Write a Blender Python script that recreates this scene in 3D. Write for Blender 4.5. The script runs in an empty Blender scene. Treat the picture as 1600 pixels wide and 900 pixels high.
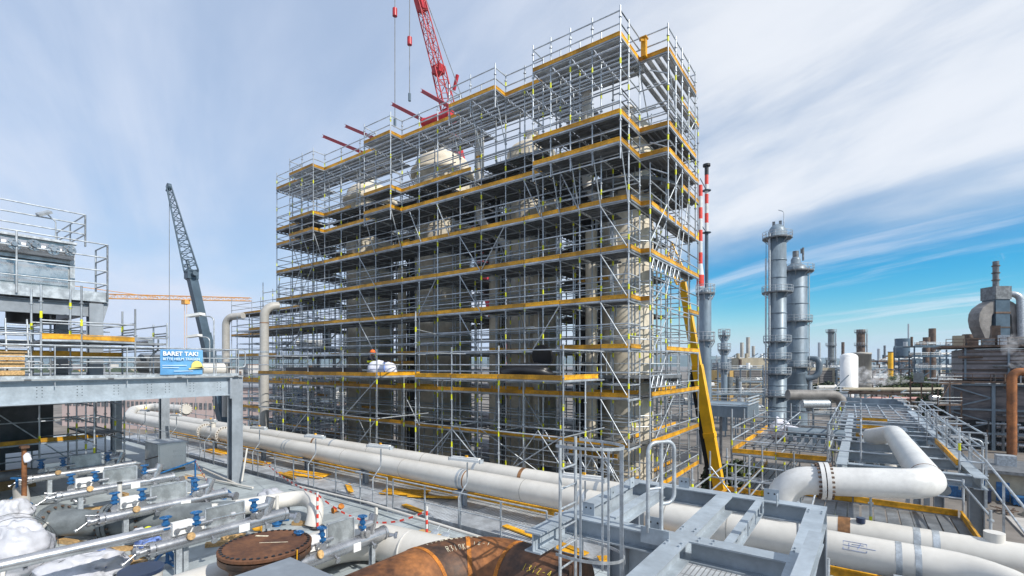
import bpy, math, random
from mathutils import Vector, Matrix, noise as mnoise
R = math.radians
rnd = random.Random(7)
SC = bpy.context.scene
COL = SC.collection

# ------------------------------------------------------------------ camera
cam = bpy.data.cameras.new('camera')
cam.sensor_width = 36.0
cam.lens = 36.0 * 753 / 1600
cam.shift_y = 120.0 / 1600
cam.clip_start = 0.1
cam.clip_end = 20000
co = bpy.data.objects.new('camera', cam)
co.location = (0, 0, 0)
co.rotation_euler = (R(90), 0, math.atan(545 / 753))
COL.objects.link(co)
SC.camera = co

# ------------------------------------------------------------------ sky
SUN_EL, SUN_AZ = 40.0, -4.0          # azimuth counted from +X towards +Y
W = bpy.data.worlds.new('World')
SC.world = W
W.use_nodes = True
nt = W.node_tree
nt.nodes.clear()
def N(tree, typ, **kw):
    n = tree.nodes.new(typ)
    for k, v in kw.items():
        if k == 'inp':
            for a, b in v.items():
                n.inputs[a].default_value = b
        else:
            setattr(n, k, v)
    return n
L = nt.links.new
def M_(op, a, b=None, clamp=False):
    n = nt.nodes.new('ShaderNodeMath'); n.operation = op; n.use_clamp = clamp
    for i, v in enumerate((a, b)):
        if v is None: continue
        if isinstance(v, (int, float)): n.inputs[i].default_value = v
        else: L(v, n.inputs[i])
    return n.outputs[0]
def smooth(v, lo, hi, a=0.0, b=1.0):
    n = N(nt, 'ShaderNodeMapRange', interpolation_type='SMOOTHSTEP')
    n.inputs[1].default_value = lo; n.inputs[2].default_value = hi
    n.inputs[3].default_value = a; n.inputs[4].default_value = b
    L(v, n.inputs[0]); return n.outputs[0]
sky = N(nt, 'ShaderNodeTexSky', sky_type='NISHITA', sun_disc=False, sun_elevation=R(SUN_EL),
        sun_rotation=R(90 - SUN_AZ), altitude=100, air_density=1.0, dust_density=0.15, ozone_density=1.5)
hs = N(nt, 'ShaderNodeHueSaturation', inp={'Saturation': 1.55, 'Value': 1.25, 'Hue': 0.49})
L(sky.outputs[0], hs.inputs['Color'])
tc = N(nt, 'ShaderNodeTexCoord')
sx = N(nt, 'ShaderNodeSeparateXYZ'); L(tc.outputs['Generated'], sx.inputs[0])
X, Y, Z = sx.outputs
den = M_('ADD', M_('MAXIMUM', Z, 0.0), 0.16)
pl = N(nt, 'ShaderNodeCombineXYZ'); L(M_('DIVIDE', X, den), pl.inputs[0]); L(M_('DIVIDE', Y, den), pl.inputs[1])
def streak(deg, along, across, scale, detail, rough, dist, off=0):
    """noise over the cloud plane, drawn out along the compass direction deg"""
    c, q = math.cos(R(deg)), math.sin(R(deg)); px, py, _ = None, None, 0
    sp = N(nt, 'ShaderNodeSeparateXYZ'); L(pl.outputs[0], sp.inputs[0])
    a = M_('MULTIPLY', M_('ADD', M_('MULTIPLY', sp.outputs[0], c), M_('MULTIPLY', sp.outputs[1], q)), along)
    b = M_('MULTIPLY', M_('SUBTRACT', M_('MULTIPLY', sp.outputs[1], c), M_('MULTIPLY', sp.outputs[0], q)), across)
    cb = N(nt, 'ShaderNodeCombineXYZ'); L(a, cb.inputs[0]); L(b, cb.inputs[1]); cb.inputs[2].default_value = off
    nn = N(nt, 'ShaderNodeTexNoise', inp={'Scale': scale, 'Detail': detail, 'Roughness': rough, 'Distortion': dist})
    L(cb.outputs[0], nn.inputs['Vector']); return nn.outputs[0]
WIND = 158
n1 = streak(WIND, .28, 1.0, 1.35, 9, .58, .45, 3.1)        # long cirrus streaks
n2 = streak(WIND + 14, .6, .8, .8, 7, .56, .5, 8.3)        # broad patches
n3 = streak(WIND - 4, .16, 1.0, 2.6, 9, .6, .5, 1.2)       # fine wisps
# how far a direction lies to the east of the works (clear band low in the sky there)
east = M_('ADD', M_('MULTIPLY', X, .81), M_('MULTIPLY', Y, .586))
lowband = smooth(M_('ADD', Z, M_('MULTIPLY', M_('SUBTRACT', n2, .5), .12)), .175, .27, 1, 0)
clear = M_('MULTIPLY', lowband, smooth(east, -.02, .42))
veil = smooth(M_('ADD', M_('MULTIPLY', n1, .6), M_('MULTIPLY', n2, .5)), .40, .68)
high = M_('ADD', M_('ADD', M_('MULTIPLY', veil, smooth(east, -.1, .5, .30, .56)), smooth(east, -.1, .5, .66, .40)), smooth(Z, .0, .22, .25, .0))
wisps = M_('MULTIPLY', smooth(n3, .53, .74), smooth(Z, .0, .06, .15, .6))
lowc = M_('ADD', wisps, smooth(Z, .0, .08, .2, .0))
fac = M_('ADD', M_('MULTIPLY', high, M_('SUBTRACT', 1.0, clear)), M_('MULTIPLY', lowc, clear), True)
cc = N(nt, 'ShaderNodeMix', data_type='RGBA', blend_type='MIX')
cc.inputs[6].default_value = (6.3, 7.4, 9.6, 1)
cc.inputs[7].default_value = (9.2, 9.6, 10.3, 1)
bright = M_('ADD', M_('MULTIPLY', veil, smooth(east, -.5, .35, .42, .85)), smooth(east, -.2, .5, 0, .28), True)
L(bright, cc.inputs[0])
hz = N(nt, 'ShaderNodeMix', data_type='RGBA', blend_type='MIX'); hz.inputs[7].default_value = (5.0, 7.2, 9.4, 1)
L(smooth(Z, -.01, .11, .85, 0), hz.inputs[0]); L(hs.outputs[0], hz.inputs[6])
tn = N(nt, 'ShaderNodeMix', data_type='RGBA', blend_type='MULTIPLY'); tn.inputs[7].default_value = (.16, .93, 1.12, 1)
L(M_('MULTIPLY', clear, smooth(Z, .01, .17)), tn.inputs[0]); L(hz.outputs[2], tn.inputs[6])
mx = N(nt, 'ShaderNodeMix', data_type='RGBA', blend_type='MIX')
L(fac, mx.inputs[0]); L(tn.outputs[2], mx.inputs[6]); L(cc.outputs[2], mx.inputs[7])
bg = N(nt, 'ShaderNodeBackground'); bg.inputs[1].default_value = 0.096
L(mx.outputs[2], bg.inputs[0])
wo = N(nt, 'ShaderNodeOutputWorld'); L(bg.outputs[0], wo.inputs[0])

sun = bpy.data.lights.new('sun', 'SUN')
sun.energy = 5.0; sun.angle = R(0.53); sun.color = (1.0, 0.95, 0.87)
so = bpy.data.objects.new('sun', sun)
COL.objects.link(so)
sd = Vector((math.cos(R(SUN_EL)) * math.cos(R(SUN_AZ)), math.cos(R(SUN_EL)) * math.sin(R(SUN_AZ)), math.sin(R(SUN_EL))))
so.rotation_euler = sd.to_track_quat('Z', 'Y').to_euler()
so.location = (60, 0, 60)
SC.view_settings.view_transform = 'Standard'
SC.view_settings.look = 'None'
SC.view_settings.exposure = 0.0
SC.view_settings.gamma = 1.0
SC.cycles.max_bounces = 6
SC.cycles.diffuse_bounces = 3
SC.cycles.glossy_bounces = 3
SC.cycles.volume_bounces = 4

# ------------------------------------------------------------------ materials
MATS = {}
def mat(name, col, rough=.55, metal=0.0, var=.18, scale=2.5, bump=0.0, col2=None, lo=.42, hi=.62, stretch=None, fine=0.0, spec=.5, bscale=None):
    m = bpy.data.materials.new(name); m.use_nodes = True
    t = m.node_tree; b = t.nodes['Principled BSDF']; lk = t.links.new
    b.inputs['Roughness'].default_value = rough; b.inputs['Metallic'].default_value = metal
    b.inputs['Specular IOR Level'].default_value = spec
    c = t.nodes.new('ShaderNodeTexCoord'); vec = c.outputs['Object']
    if stretch:
        mp = t.nodes.new('ShaderNodeMapping'); mp.inputs['Scale'].default_value = stretch
        lk(vec, mp.inputs[0]); vec = mp.outputs[0]
    n = t.nodes.new('ShaderNodeTexNoise'); n.inputs['Scale'].default_value = scale; n.inputs['Detail'].default_value = 7
    n.inputs['Roughness'].default_value = .62; lk(vec, n.inputs['Vector'])
    r = t.nodes.new('ShaderNodeValToRGB')
    a = [max(0, x * (1 - var)) for x in col]; d = [min(1, x * (1 + var)) for x in col] if col2 is None else col2
    r.color_ramp.elements[0].position = lo; r.color_ramp.elements[0].color = (*a, 1)
    r.color_ramp.elements[1].position = hi; r.color_ramp.elements[1].color = (*d, 1)
    lk(n.outputs[0], r.inputs[0]); out = r.outputs[0]
    if fine:
        n2 = t.nodes.new('ShaderNodeTexNoise'); n2.inputs['Scale'].default_value = scale * 9; n2.inputs['Detail'].default_value = 5
        lk(vec, n2.inputs['Vector'])
        mr = t.nodes.new('ShaderNodeMapRange'); mr.inputs[1].default_value = .3; mr.inputs[2].default_value = .7
        mr.inputs[3].default_value = 1 - fine; mr.inputs[4].default_value = 1 + fine * .6
        lk(n2.outputs[0], mr.inputs[0])
        mm = t.nodes.new('ShaderNodeMix'); mm.data_type = 'RGBA'; mm.blend_type = 'MULTIPLY'; mm.inputs[0].default_value = 1
        lk(out, mm.inputs[6]); lk(mr.outputs[0], mm.inputs[7]); out = mm.outputs[2]
    lk(out, b.inputs['Base Color'])
    rr = t.nodes.new('ShaderNodeMapRange'); rr.inputs[3].default_value = max(.05, rough - .12); rr.inputs[4].default_value = min(1, rough + .12)
    lk(n.outputs[0], rr.inputs[0]); lk(rr.outputs[0], b.inputs['Roughness'])
    if bump:
        bn = t.nodes.new('ShaderNodeTexNoise'); bn.inputs['Scale'].default_value = bscale or scale * 5; bn.inputs['Detail'].default_value = 4
        lk(vec, bn.inputs['Vector'])
        bp = t.nodes.new('ShaderNodeBump'); bp.inputs['Strength'].default_value = bump; bp.inputs['Distance'].default_value = .03
        lk(bn.outputs[0], bp.inputs['Height']); lk(bp.outputs[0], b.inputs['Normal'])
    MATS[name] = m
    return m
def striped(name, ca, cb, axis, freq, duty=.5, rough=.5, metal=0.0, axis2=None, freq2=1, duty2=.9):
    """surface pattern of ribs / grating bars / sheet joints along one (or two) object axes"""
    m = mat(name, ca, rough, metal, .16, 1.3)
    t = m.node_tree; lk = t.links.new; b = t.nodes['Principled BSDF']
    src = b.inputs['Base Color'].links[0].from_socket
    c = t.nodes.new('ShaderNodeTexCoord'); s = t.nodes.new('ShaderNodeSeparateXYZ'); lk(c.outputs['Object'], s.inputs[0])
    def band(ax, f, du):
        a = t.nodes.new('ShaderNodeMath'); a.operation = 'MULTIPLY'; a.inputs[1].default_value = f; lk(s.outputs[ax], a.inputs[0])
        g = t.nodes.new('ShaderNodeMath'); g.operation = 'FRACT'; lk(a.outputs[0], g.inputs[0])
        h = t.nodes.new('ShaderNodeMath'); h.operation = 'GREATER_THAN'; h.inputs[1].default_value = du; lk(g.outputs[0], h.inputs[0])
        return h.outputs[0]
    f = band(axis, freq, duty)
    if axis2 is not None:
        f2 = band(axis2, freq2, duty2)
        x = t.nodes.new('ShaderNodeMath'); x.operation = 'MAXIMUM'; lk(f, x.inputs[0]); lk(f2, x.inputs[1]); f = x.outputs[0]
    mm = t.nodes.new('ShaderNodeMix'); mm.data_type = 'RGBA'; lk(f, mm.inputs[0]); lk(src, mm.inputs[6]); mm.inputs[7].default_value = (*cb, 1)
    lk(mm.outputs[2], b.inputs['Base Color'])
    return m
mat('galv', (.44, .48, .515), .42, .35, .22, 5, fine=.12)
mat('tube', (.47, .51, .55), .38, .45, .2, 2, fine=.1)
mat('steelbeam', (.36, .415, .465), .45, .15, .13, 1.6, fine=.08, bump=.05)
mat('beamgrey', (.27, .305, .345), .5, .1, .16, .8, fine=.08)
mat('tape', (.72, .74, .02), .5, var=.15)
mat('yellow', (.74, .37, .015), .5, var=.28, scale=1.5, fine=.22)
mat('yellowcrane', (.82, .44, .01), .35, var=.1, scale=1)
mat('cream', (.60, .58, .535), .42, var=.06, scale=.7, fine=.04, col2=(.655, .635, .59), lo=.35, hi=.65, bump=.015)
mat('whitepaint', (.58, .58, .565), .42, var=.07, scale=1.1, fine=.07, col2=(.66, .66, .645), lo=.3, hi=.6)
mat('vessel', (.62, .56, .45), .7, var=.16, scale=.8, fine=.1, bump=.08)
mat('weldbrown', (.24, .12, .05), .6, var=.3, scale=6)
mat('darksteel', (.055, .06, .065), .5, .1, .3, 2)
mat('midsteel', (.17, .18, .19), .5, .2, .3, 2, fine=.1)
mat('silver', (.47, .48, .50), .28, .75, .12, 3, fine=.08, bump=.06)
mat('stainless', (.62, .61, .61), .27, .85, .12, 2, fine=.08)
mat('sheet', (.42, .45, .46), .36, .6, .2, 3, fine=.12, bump=.05)
mat('greypipe', (.15, .17, .18), .45, .1, .2, 2, fine=.1)
mat('blue', (.018, .115, .29), .4, var=.25, scale=6)
mat('red', (.46, .02, .03), .4, var=.18, scale=2)
mat('safetyred', (.66, .05, .03), .5, var=.12, scale=3)
mat('orange', (.75, .36, .07), .5, var=.15, scale=2)
mat('rust', (.13, .055, .027), .62, var=.35, scale=1.3, col2=(.38, .15, .045), lo=.35, hi=.68, fine=.35, bump=.12, bscale=22)
mat('rustdark', (.065, .04, .03), .6, var=.3, scale=1.4, col2=(.18, .08, .036), fine=.35, bump=.12, bscale=22)
mat('rustbright', (.46, .16, .02), .75, var=.35, scale=5, fine=.3)
mat('rustplate', (.115, .05, .028), .75, var=.3, scale=1.6, col2=(.17, .075, .035), fine=.25, bump=.08, bscale=30)
mat('chalk', (.72, .66, .5), .9, var=.2, scale=20)
mat('chalkyellow', (.7, .55, .08), .9, var=.2, scale=20)
mat('wood', (.50, .32, .14), .7, var=.25, scale=3, stretch=(1, 8, 8))
mat('deckplate', (.33, .37, .385), .5, .05, .2, .45, fine=.1, bump=.03, col2=(.43, .47, .48), lo=.33, hi=.66)
mat('plastic', (.50, .51, .55), .33, var=.08, scale=3, bump=.5, bscale=5)
mat('bluewrap', (.14, .22, .5), .3, var=.4, scale=6, bump=.5, bscale=9)
mat('navy', (.02, .035, .08), .35, var=.2)
mat('black', (.012, .012, .014), .4, var=.3)
mat('concrete', (.32, .31, .285), .8, var=.15, scale=.6, fine=.12)
mat('beige', (.36, .32, .24), .75, var=.14, scale=.4, fine=.1)
mat('pinkwall', (.55, .43, .40), .8, var=.06, scale=.3)
mat('tanwall', (.55, .36, .12), .75, var=.1, scale=.3)
mat('ductgrey', (.21, .20, .19), .6, var=.25, scale=.5, fine=.12)
mat('bluegrey', (.18, .235, .285), .45, .15, .2, .35, fine=.14, stretch=(1, 1, .35))
mat('cranegrey', (.065, .105, .145), .45, .1, .15, 1)
mat('furnace', (.13, .125, .135), .7, .05, .3, .5, col2=(.22, .20, .20), fine=.15, stretch=(.5, .5, 2.5))
mat('rustframe', (.13, .085, .06), .75, var=.4, scale=.8, fine=.25)
mat('asphalt', (.15, .135, .12), .85, var=.22, scale=.09, col2=(.25, .225, .20), lo=.35, hi=.65, fine=.15)
mat('slab', (.42, .40, .37), .85, var=.12, scale=.5, fine=.1)
mat('hill', (.05, .085, .06), .95, var=.35, scale=.004, fine=.35)
mat('leaf', (.055, .085, .018), .75, var=.45, scale=1.6, fine=.3)
mat('leafdark', (.032, .052, .018), .75, var=.45, scale=1.6, fine=.3)
mat('trunk', (.10, .07, .045), .9)
mat('glass', (.05, .07, .09), .12, var=.2, spec=.8)
mat('townpale', (.50, .48, .45), .8, var=.1, scale=.1)
mat('towngrey', (.24, .25, .27), .8, var=.15, scale=.1)
mat('townroof', (.28, .15, .10), .8, var=.15, scale=.1)
mat('greenwall', (.03, .16, .10), .7)
mat('redpipe', (.42, .22, .20), .6, var=.2, scale=.5)
mat('pipegrey', (.42, .41, .385), .5, var=.1, scale=.8, fine=.08)
mat('orangepipe', (.29, .11, .035), .65, var=.3, scale=.6, fine=.2)
mat('skin', (.55, .34, .25), .6)
mat('hivis', (.85, .16, .02), .7)
mat('denim', (.015, .017, .025), .8)
mat('bannerblue', (.07, .24, .50), .45, var=.12, scale=1.2, col2=(.15, .40, .68), lo=.3, hi=.7)
mat('bannerdark', (.03, .18, .48), .45)
mat('textwhite', (.82, .84, .86), .5, var=.03)
mat('textpale', (.55, .70, .85), .5, var=.03)
mat('helmet', (.80, .68, .20), .35, var=.06)
mat('lamp', (.78, .79, .78), .35, var=.04)
mat('plasterwhite', (.78, .78, .76), .5, var=.06, scale=.4)
mat('siloconc', (.40, .38, .34), .8, var=.14, scale=.25, fine=.1, stretch=(1, 1, .4))
mat('tarp', (.75, .76, .85), .6, var=.08, scale=2, bump=.4, bscale=5)
mat('carton', (.74, .75, .74), .6, var=.1, scale=2)
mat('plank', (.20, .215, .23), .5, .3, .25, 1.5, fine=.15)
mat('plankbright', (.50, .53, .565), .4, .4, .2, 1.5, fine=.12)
striped('planklight', (.50, .50, .50), (.34, .34, .345), 0, 14.0, .6, .5, .3)
striped('grating', (.62, .66, .70), (.27, .29, .31), 0, 9.0, .76, .45, .4, 1, 1.6, .95)
striped('grating_fine', (.50, .53, .56), (.22, .23, .24), 0, 16.0, .68, .45, .4, 1, 16.0, .6)
striped('deckplate', (.375, .42, .435), (.20, .22, .235), 0, .83, .982, .5, .05, 1, .33, .993)
striped('louvre', (.16, .15, .15), (.07, .068, .07), 2, 1.2, .6, .7)
striped('cladding', (.23, .215, .225), (.09, .075, .07), 2, .9, .72, .7, .05)
striped('gratefloor', (.34, .36, .37), (.10, .105, .11), 0, .5, .93, .6, .2, 1, .5, .92)

def per_piece(name, amount):
    """each board or tube is a little older or newer than the next"""
    t = MATS[name].node_tree; b = t.nodes['Principled BSDF']; src = b.inputs['Base Color'].links[0].from_socket
    oi = t.nodes.new('ShaderNodeObjectInfo'); mr = t.nodes.new('ShaderNodeMapRange'); mr.inputs[3].default_value = 1 - amount; mr.inputs[4].default_value = 1 + amount * .5
    t.links.new(oi.outputs['Random'], mr.inputs[0]); mm = t.nodes.new('ShaderNodeMix'); mm.data_type = 'RGBA'; mm.blend_type = 'MULTIPLY'; mm.inputs[0].default_value = 1
    t.links.new(src, mm.inputs[6]); t.links.new(mr.outputs[0], mm.inputs[7]); t.links.new(mm.outputs[2], b.inputs['Base Color'])
for n_, a_ in (('yellow', .3), ('tube', .35), ('plank', .4), ('wood', .35), ('silver', .2)): per_piece(n_, a_)
# ------------------------------------------------------------------ mesh collector
def V(*a): return Vector(a)
class MB:
    def __init__(s): s.v, s.f, s.m, s.sm = [], [], [], []; s.mi = 0; s.names = []
    def use(s, name):
        if name not in s.names: s.names.append(name)
        s.mi = s.names.index(name); return s
    def add(s, vs, fs, smooth=False):
        o = len(s.v); s.v += [tuple(v) for v in vs]
        for f in fs:
            s.f.append([i + o for i in f]); s.m.append(s.mi); s.sm.append(smooth)
    def box(s, x0, x1, y0, y1, z0, z1):
        s.add([(x, y, z) for z in (z0, z1) for y in (y0, y1) for x in (x0, x1)],
              [(0, 2, 3, 1), (4, 5, 7, 6), (0, 1, 5, 4), (2, 6, 7, 3), (0, 4, 6, 2), (1, 3, 7, 5)]); return s
    def frame(s, p, q, up=(0, 0, 1)):
        d = Vector(q) - Vector(p); l = d.length; d.normalize(); u = Vector(up)
        if abs(d.dot(u)) > .98: u = Vector((1, 0, 0))
        a = d.cross(u).normalized(); b = a.cross(d).normalized(); return d, a, b, l
    def beam(s, p, q, w, h, up=(0, 0, 1), ca=0, cb=0):
        """rectangular bar from p to q; w sideways, h along up; ca, cb shift its section"""
        p, q = Vector(p), Vector(q); d, a, b, l = s.frame(p, q, up)
        vs = []
        for c in (p, q):
            for j in (-1, 1):
                for i in (-1, 1): vs.append(c + a * (ca + i * w / 2) + b * (cb + j * h / 2))
        s.add(vs, [(0, 1, 3, 2), (4, 6, 7, 5), (0, 4, 5, 1), (2, 3, 7, 6), (0, 2, 6, 4), (1, 5, 7, 3)]); return s
    def ibeam(s, p, q, h, w, tf=.02, tw=.015, up=(0, 0, 1)):
        s.beam(p, q, w, tf, up, 0, h / 2 - tf / 2); s.beam(p, q, w, tf, up, 0, -h / 2 + tf / 2)
        s.beam(p, q, tw, h - 2 * tf, up); return s
    def tube(s, p, q, r, n=8, r2=None, cap=True):
        p, q = Vector(p), Vector(q); d, a, b, l = s.frame(p, q); r2 = r if r2 is None else r2
        vs = []
        for c, rr in ((p, r), (q, r2)):
            for i in range(n):
                t = 2 * math.pi * i / n; vs.append(c + a * (rr * math.cos(t)) + b * (rr * math.sin(t)))
        s.add(vs, [(i, (i + 1) % n, n + (i + 1) % n, n + i) for i in range(n)], True)
        if cap:
            s.add(vs[:n], [tuple(range(n - 1, -1, -1))]); s.add(vs[n:], [tuple(range(n))])
        return s
    def path(s, pts, r, n=12, bend=None, seg=7, cap=True):
        """round pipe along a polyline, corners rounded with radius `bend`"""
        P = [Vector(p) for p in pts]; out = [P[0]]; bend = bend or r * 3
        for i in range(1, len(P) - 1):
            a, b, c = P[i - 1], P[i], P[i + 1]; u = (a - b); w = (c - b)
            th = u.angle(w)
            if th > 3.1: out.append(b); continue
            k = min(bend / math.tan(th / 2), u.length * .49 if i > 1 else u.length * .98, w.length * .49 if i < len(P) - 2 else w.length * .98)
            u.normalize(); w.normalize(); rr = k * math.tan(th / 2)
            cen = b + (u + w).normalized() * (rr / math.sin(th / 2))
            s0 = b + u * k - cen; s1 = b + w * k - cen; ang = math.pi - th
            ax = s0.cross(s1).normalized()
            for j in range(seg + 1): out.append(cen + Matrix.Rotation(ang * j / seg, 3, ax) @ s0)
        out.append(P[-1]); s.sweep(out, r, n, cap); return s
    def sweep(s, out, r, n=12, cap=True):
        d0 = (out[1] - out[0]).normalized(); ref = Vector((0, 0, 1)) if abs(d0.z) < .95 else Vector((1, 0, 0))
        a = d0.cross(ref).normalized(); vs = []
        m = len(out)
        for i, p in enumerate(out):
            d = (out[min(i + 1, m - 1)] - out[max(i - 1, 0)]).normalized()
            a = (a - d * a.dot(d)).normalized(); b = d.cross(a)
            rr = r(i / (m - 1)) if callable(r) else r
            for j in range(n):
                t = 2 * math.pi * j / n; vs.append(p + a * (rr * math.cos(t)) + b * (rr * math.sin(t)))
        s.add(vs, [(i * n + j, i * n + (j + 1) % n, (i + 1) * n + (j + 1) % n, (i + 1) * n + j) for i in range(m - 1) for j in range(n)], True)
        if cap:
            s.add(vs[:n], [tuple(range(n - 1, -1, -1))]); s.add(vs[-n:], [tuple(range(n))])
    def lathe(s, c, prof, n=20, cap=True, smooth=True):
        """surface of revolution round a vertical axis through c: prof = [(radius, z), ...]"""
        vs = [(c[0] + r * math.cos(2 * math.pi * i / n), c[1] + r * math.sin(2 * math.pi * i / n), c[2] + z) for r, z in prof for i in range(n)]
        m = len(prof)
        s.add(vs, [(k * n + i, k * n + (i + 1) % n, (k + 1) * n + (i + 1) % n, (k + 1) * n + i) for k in range(m - 1) for i in range(n)], smooth)
        if cap:
            if prof[0][0] > 1e-4: s.add(vs[:n], [tuple(range(n - 1, -1, -1))])
            if prof[-1][0] > 1e-4: s.add(vs[-n:], [tuple(range(n))])
        return s
    def disc(s, p, axis, r, h, n=20):
        a = Vector(axis).normalized() * (h / 2); p = Vector(p); return s.tube(p - a, p + a, r, n)
    def bolts(s, p, axis, R_, n, r=.018, h=.06):
        d = Vector(axis).normalized(); u = Vector((0, 0, 1)) if abs(d.z) < .9 else Vector((1, 0, 0))
        a = d.cross(u).normalized(); b = d.cross(a); p = Vector(p)
        for i in range(n):
            t = 2 * math.pi * (i + .5) / n; c = p + a * (R_ * math.cos(t)) + b * (R_ * math.sin(t)); s.tube(c - d * h / 2, c + d * h / 2, r, 6)
        return s
    def blob(s, c, rad, seed=0, amp=.25, n=14, m=9, fr=1.3):
        """crumpled lump (wrapped bundle, sack)"""
        vs = []; fs = []
        for j in range(m + 1):
            for i in range(n):
                th = math.pi * j / m; ph = 2 * math.pi * i / n
                d = Vector((math.sin(th) * math.cos(ph), math.sin(th) * math.sin(ph), math.cos(th)))
                k = 1 + amp * (.9 * mnoise.noise(d * fr + Vector((seed, seed * 2.3, 0))) + .8 * (.22 - abs(mnoise.noise(d * fr * 2.2 + Vector((seed * 3, 1, 0))))) + .12 * (.2 - abs(mnoise.noise(d * fr * 4.3 + Vector((1, seed, 4))))))
                z = d.z * k
                vs.append((c[0] + rad[0] * d.x * k, c[1] + rad[1] * d.y * k, c[2] + rad[2] * max(z, -.75)))
        for j in range(m):
            for i in range(n): fs.append((j * n + i, (j + 1) * n + i, (j + 1) * n + (i + 1) % n, j * n + (i + 1) % n))
        s.add(vs, fs, True); return s
    def build(s, name, mt=None, parent=None, origin=None):
        me = bpy.data.meshes.new(name)
        if origin is None:
            if parent is not None: origin = WL[parent.name]
            else:
                xs = [v[0] for v in s.v]; ys = [v[1] for v in s.v]; zs = [v[2] for v in s.v]
                origin = Vector(((min(xs) + max(xs)) / 2, (min(ys) + max(ys)) / 2, min(zs)))
        origin = Vector(origin)
        me.from_pydata([(v[0] - origin.x, v[1] - origin.y, v[2] - origin.z) for v in s.v], [], s.f)
        if s.names:
            for nme in s.names: me.materials.append(MATS[nme])
            me.polygons.foreach_set('material_index', s.m)
        if mt: me.materials.append(MATS[mt])
        me.polygons.foreach_set('use_smooth', s.sm)
        me.update()
        o = bpy.data.objects.new(name, me); COL.objects.link(o)
        if parent is not None:
            o.parent = parent; WL[o.name] = origin; o.location = origin - WL[parent.name]
        else:
            o.location = origin; WL[o.name] = origin
        return o
WL = {}
def tag(o, label=None, cat=None, group=None, kind=None):
    if label: o['label'] = label
    if cat: o['category'] = cat
    if group: o['group'] = group
    if kind: o['kind'] = kind
    return o
def thing(name, loc, label, cat, group=None, kind=None):
    o = bpy.data.objects.new(name, None); o.empty_display_size = .2
    COL.objects.link(o); o.location = loc; WL[o.name] = Vector(loc)
    return tag(o, label, cat, group, kind)
def struct(name, mb, mt=None): return tag(mb.build(name, mt), kind='structure')
def clone(root, loc, rz=None, label=None, group=None):
    r = root.copy(); COL.objects.link(r); r.location = loc
    if rz is not None: r.rotation_euler = (0, 0, rz)
    if label: r['label'] = label
    if group: r['group'] = group
    for ch in list(root.children):
        c = ch.copy(); COL.objects.link(c); c.parent = r
        for g in ch.children:
            d = g.copy(); COL.objects.link(d); d.parent = c
    return r
def capped(name, items, make, mt, root, limit=95, key=None):
    """one part per item; past `limit` the smallest to the eye share one mesh"""
    items = sorted(items, key=key) if key else list(items)
    for it in items[:limit]:
        b = MB(); make(b, it); b.build(name, mt, root)
    if len(items) > limit:
        b = MB()
        for it in items[limit:]: make(b, it)
        o = b.build(name, mt, root); o['kind'] = 'stuff'
def mid_d(it): return ((Vector(it[0]) + Vector(it[1])) / 2).length / max(.3, (Vector(it[0]) - Vector(it[1])).length) ** .5

GZ = -13.0        # street level; the camera stands 13 m above it
HAZE = 0.0001
DZ = -4.8         # plate deck

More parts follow.
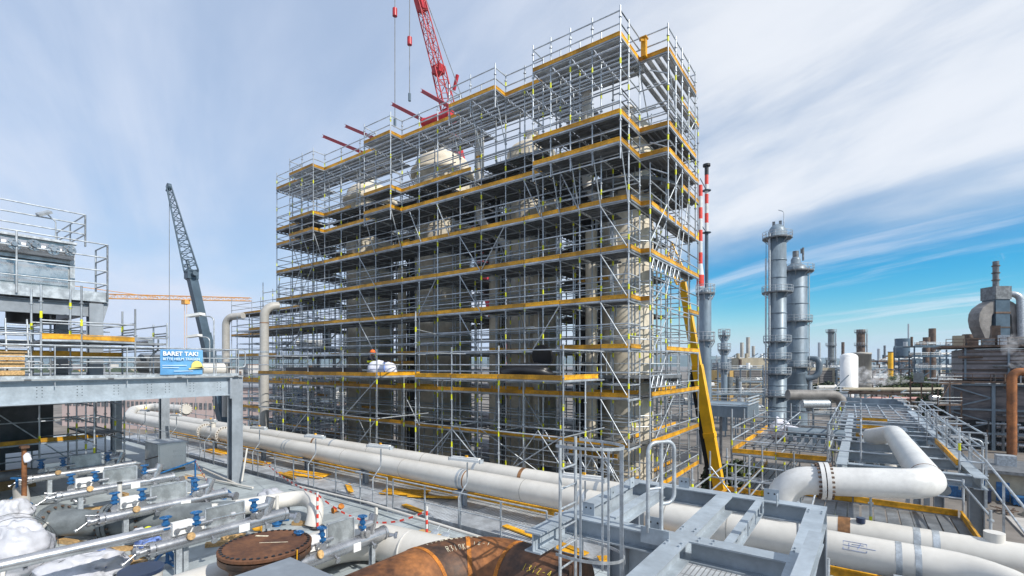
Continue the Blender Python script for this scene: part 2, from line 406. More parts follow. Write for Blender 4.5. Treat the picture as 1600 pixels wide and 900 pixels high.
# ------------------------------------------------------------------ scaffolding kit
class Scaffold:
    def __init__(s, loc, label, group='scaffolds', name='scaffold', tr=.031, limit=95):
        s.root = thing(name, loc, label, 'scaffold', group); s.S, s.Lg, s.B, s.D, s.X, s.tr, s.lim = [], [], [], [], [], tr, limit
    def std(s, x, y, z0, z1): s.S.append(((x, y, z0), (x, y, z1)))
    def led(s, p, q): s.Lg.append((p, q))
    def board(s, p, q): s.B.append((p, q))
    def brace(s, p, q): s.X.append((p, q))
    def deck(s, x0, x1, y0, y1, z, along='x'): s.D.append(((x0, y0, z), (x1, y1, z), along))
    def rails(s, p, q, zs=(.5, 1.0)):
        for h in zs: s.led((p[0], p[1], p[2] + h), (q[0], q[1], q[2] + h))
    def finish(s, tape=2.0):
        tr = s.tr
        def mk_std(b, it):
            p, q = it; b.use('tube').tube(p, q, tr, 6)
            z = p[2] + .5 + (hash((round(p[0], 1), round(p[1], 1))) % 3) * .02
            while z < q[2] - .1:
                b.tube((p[0], p[1], z - .02), (p[0], p[1], z + .02), tr * 2.1, 6); z += 1.0
            b.use('tape'); z = p[2] + 1.25 + ((p[0] * 7.3 + p[1] * 3.1) % 1.1)
            while z < q[2] - .4:
                b.tube((p[0], p[1], z - .11), (p[0], p[1], z + .11), tr * 1.25, 6); z += tape
        def mk_led(b, it): b.use('tube').tube(it[0], it[1], tr * .92, 6)
        def mk_board(b, it):
            p, q = Vector(it[0]), Vector(it[1]); e_ = (q - p).normalized() * .02; p += e_ + Vector((0, 0, rnd.uniform(-.014, .014))); q += -e_ + Vector((0, 0, rnd.uniform(-.014, .014))); b.use('yellow')
            b.beam(p, q, .03, .17, (0, 0, 1), 0, .085); b.beam(p, q, .055, .03, (0, 0, 1), 0, .165); b.beam(p, q, .055, .03, (0, 0, 1), 0, .03)
            b.use('tube').beam(p, q, .06, .06, (0, 0, 1), 0, -.035)
        def mk_deck(b, it):
            (x0, y0, z), (x1, y1, _), al = it; b.use('plankbright' if z > 12 else 'plank'); gp = .055 if z > 12 else .02  # top decks use a lighter plank colour, with reflected sky put into it
            a0, a1 = (y0, y1) if al == 'x' else (x0, x1); n = max(1, int(round((a1 - a0) / .33))); w = (a1 - a0) / n
            for i in range(n):
                u, v = a0 + i * w + gp, a0 + (i + 1) * w - gp; zz = z + rnd.uniform(-.006, .006)
                if al == 'x':
                    b.box(x0 + .02, x1 - .02, u, v, zz - .012, zz)
                    for e in (u, v - .02): b.box(x0 + .02, x1 - .02, e, e + .02, zz - .075, zz - .012)
                else:
                    b.box(u, v, y0 + .02, y1 - .02, zz - .012, zz)
                    for e in (u, v - .02): b.box(e, e + .02, y0 + .02, y1 - .02, zz - .075, zz - .012)
        def mk_brace(b, it):
            b.use('galv').tube(it[0], it[1], tr * .85, 6)
        capped('standard', s.S, mk_std, None, s.root, s.lim, lambda it: Vector((it[0][0], it[0][1], 0)).length)
        capped('ledger', s.Lg, mk_led, None, s.root, s.lim, mid_d)
        capped('toe_board', s.B, mk_board, None, s.root, s.lim, mid_d)
        capped('deck_bay', s.D, mk_deck, None, s.root, s.lim, mid_d)
        capped('brace', s.X, mk_brace, None, s.root, s.lim, mid_d)
        return s.root

# ------------------------------------------------------------------ main scaffold round the vessels
VESS = [(-9.2, 22.3, 1.22, 11.9), (-15.0, 22.6, 1.4, 12.5), (-21.9, 22.6, 1.75, 13.6), (-29.6, 22.9, 1.7, 13.4)]
XS = [-34.5, -32.4, -31.3, -29.8, -28.5, -26.7, -24.8, -23.3, -21.0, -19.6, -18.2, -16.6, -15.2, -13.7, -12.6, -11.6, -10.7, -9.75, -8.75, -7.55]
YF, YJ = 18.42, 17.6
YR = [18.42, 19.6, 21.6, 23.6, 25.1, 26.9]
JUT = [(-31.3, -28.5), (-23.3, -21.0), (-16.6, -13.7), (-11.6, -7.55)]
LOW = [6.67, 4.67, 2.67, .67, -1.33, -3.33, -5.33]
UP = [8.67, 9.75, 12.75]
sc = Scaffold((-20.5, 22.5, GZ), 'huge galvanised scaffold with yellow toe boards enclosing the row of beige vessels', 'scaffolds', 'scaffold_tower')
def hitv(x, y, m=.25): return any((x - v[0]) ** 2 + (y - v[1]) ** 2 < (v[2] + m) ** 2 for v in VESS)
RXL = -7.1                         # right face, lower lifts
RXU = -6.35                        # right face, jutting upper lifts
for i, x in enumerate(XS):
    top = 13.85 if x > -34 else 14.0
    for y in YR:
        if hitv(x, y): continue
        if y in (21.6, 23.6) and i % 2: continue
        sc.std(x, y, GZ, top if y in (18.42, 26.9) else 12.7)
for y in YR[1:]:
    if not hitv(RXL, y): sc.std(RXL, y, GZ, 8.4)
for y in (19.6, 20.6, 21.5, 22.5, 23.6): sc.std(RXU, y, 5.9, 13.9)
for y in (25.1, 26.9): sc.std(RXL, y, 8.4, 13.9)
for a, b in JUT:
    xs = [x for x in XS if a - .01 <= x <= b + .01]
    for x in xs: sc.std(x, YJ, 8.0 if (a, b) != JUT[2] else 11.9, 13.95)
def jut_of(x0, x1, z):
    for k, (a, b) in enumerate(JUT):
        if a - .01 <= x0 and x1 <= b + .01:
            return not (k == 2 and z < 12)
    return False
NOB = {(.67, k) for k in range(0, 13)}         # lifts without a yellow board
for z in UP + LOW:
    for k in range(len(XS) - 1):
        x0, x1 = XS[k], XS[k + 1]
        yf = YJ if (z in UP and jut_of(x0, x1, z)) else YF
        sc.led((x0, yf, z - .08), (x1, yf, z - .08)); sc.rails((x0, yf, z), (x1, yf, z))
        if yf == YJ:
            sc.led((x0, YF, z - .08), (x1, YF, z - .08))
            if z == 8.67: sc.led((x0, YF, z - 1), (x1, YF, z - 1)); sc.led((x0, YJ, z - .6), (x1, YJ, z - .6))
            if z == 12.75:
                for h in (-1.0, -1.5, -2.0): sc.led((x0, YJ, z + h), (x1, YJ, z + h))
        for y in (YR[1], YR[4], YR[5]):
            sc.led((x0, y, z - .08), (x1, y, z - .08))
        for y in (YR[1], YR[4], YR[5]):
            sc.led((x0, y, z + .5), (x1, y, z + .5)); sc.led((x0, y, z + 1.0), (x1, y, z + 1.0))
        if not hitv((x0 + x1) / 2, 20.6, .5) and z < 12: sc.led((x0, 20.6, z - .08), (x1, 20.6, z - .08)); sc.led((x0, 20.6, z + 1), (x1, 20.6, z + 1))
        if z in (9.75, 12.75) and k % 4 != 1:
            for y in (19.6, 21.6, 25.1):
                for h in (1.0, 1.9): sc.led((x0, y, z - h), (x1, y, z - h))
        if z == 12.75:
            for h in (-.7, -1.4, -2.1): sc.led((x0, YF, z + h), (x1, YF, z + h))
            for h in (.5, 1.0): sc.led((x0, 20.0, z + h), (x1, 20.0, z + h)) if x1 < -9 else None
    # yellow boards run in longer lengths
    if z in LOW:
        cuts = [-34.5, -31.3, -28.5, -24.8, -21.0, -18.2, -15.2, -12.6, -10.7, -8.75, -7.55]
        for a, b in zip(cuts, cuts[1:]):
            if z == .67 and b < -9.5 : continue
            sc.board((a, YF - .04, z), (b, YF - .04, z))
    else:
        segs = []
        for k in range(len(XS) - 1):
            j = YJ if jut_of(XS[k], XS[k + 1], z) else YF
            if segs and segs[-1][2] == j: segs[-1][1] = XS[k + 1]
            else: segs.append([XS[k], XS[k + 1], j])
        for n_, (a, b, j) in enumerate(segs):
            if z == 9.75 and j == YF and n_ in (2, 4): b = a + (b - a) * .55
            if z == 8.67 and j == YF and n_ == 6: a = a + (b - a) * .5
            sc.board((a, j - .04, z), (b, j - .04, z))
            if j == YJ:
                sc.board((b, YJ, z), (b, YF if b < -8 else 19.6, z)); sc.led((b, YJ, z + 1), (b, YF, z + 1)); sc.led((b, YJ, z + .5), (b, YF, z + .5))
                sc.led((a, YJ, z + 1), (a, YF, z + 1)); sc.led((a, YJ, z - .08), (a, YF, z - .08))
# right end face
for z in LOW:
    for a, b in zip(YR[:-1], YR[1:]):
        xx = -7.55 if a < 19 else RXL
        sc.led((xx, a, z - .08), (xx, b, z - .08)); sc.rails((xx, a, z), (xx, b, z))
        sc.led((-9.75, a, z - .08), (-9.75, b, z - .08))
    if z in (6.67, 4.67): sc.board((RXL + .03, 19.6, z), (RXL + .03, 26.9, z))
    if z == 2.67: sc.board((RXL + .03, 25.1, z), (RXL + .03, 26.9, z))
    if z == .67: sc.board((-7.5, 18.5, z), (-7.5, 19.6, z)); sc.board((RXL + .03, 21.6, z), (RXL + .03, 26.9, z))
    if z < 0: sc.board((RXL + .03, 19.7, z), (RXL + .03, 23.6, z)); sc.board((RXL + .03, 23.6, z), (RXL + .03, 26.9, z)); sc.board((-8.3, 20.8, z), (-8.3, 26.9, z))
    if z > 2: sc.board((-7.5, 18.5, z), (-7.5, 19.6, z)); sc.board((-7.5, 19.57, z), (RXL, 19.57, z))
    sc.led((RXL, 19.6, z - 1), (RXL, 26.9, z - 1))
for z in UP:
    sc.board((-7.55, 19.57, z), (RXU, 19.57, z))
    for a, b in zip((19.6, 21.5), (21.5, 23.6)):
        sc.led((RXU, a, z - .08), (RXU, b, z - .08)); sc.rails((RXU, a, z), (RXU, b, z)); sc.board((RXU + .03, a, z), (RXU + .03, b, z))
    sc.rails((-7.55, 19.6, z), (RXU, 19.6, z)); sc.rails((-7.55, 17.6, z), (-7.55, 19.6, z)); sc.led((-7.55, 19.6, z - .08), (RXU, 19.6, z - .08))
    sc.led((RXL, 19.6, z - .5), (RXU, 19.6, z - .9))
for z in (10.6, 11.5):
    for a, b in zip((19.6, 21.5), (21.5, 23.6)): sc.led((RXU, a, z), (RXU, b, z))
    sc.led((RXL, 23.6, z), (RXL, 26.9, z))
    sc.led((-7.55, 17.6, z), (-7.55, 19.6, z)); sc.led((-7.55, 19.6, z), (RXU, 19.6, z))
# left end face
for z in UP + LOW:
    for a, b in zip(YR[:-1], YR[1:]):
        sc.led((-34.5, a, z - .08), (-34.5, b, z - .08)); sc.rails((-34.5, a, z), (-34.5, b, z))
# cross tubes
for z in UP + LOW:
    for k, x in enumerate(XS):
        for a, b in zip(YR[:-1], YR[1:]):
            if hitv(x, (a + b) / 2, .9) or (z > 12 and a > 20 and b < 26): continue
            sc.led((x, a, z - .12), (x, b, z - .12))
# decks: bay by bay, left out where a vessel stands or where one sees daylight through
HOLE = {11, 16}
for z in UP + LOW:
    for k in range(len(XS) - 1):
        x0, x1 = XS[k], XS[k + 1]
        j = z in UP and jut_of(x0, x1, z)
        if j: sc.deck(x0, x1, YJ, YF, z)
        rows = [(18.42, 19.6)]
        if z < 12: rows += [(19.6, 20.6), (20.6, 21.6), (21.6, 22.6), (22.6, 23.6), (23.6, 24.4), (24.4, 25.1), (25.1, 26.9)]
        else:
            rows += [(19.6, 20.4), (25.1, 26.9)]
            if -13.8 < x0 < -10.8: rows = [(18.42, 19.6), (19.6, 21.0), (21.0, 23.0), (23.0, 25.1), (25.1, 26.9)]
            if x0 < -23: rows += [(20.4, 21.2)]
            if -21.1 < x0 < -16.7: rows += [(20.4, 21.4)]
            if -16.7 < x0 < -13.8: rows += [(21.6, 23.4), (23.4, 25.1)]
        for a, b in rows:
            cx, cy = (x0 + x1) / 2, (a + b) / 2
            if any(hitv(px, py, .12) for px in (x0, cx, x1) for py in (a, cy, b)): continue
            if k in HOLE and a > 19.5 and 9 > z: continue
            if k == 18 and a > 19.5 and z < 8: continue
            if z == 9.75 and (k * 7 + int(a * 3)) % 4 == 0: continue
            sc.deck(x0, x1, a, b, z)
    if z in UP:
        for a, b in ((19.6, 21.5), (21.5, 23.6)):
            if z > 12: sc.deck(-8.0, RXU, a, b, z, 'y')
            else: sc.deck(-7.55, RXU, a, b, z, 'y')
        sc.rails((RXL, 23.6, z), (RXL, 26.9, z)); sc.board((RXL + .03, 23.6, z), (RXL + .03, 26.9, z)); sc.deck(-8.0, RXL, 23.6, 26.9, z, 'y'); sc.rails((RXL, 23.6, z), (RXU, 23.6, z))
    elif z in (6.67, 4.67, -1.33, -3.33, -5.33):
        for a, b in ((19.6, 21.6), (21.6, 23.6), (23.6, 25.1), (25.1, 26.9)): sc.deck(-7.75, RXL, a, b, z, 'y')
# diagonal braces
for z in (4.67, 2.67, .67, -1.33, -3.33, -5.33):
    sc.brace((-8.75, 18.35, z + 1.9), (-7.6, 18.35, z + .1))
    if z > 0: sc.brace((-16.6, 18.35, z + 1.9), (-15.2, 18.35, z - .05)); sc.brace((-24.8, 18.35, z + 1.9), (-23.3, 18.35, z))
    sc.brace((-31.3, 18.35, z + 1.9), (-32.4, 18.35, z))
    sc.brace((RXL, 21.6 + (z % 1.5), z + 1.9), (RXL, 20.0, z)) if z < 5 else None
for a, b in JUT:
    for x in [x for x in XS if a - .01 <= x <= b + .01]:
        z0 = 8.6 if (a, b) != JUT[2] else 12.6
        sc.brace((x, YJ, z0), (x, YF, z0 - 2.2))
for x in (-10.7, -12.6, -18.2, -20.3): sc.brace((x, 18.35, 8.5), (x + .9, 18.35, 6.7))
for a, b, z in ((19.6, 21.6, 6.6), (21.6, 23.6, 4.6), (23.6, 25.1, 6.4), (21.5, 23.6, 9.6), (23.6, 26.9, 12.4)):
    sc.brace((RXU if z > 5 and b < 24 else RXL, b, z + 2), (RXL, a, z - 1.5))
for x in (-7.6, -6.4): sc.brace((x, 19.6, 12.6), (x, 21.5, 9.8))
# lattice beam on the right face and under the outer bays
def lattice(p, q, h, n):
    p, q = Vector(p), Vector(q); up = Vector((0, 0, h)); sc.led(p, q); sc.led(p + up, q + up)
    for i in range(n):
        a = p.lerp(q, i / n); b = p.lerp(q, (i + 1) / n); sc.led(a, a.lerp(b, .5) + up); sc.led(a.lerp(b, .5) + up, b)
lattice((RXL + .05, 19.6, 4.0), (RXL + .05, 23.6, 4.0), .5, 7)
lattice((RXL + .05, 19.6, -.95), (RXL + .05, 23.6, -.95), .5, 7)
lattice((-9.9, 17.0, -4.1), (-7.6, 17.0, -4.1), .5, 4)
for x in (-15.2, -10.7): sc.brace((x, 16.6, -2.7), (x - 1.7, 16.6, -4.8)); sc.brace((x, 16.6, -2.7), (x + 1.7, 16.6, -4.8))
for z in (-3.6, -4.5):
    for a, b in zip((-18.2, -15.2, -12.6, -10.7, -8.7), (-15.2, -12.6, -10.7, -8.7, -7.5)): sc.led((a, 17.2, z), (b, 17.2, z))
# loading platforms in front (z -.55)
for xa, xb, xs in ((-30.2, -18.9, (-30.2, -27.4, -24.8, -21.6, -18.9)), (-16.2, -8.6, (-16.2, -14.0, -11.5, -8.6))):
    for x in xs:
        sc.std(x, 15.0, GZ, .75); sc.std(x, 16.7, GZ, -.6)
        sc.led((x, 15.0, -.62), (x, 18.4, -.62)); sc.led((x, 15.0, -2.6), (x, 18.4, -2.6))
    for a, b in zip(xs, xs[1:]):
        sc.board((a, 14.95, -.55), (b, 14.95, -.55)); sc.rails((a, 15, -.55), (b, 15, -.55), (.55, 1.1)); sc.led((a, 15, -2.6), (b, 15, -2.6)); sc.led((a, 16.7, -2.6), (b, 16.7, -2.6))
        sc.deck(a, b, 15.0, 16.7, -.55); sc.deck(a, b, 16.7, 18.4, -.55)
    sc.board((xb, 15.0, -.55), (xb, 17.8, -.55)); sc.rails((xb, 15, -.55), (xb, 18.4, -.55), (.55, 1.1))
    sc.rails((xa, 15, -.55), (xa, 18.4, -.55), (.55, 1.1))
sc.std(-16.2, 15.0, -.5, 2.4); sc.led((-16.2, 15, 1.6), (-18.2, 18.4, 1.6)); sc.led((-30, 18.3, 1.35), (-12, 18.3, 1.72))
for p, q in (((-21.6, 15, -2.7), (-18.9, 15, -.7)), ((-14.0, 15, -2.7), (-16.1, 15, -4.6)), ((-14.0, 15, -2.7), (-11.6, 15, -4.7)), ((-11.5, 15, -4.4), (-8.7, 15, -2.6)), ((-8.7, 16.7, -2.6), (-7.6, 17.4, -4.5)),
             ((-27.4, 15, -4.6), (-24.9, 15, -2.7)), ((-14, 16.7, -2.8), (-11.6, 18.3, -4.9)), ((-19, 15, -2.7), (-21.4, 15, -4.9))): sc.brace(p, q)
# inner clutter: short standards and tie tubes standing round the vessels
for vx, vy, vr, vt in VESS:
    for k in range(10):
        t = math.pi * 2 * k / 10 + .2; x, y = vx + (vr + .35) * math.cos(t), vy + (vr + .35) * math.sin(t)
        if y > 24.9: continue
        sc.std(x, y, -6, 11.5)
    for z in LOW[:6] + [8.67]:
        for k in range(10):
            t, u = math.pi * 2 * k / 10 + .2, math.pi * 2 * (k + 1) / 10 + .2
            for h in (.5, 1.0): sc.led((vx + (vr + .35) * math.cos(t), vy + (vr + .35) * math.sin(t), z + h), (vx + (vr + .35) * math.cos(u), vy + (vr + .35) * math.sin(u), z + h))
        sc.board((vx - vr, vy - vr - .5, z), (vx + vr, vy - vr - .5, z)) if z in (9.75, .67, -1.33) else None
for k in range(len(XS) - 1):
    x = (XS[k] + XS[k + 1]) / 2
    for y in (20.6, 25.6):
        if not hitv(x, y) and (k + int(y)) % 3: sc.std(x, y, GZ, rnd.choice((6.5, 8.5, 10.2)))
# lower bays added at the left end
xl = (-40.6, -38.6, -36.5, -34.5)
for x in xl[:3]:
    for y in (18.42, 19.6, 21.6): sc.std(x, y, GZ, 3.9 if x < -37 else 6.2)
for z in (2.67, .67, -1.33, -3.33, -5.33):
    for a, b in zip(xl, xl[1:]):
        for y in (18.42, 19.6, 21.6): sc.led((a, y, z - .08), (b, y, z - .08)); sc.rails((a, y, z), (b, y, z))
        if not (z == 2.67 and a < -40): sc.board((a, 18.38, z), (b, 18.38, z))
        sc.deck(a, b, 18.42, 19.6, z); sc.deck(a, b, 19.6, 21.6, z)
    for x in xl: sc.led((x, 18.42, z), (x, 21.6, z)); sc.led((x, 18.42, z + 1), (x, 21.6, z + 1))
for z in (4.4, 5.4): sc.led((-36.5, 18.42, z), (-34.5, 18.42, z)); sc.led((-36.5, 19.6, z), (-34.5, 19.6, z))
# loose tubes, hand lines and half finished bays inside
rq = random.Random(77)
for k in range(330):
    x, y, z = rq.uniform(-34, -8), rq.choice((19.7, 20.4, 21.2, 24.8, 25.6, 26.5)), rq.choice(LOW + UP) + rq.uniform(.2, 1.9); l = rq.uniform(.8, 2.6); t = rq.random()
    if hitv(x, y, .6) or z > 12.7: continue
    if t < .45: sc.led((x, y, z), (min(x + l, -7.6), y, z))
    elif t < .7: sc.brace((x, y, z), (x + rq.uniform(-.9, .9), y, max(-6, z - l)))
    elif t < .9: sc.std(x, y, z - l, z)
    else: sc.board((x, y, z - .2), (min(x + l, -7.6), y, z - .2))
for x, z in ((-28.5, -3.3), (-24.8, -5.2), (-20.9, -3.3), (-18.2, 2.7), (-13.7, 4.7), (-10.7, .7), (-29.8, 4.7), (-12.6, -3.3)): sc.brace((x, 18.33, z + 1.9), (x + rq.choice((-1.4, 1.4)), 18.33, z))
sc.finish()

# ------------------------------------------------------------------ vessels
vl = ['beige vessel at the sunlit right end of the scaffold, with round steel platforms', 'slender beige vessel second from the sunlit end inside the scaffold',
      'thickest beige vessel with domed head in the middle of the scaffold', 'beige vessel with domed head near the shaded far end of the scaffold']
for (x, y, r, top), lab in zip(VESS, vl):
    root = thing('reactor_vessel', (x, y, GZ), lab, 'vessel', 'beige process vessels')
    b = MB(); b.lathe((x, y, 0), [(r, GZ), (r, top - 1.6)], 32, False); b.build('shell', 'vessel', root)
    b = MB(); b.lathe((x, y, 0), [(r * 1.0, top - 1.6), (r * 1.16, top - 1.55), (r * 1.16, top - 1.25), (r, top - 1.2), (r, top - .9)] + [(r * math.cos(t), top - .9 + .9 * math.sin(t)) for t in [i * math.pi / 16 for i in range(1, 9)]], 32, False); b.build('dome', 'vessel', root)
    z = -11.0
    while z < top - 2: b = MB(); b.lathe((x, y, 0), [(r + .002, z), (r + .025, z + .02), (r + .025, z + .09), (r + .002, z + .11)], 32, False); z += 1.95; b.build('seam_ring', 'vessel', root)
    b = MB(); b.tube((x, y, top - .1), (x, y, top + .5), .28, 14); b.disc((x, y, top + .5), (0, 0, 1), .42, .08); b.build('nozzle', 'cream', root)
    if x > -10:
        for z in (8.1, -.6):
            b = MB(); b.use('midsteel').lathe((x, y, z), [(r + .03, 0), (2.45, 0), (2.45, .14), (r + .03, .14)], 36, False, False)
            for k in range(12):
                t = k * math.pi / 6; b.beam((x + (r + .05) * math.cos(t), y + (r + .05) * math.sin(t), z - .09), (x + 2.4 * math.cos(t), y + 2.4 * math.sin(t), z - .09), .08, .14)
            pl_ = b.build('platform', None, root)
            b = MB(); b.use('galv')
            for k in range(24):
                t, u = k * math.pi / 12, (k + 1) * math.pi / 12
                p, q = (x + 2.4 * math.cos(t), y + 2.4 * math.sin(t)), (x + 2.4 * math.cos(u), y + 2.4 * math.sin(u))
                if k % 2 == 0: b.tube((*p, z + .14), (*p, z + 1.2), .025, 6)
                for h in (.65, 1.2): b.tube((*p, z + h), (*q, z + h), .025, 6)
            b.build('railing', None, pl_)
# side pipes of the vessels and the risers ending in the top platforms
def pipe_thing(name, label, pts, r, m='cream', bend=None, n=14, bands=(), group=None, cat='pipe', flanges=()):
    root = thing(name, pts[0], label, cat, group)
    b = MB(); b.path(pts, r, n, bend); b.build('pipe_run', m, root)
    for p, ax, mm, w in bands:
        b = MB(); b.disc(p, ax, r + .006, w, 22); b.build('band', mm, root)
    for p, ax, k in flanges:
        a = Vector(ax).normalized(); p = Vector(p)
        b = MB(); b.use(m); b.disc(p - a * .055, ax, r * 1.32, .085, 24); b.disc(p + a * .055, ax, r * 1.32, .085, 24); b.use('rustframe').bolts(p, ax, r * 1.18, k, .028, .32)
        b.build('flange', None, root)
    return root
pipe_thing('riser_pipe', 'grey riser pipe with yellow rings ending under the highest platform', [(-10.4, 20.35, 12.9), (-10.4, 20.35, 8.3), (-9.5, 21.1, 6.9), (-9.3, 21.2, 4)], .23, 'cream', .9, bands=[((-10.4, 20.35, 11.2), (0, 0, 1), 'yellow', .14), ((-10.4, 20.35, 9.9), (0, 0, 1), 'yellow', .14)], group='riser pipes')
pipe_thing('riser_pipe', 'grey riser pipe with yellow rings left of the jutting top platform', [(-16.9, 20.35, 12.6), (-16.9, 20.35, 7.9), (-15.6, 21.3, 6.4), (-15.2, 21.4, 4)], .23, 'cream', .9, bands=[((-16.9, 20.35, 11.3), (0, 0, 1), 'yellow', .14), ((-16.9, 20.35, 10.6), (0, 0, 1), 'yellow', .14)], group='riser pipes')
for x, y, r, lab in ((-10.35, 20.7, .27, 'beige downpipe in front of the sunlit right vessel'), (-16.55, 21.2, .3, 'beige downpipe left of the slender vessel'), (-24.4, 21.4, .28, 'beige downpipe left of the thickest vessel'), (-13.6, 21.0, .2, 'thin beige downpipe right of the slender vessel')):
    b = MB(); b.tube((x, y, GZ), (x, y, 6.3), r, 16)
    for z in (-9, -5, -1, 3): b.disc((x, y, z), (0, 0, 1), r * 1.25, .1)
    tag(b.build('downpipe', 'vessel'), lab, 'pipe', 'beige downpipes')
for k, (x, y, r) in enumerate(((-18.75, 24.4, .5), (-12.6, 24.2, .45), (-11.75, 24.6, .4), (-26.3, 24.3, .6), (-32.9, 24.0, .7))):
    b = MB(); b.tube((x, y, GZ), (x, y, 9.4), r, 18)
    z = -11
    while z < 9: b.disc((x, y, z), (0, 0, 1), r * 1.12, .12); z += 3.1
    tag(b.build('standpipe', 'darksteel'), ['dark steel standpipe beside the daylight gap left of the slender vessel', 'dark steel standpipe right of the slender vessel', 'thinner dark standpipe close behind the right vessel', 'dark standpipe between the two left vessels', 'thick dark standpipe at the far left end of the scaffold'][k], 'pipe', 'dark standpipes')
# four red steel beams and a red pipe sticking out of the scaffold top
for p, q, lab in (((-29.82, 19.15, 15.65), (-25.18, 19.06, 13.24), 'red steel beam poking out at the far left of the scaffold top'), ((-28.58, 20.05, 16.35), (-24.63, 19.7, 14.17), 'red steel beam poking out beside the leftmost red beam'),
                  ((-23.62, 19.93, 16.22), (-20.1, 19.52, 13.89), 'red steel beam poking out left of the red crane boom'), ((-21.77, 20.66, 16.77), (-18.91, 20.01, 14.65), 'short red steel beam poking out just below the red crane boom')):
    b = MB(); b.ibeam(p, q, .2, .2, .025, .02); tag(b.build('steel_beam', 'red'), lab, 'beam', 'red steel beams')
b = MB(); p, q = Vector((-20.37, 19.58, 13.92)), Vector((-18.34, 19.56, 13.85)); b.tube(p, q, .27, 18); b.disc(p, q - p, .3, .12); b.disc(q, q - p, .3, .12)
tag(b.build('spool_pipe', 'red'), 'thick red pipe lying on the scaffold top under the crane', 'pipe')
root = thing('davit_hoist', (-7.3, 19.2, 12.75), 'yellow hoist post standing on the highest scaffold corner', 'hoist')
b = MB(); b.box(-7.4, -7.2, 19.35, 19.55, 12.8, 13.55); b.box(-7.44, -7.16, 19.31, 19.59, 13.55, 13.6); b.build('post', 'yellow', root)
b = MB(); b.beam((-7.3, 19.45, 13.5), (-7.3, 19.0, 13.25), .07, .08); b.build('arm', 'yellow', root)

# things lying on the loading platforms
root = thing('bulk_bag', (-19.84, 16.2, -0.53), 'white bulk bag with blue straps on the yellow edged loading platform', 'bag')
x, y, z = (-19.99, 16.2, -0.59); z = -.53
b = MB(); b.blob((x - .35, y, z + .3), (.62, .45, .45), 3, .3, 22, 12); b.build('sack', 'tarp', root)
b = MB(); b.blob((x + .45, y, z + .28), (.5, .42, .42), 8, .25, 18, 10); b.build('sack', 'tarp', root)
b = MB(); b.beam((x + .7, y - .42, z + .1), (x + .6, y - .36, z + .68), .08, .02); b.beam((x - .3, y - .5, z + .3), (x + .95, y - .46, z + .32), .04, .03); b.build('strap', 'bluewrap', root)
b = MB(); b.beam((-27.2, 15.2, -.33), (-18.9 - 1.6, 15.2, -.33), .3, .36); b.beam((-26.0, 15.55, -.33), (-21.0, 15.55, -.33), .2, .38)
tag(b.build('roll_stack', 'black'), 'long black rolls lying along the loading platform edge', 'roll')
root = thing('tarpaulin_heap', (-11.0, 16.6, -.53), 'black covered heap on the right loading platform', 'heap')
b = MB(); b.blob((-11.3, 16.6, -.3), (1.3, .6, .35), 5, .35, 18, 9); b.build('cover', 'black', root)
b = MB(); b.tube((-10.9, 17.2, .35), (-10.9, 17.32, .37), .5, 20); b.build('disc', 'black', root)
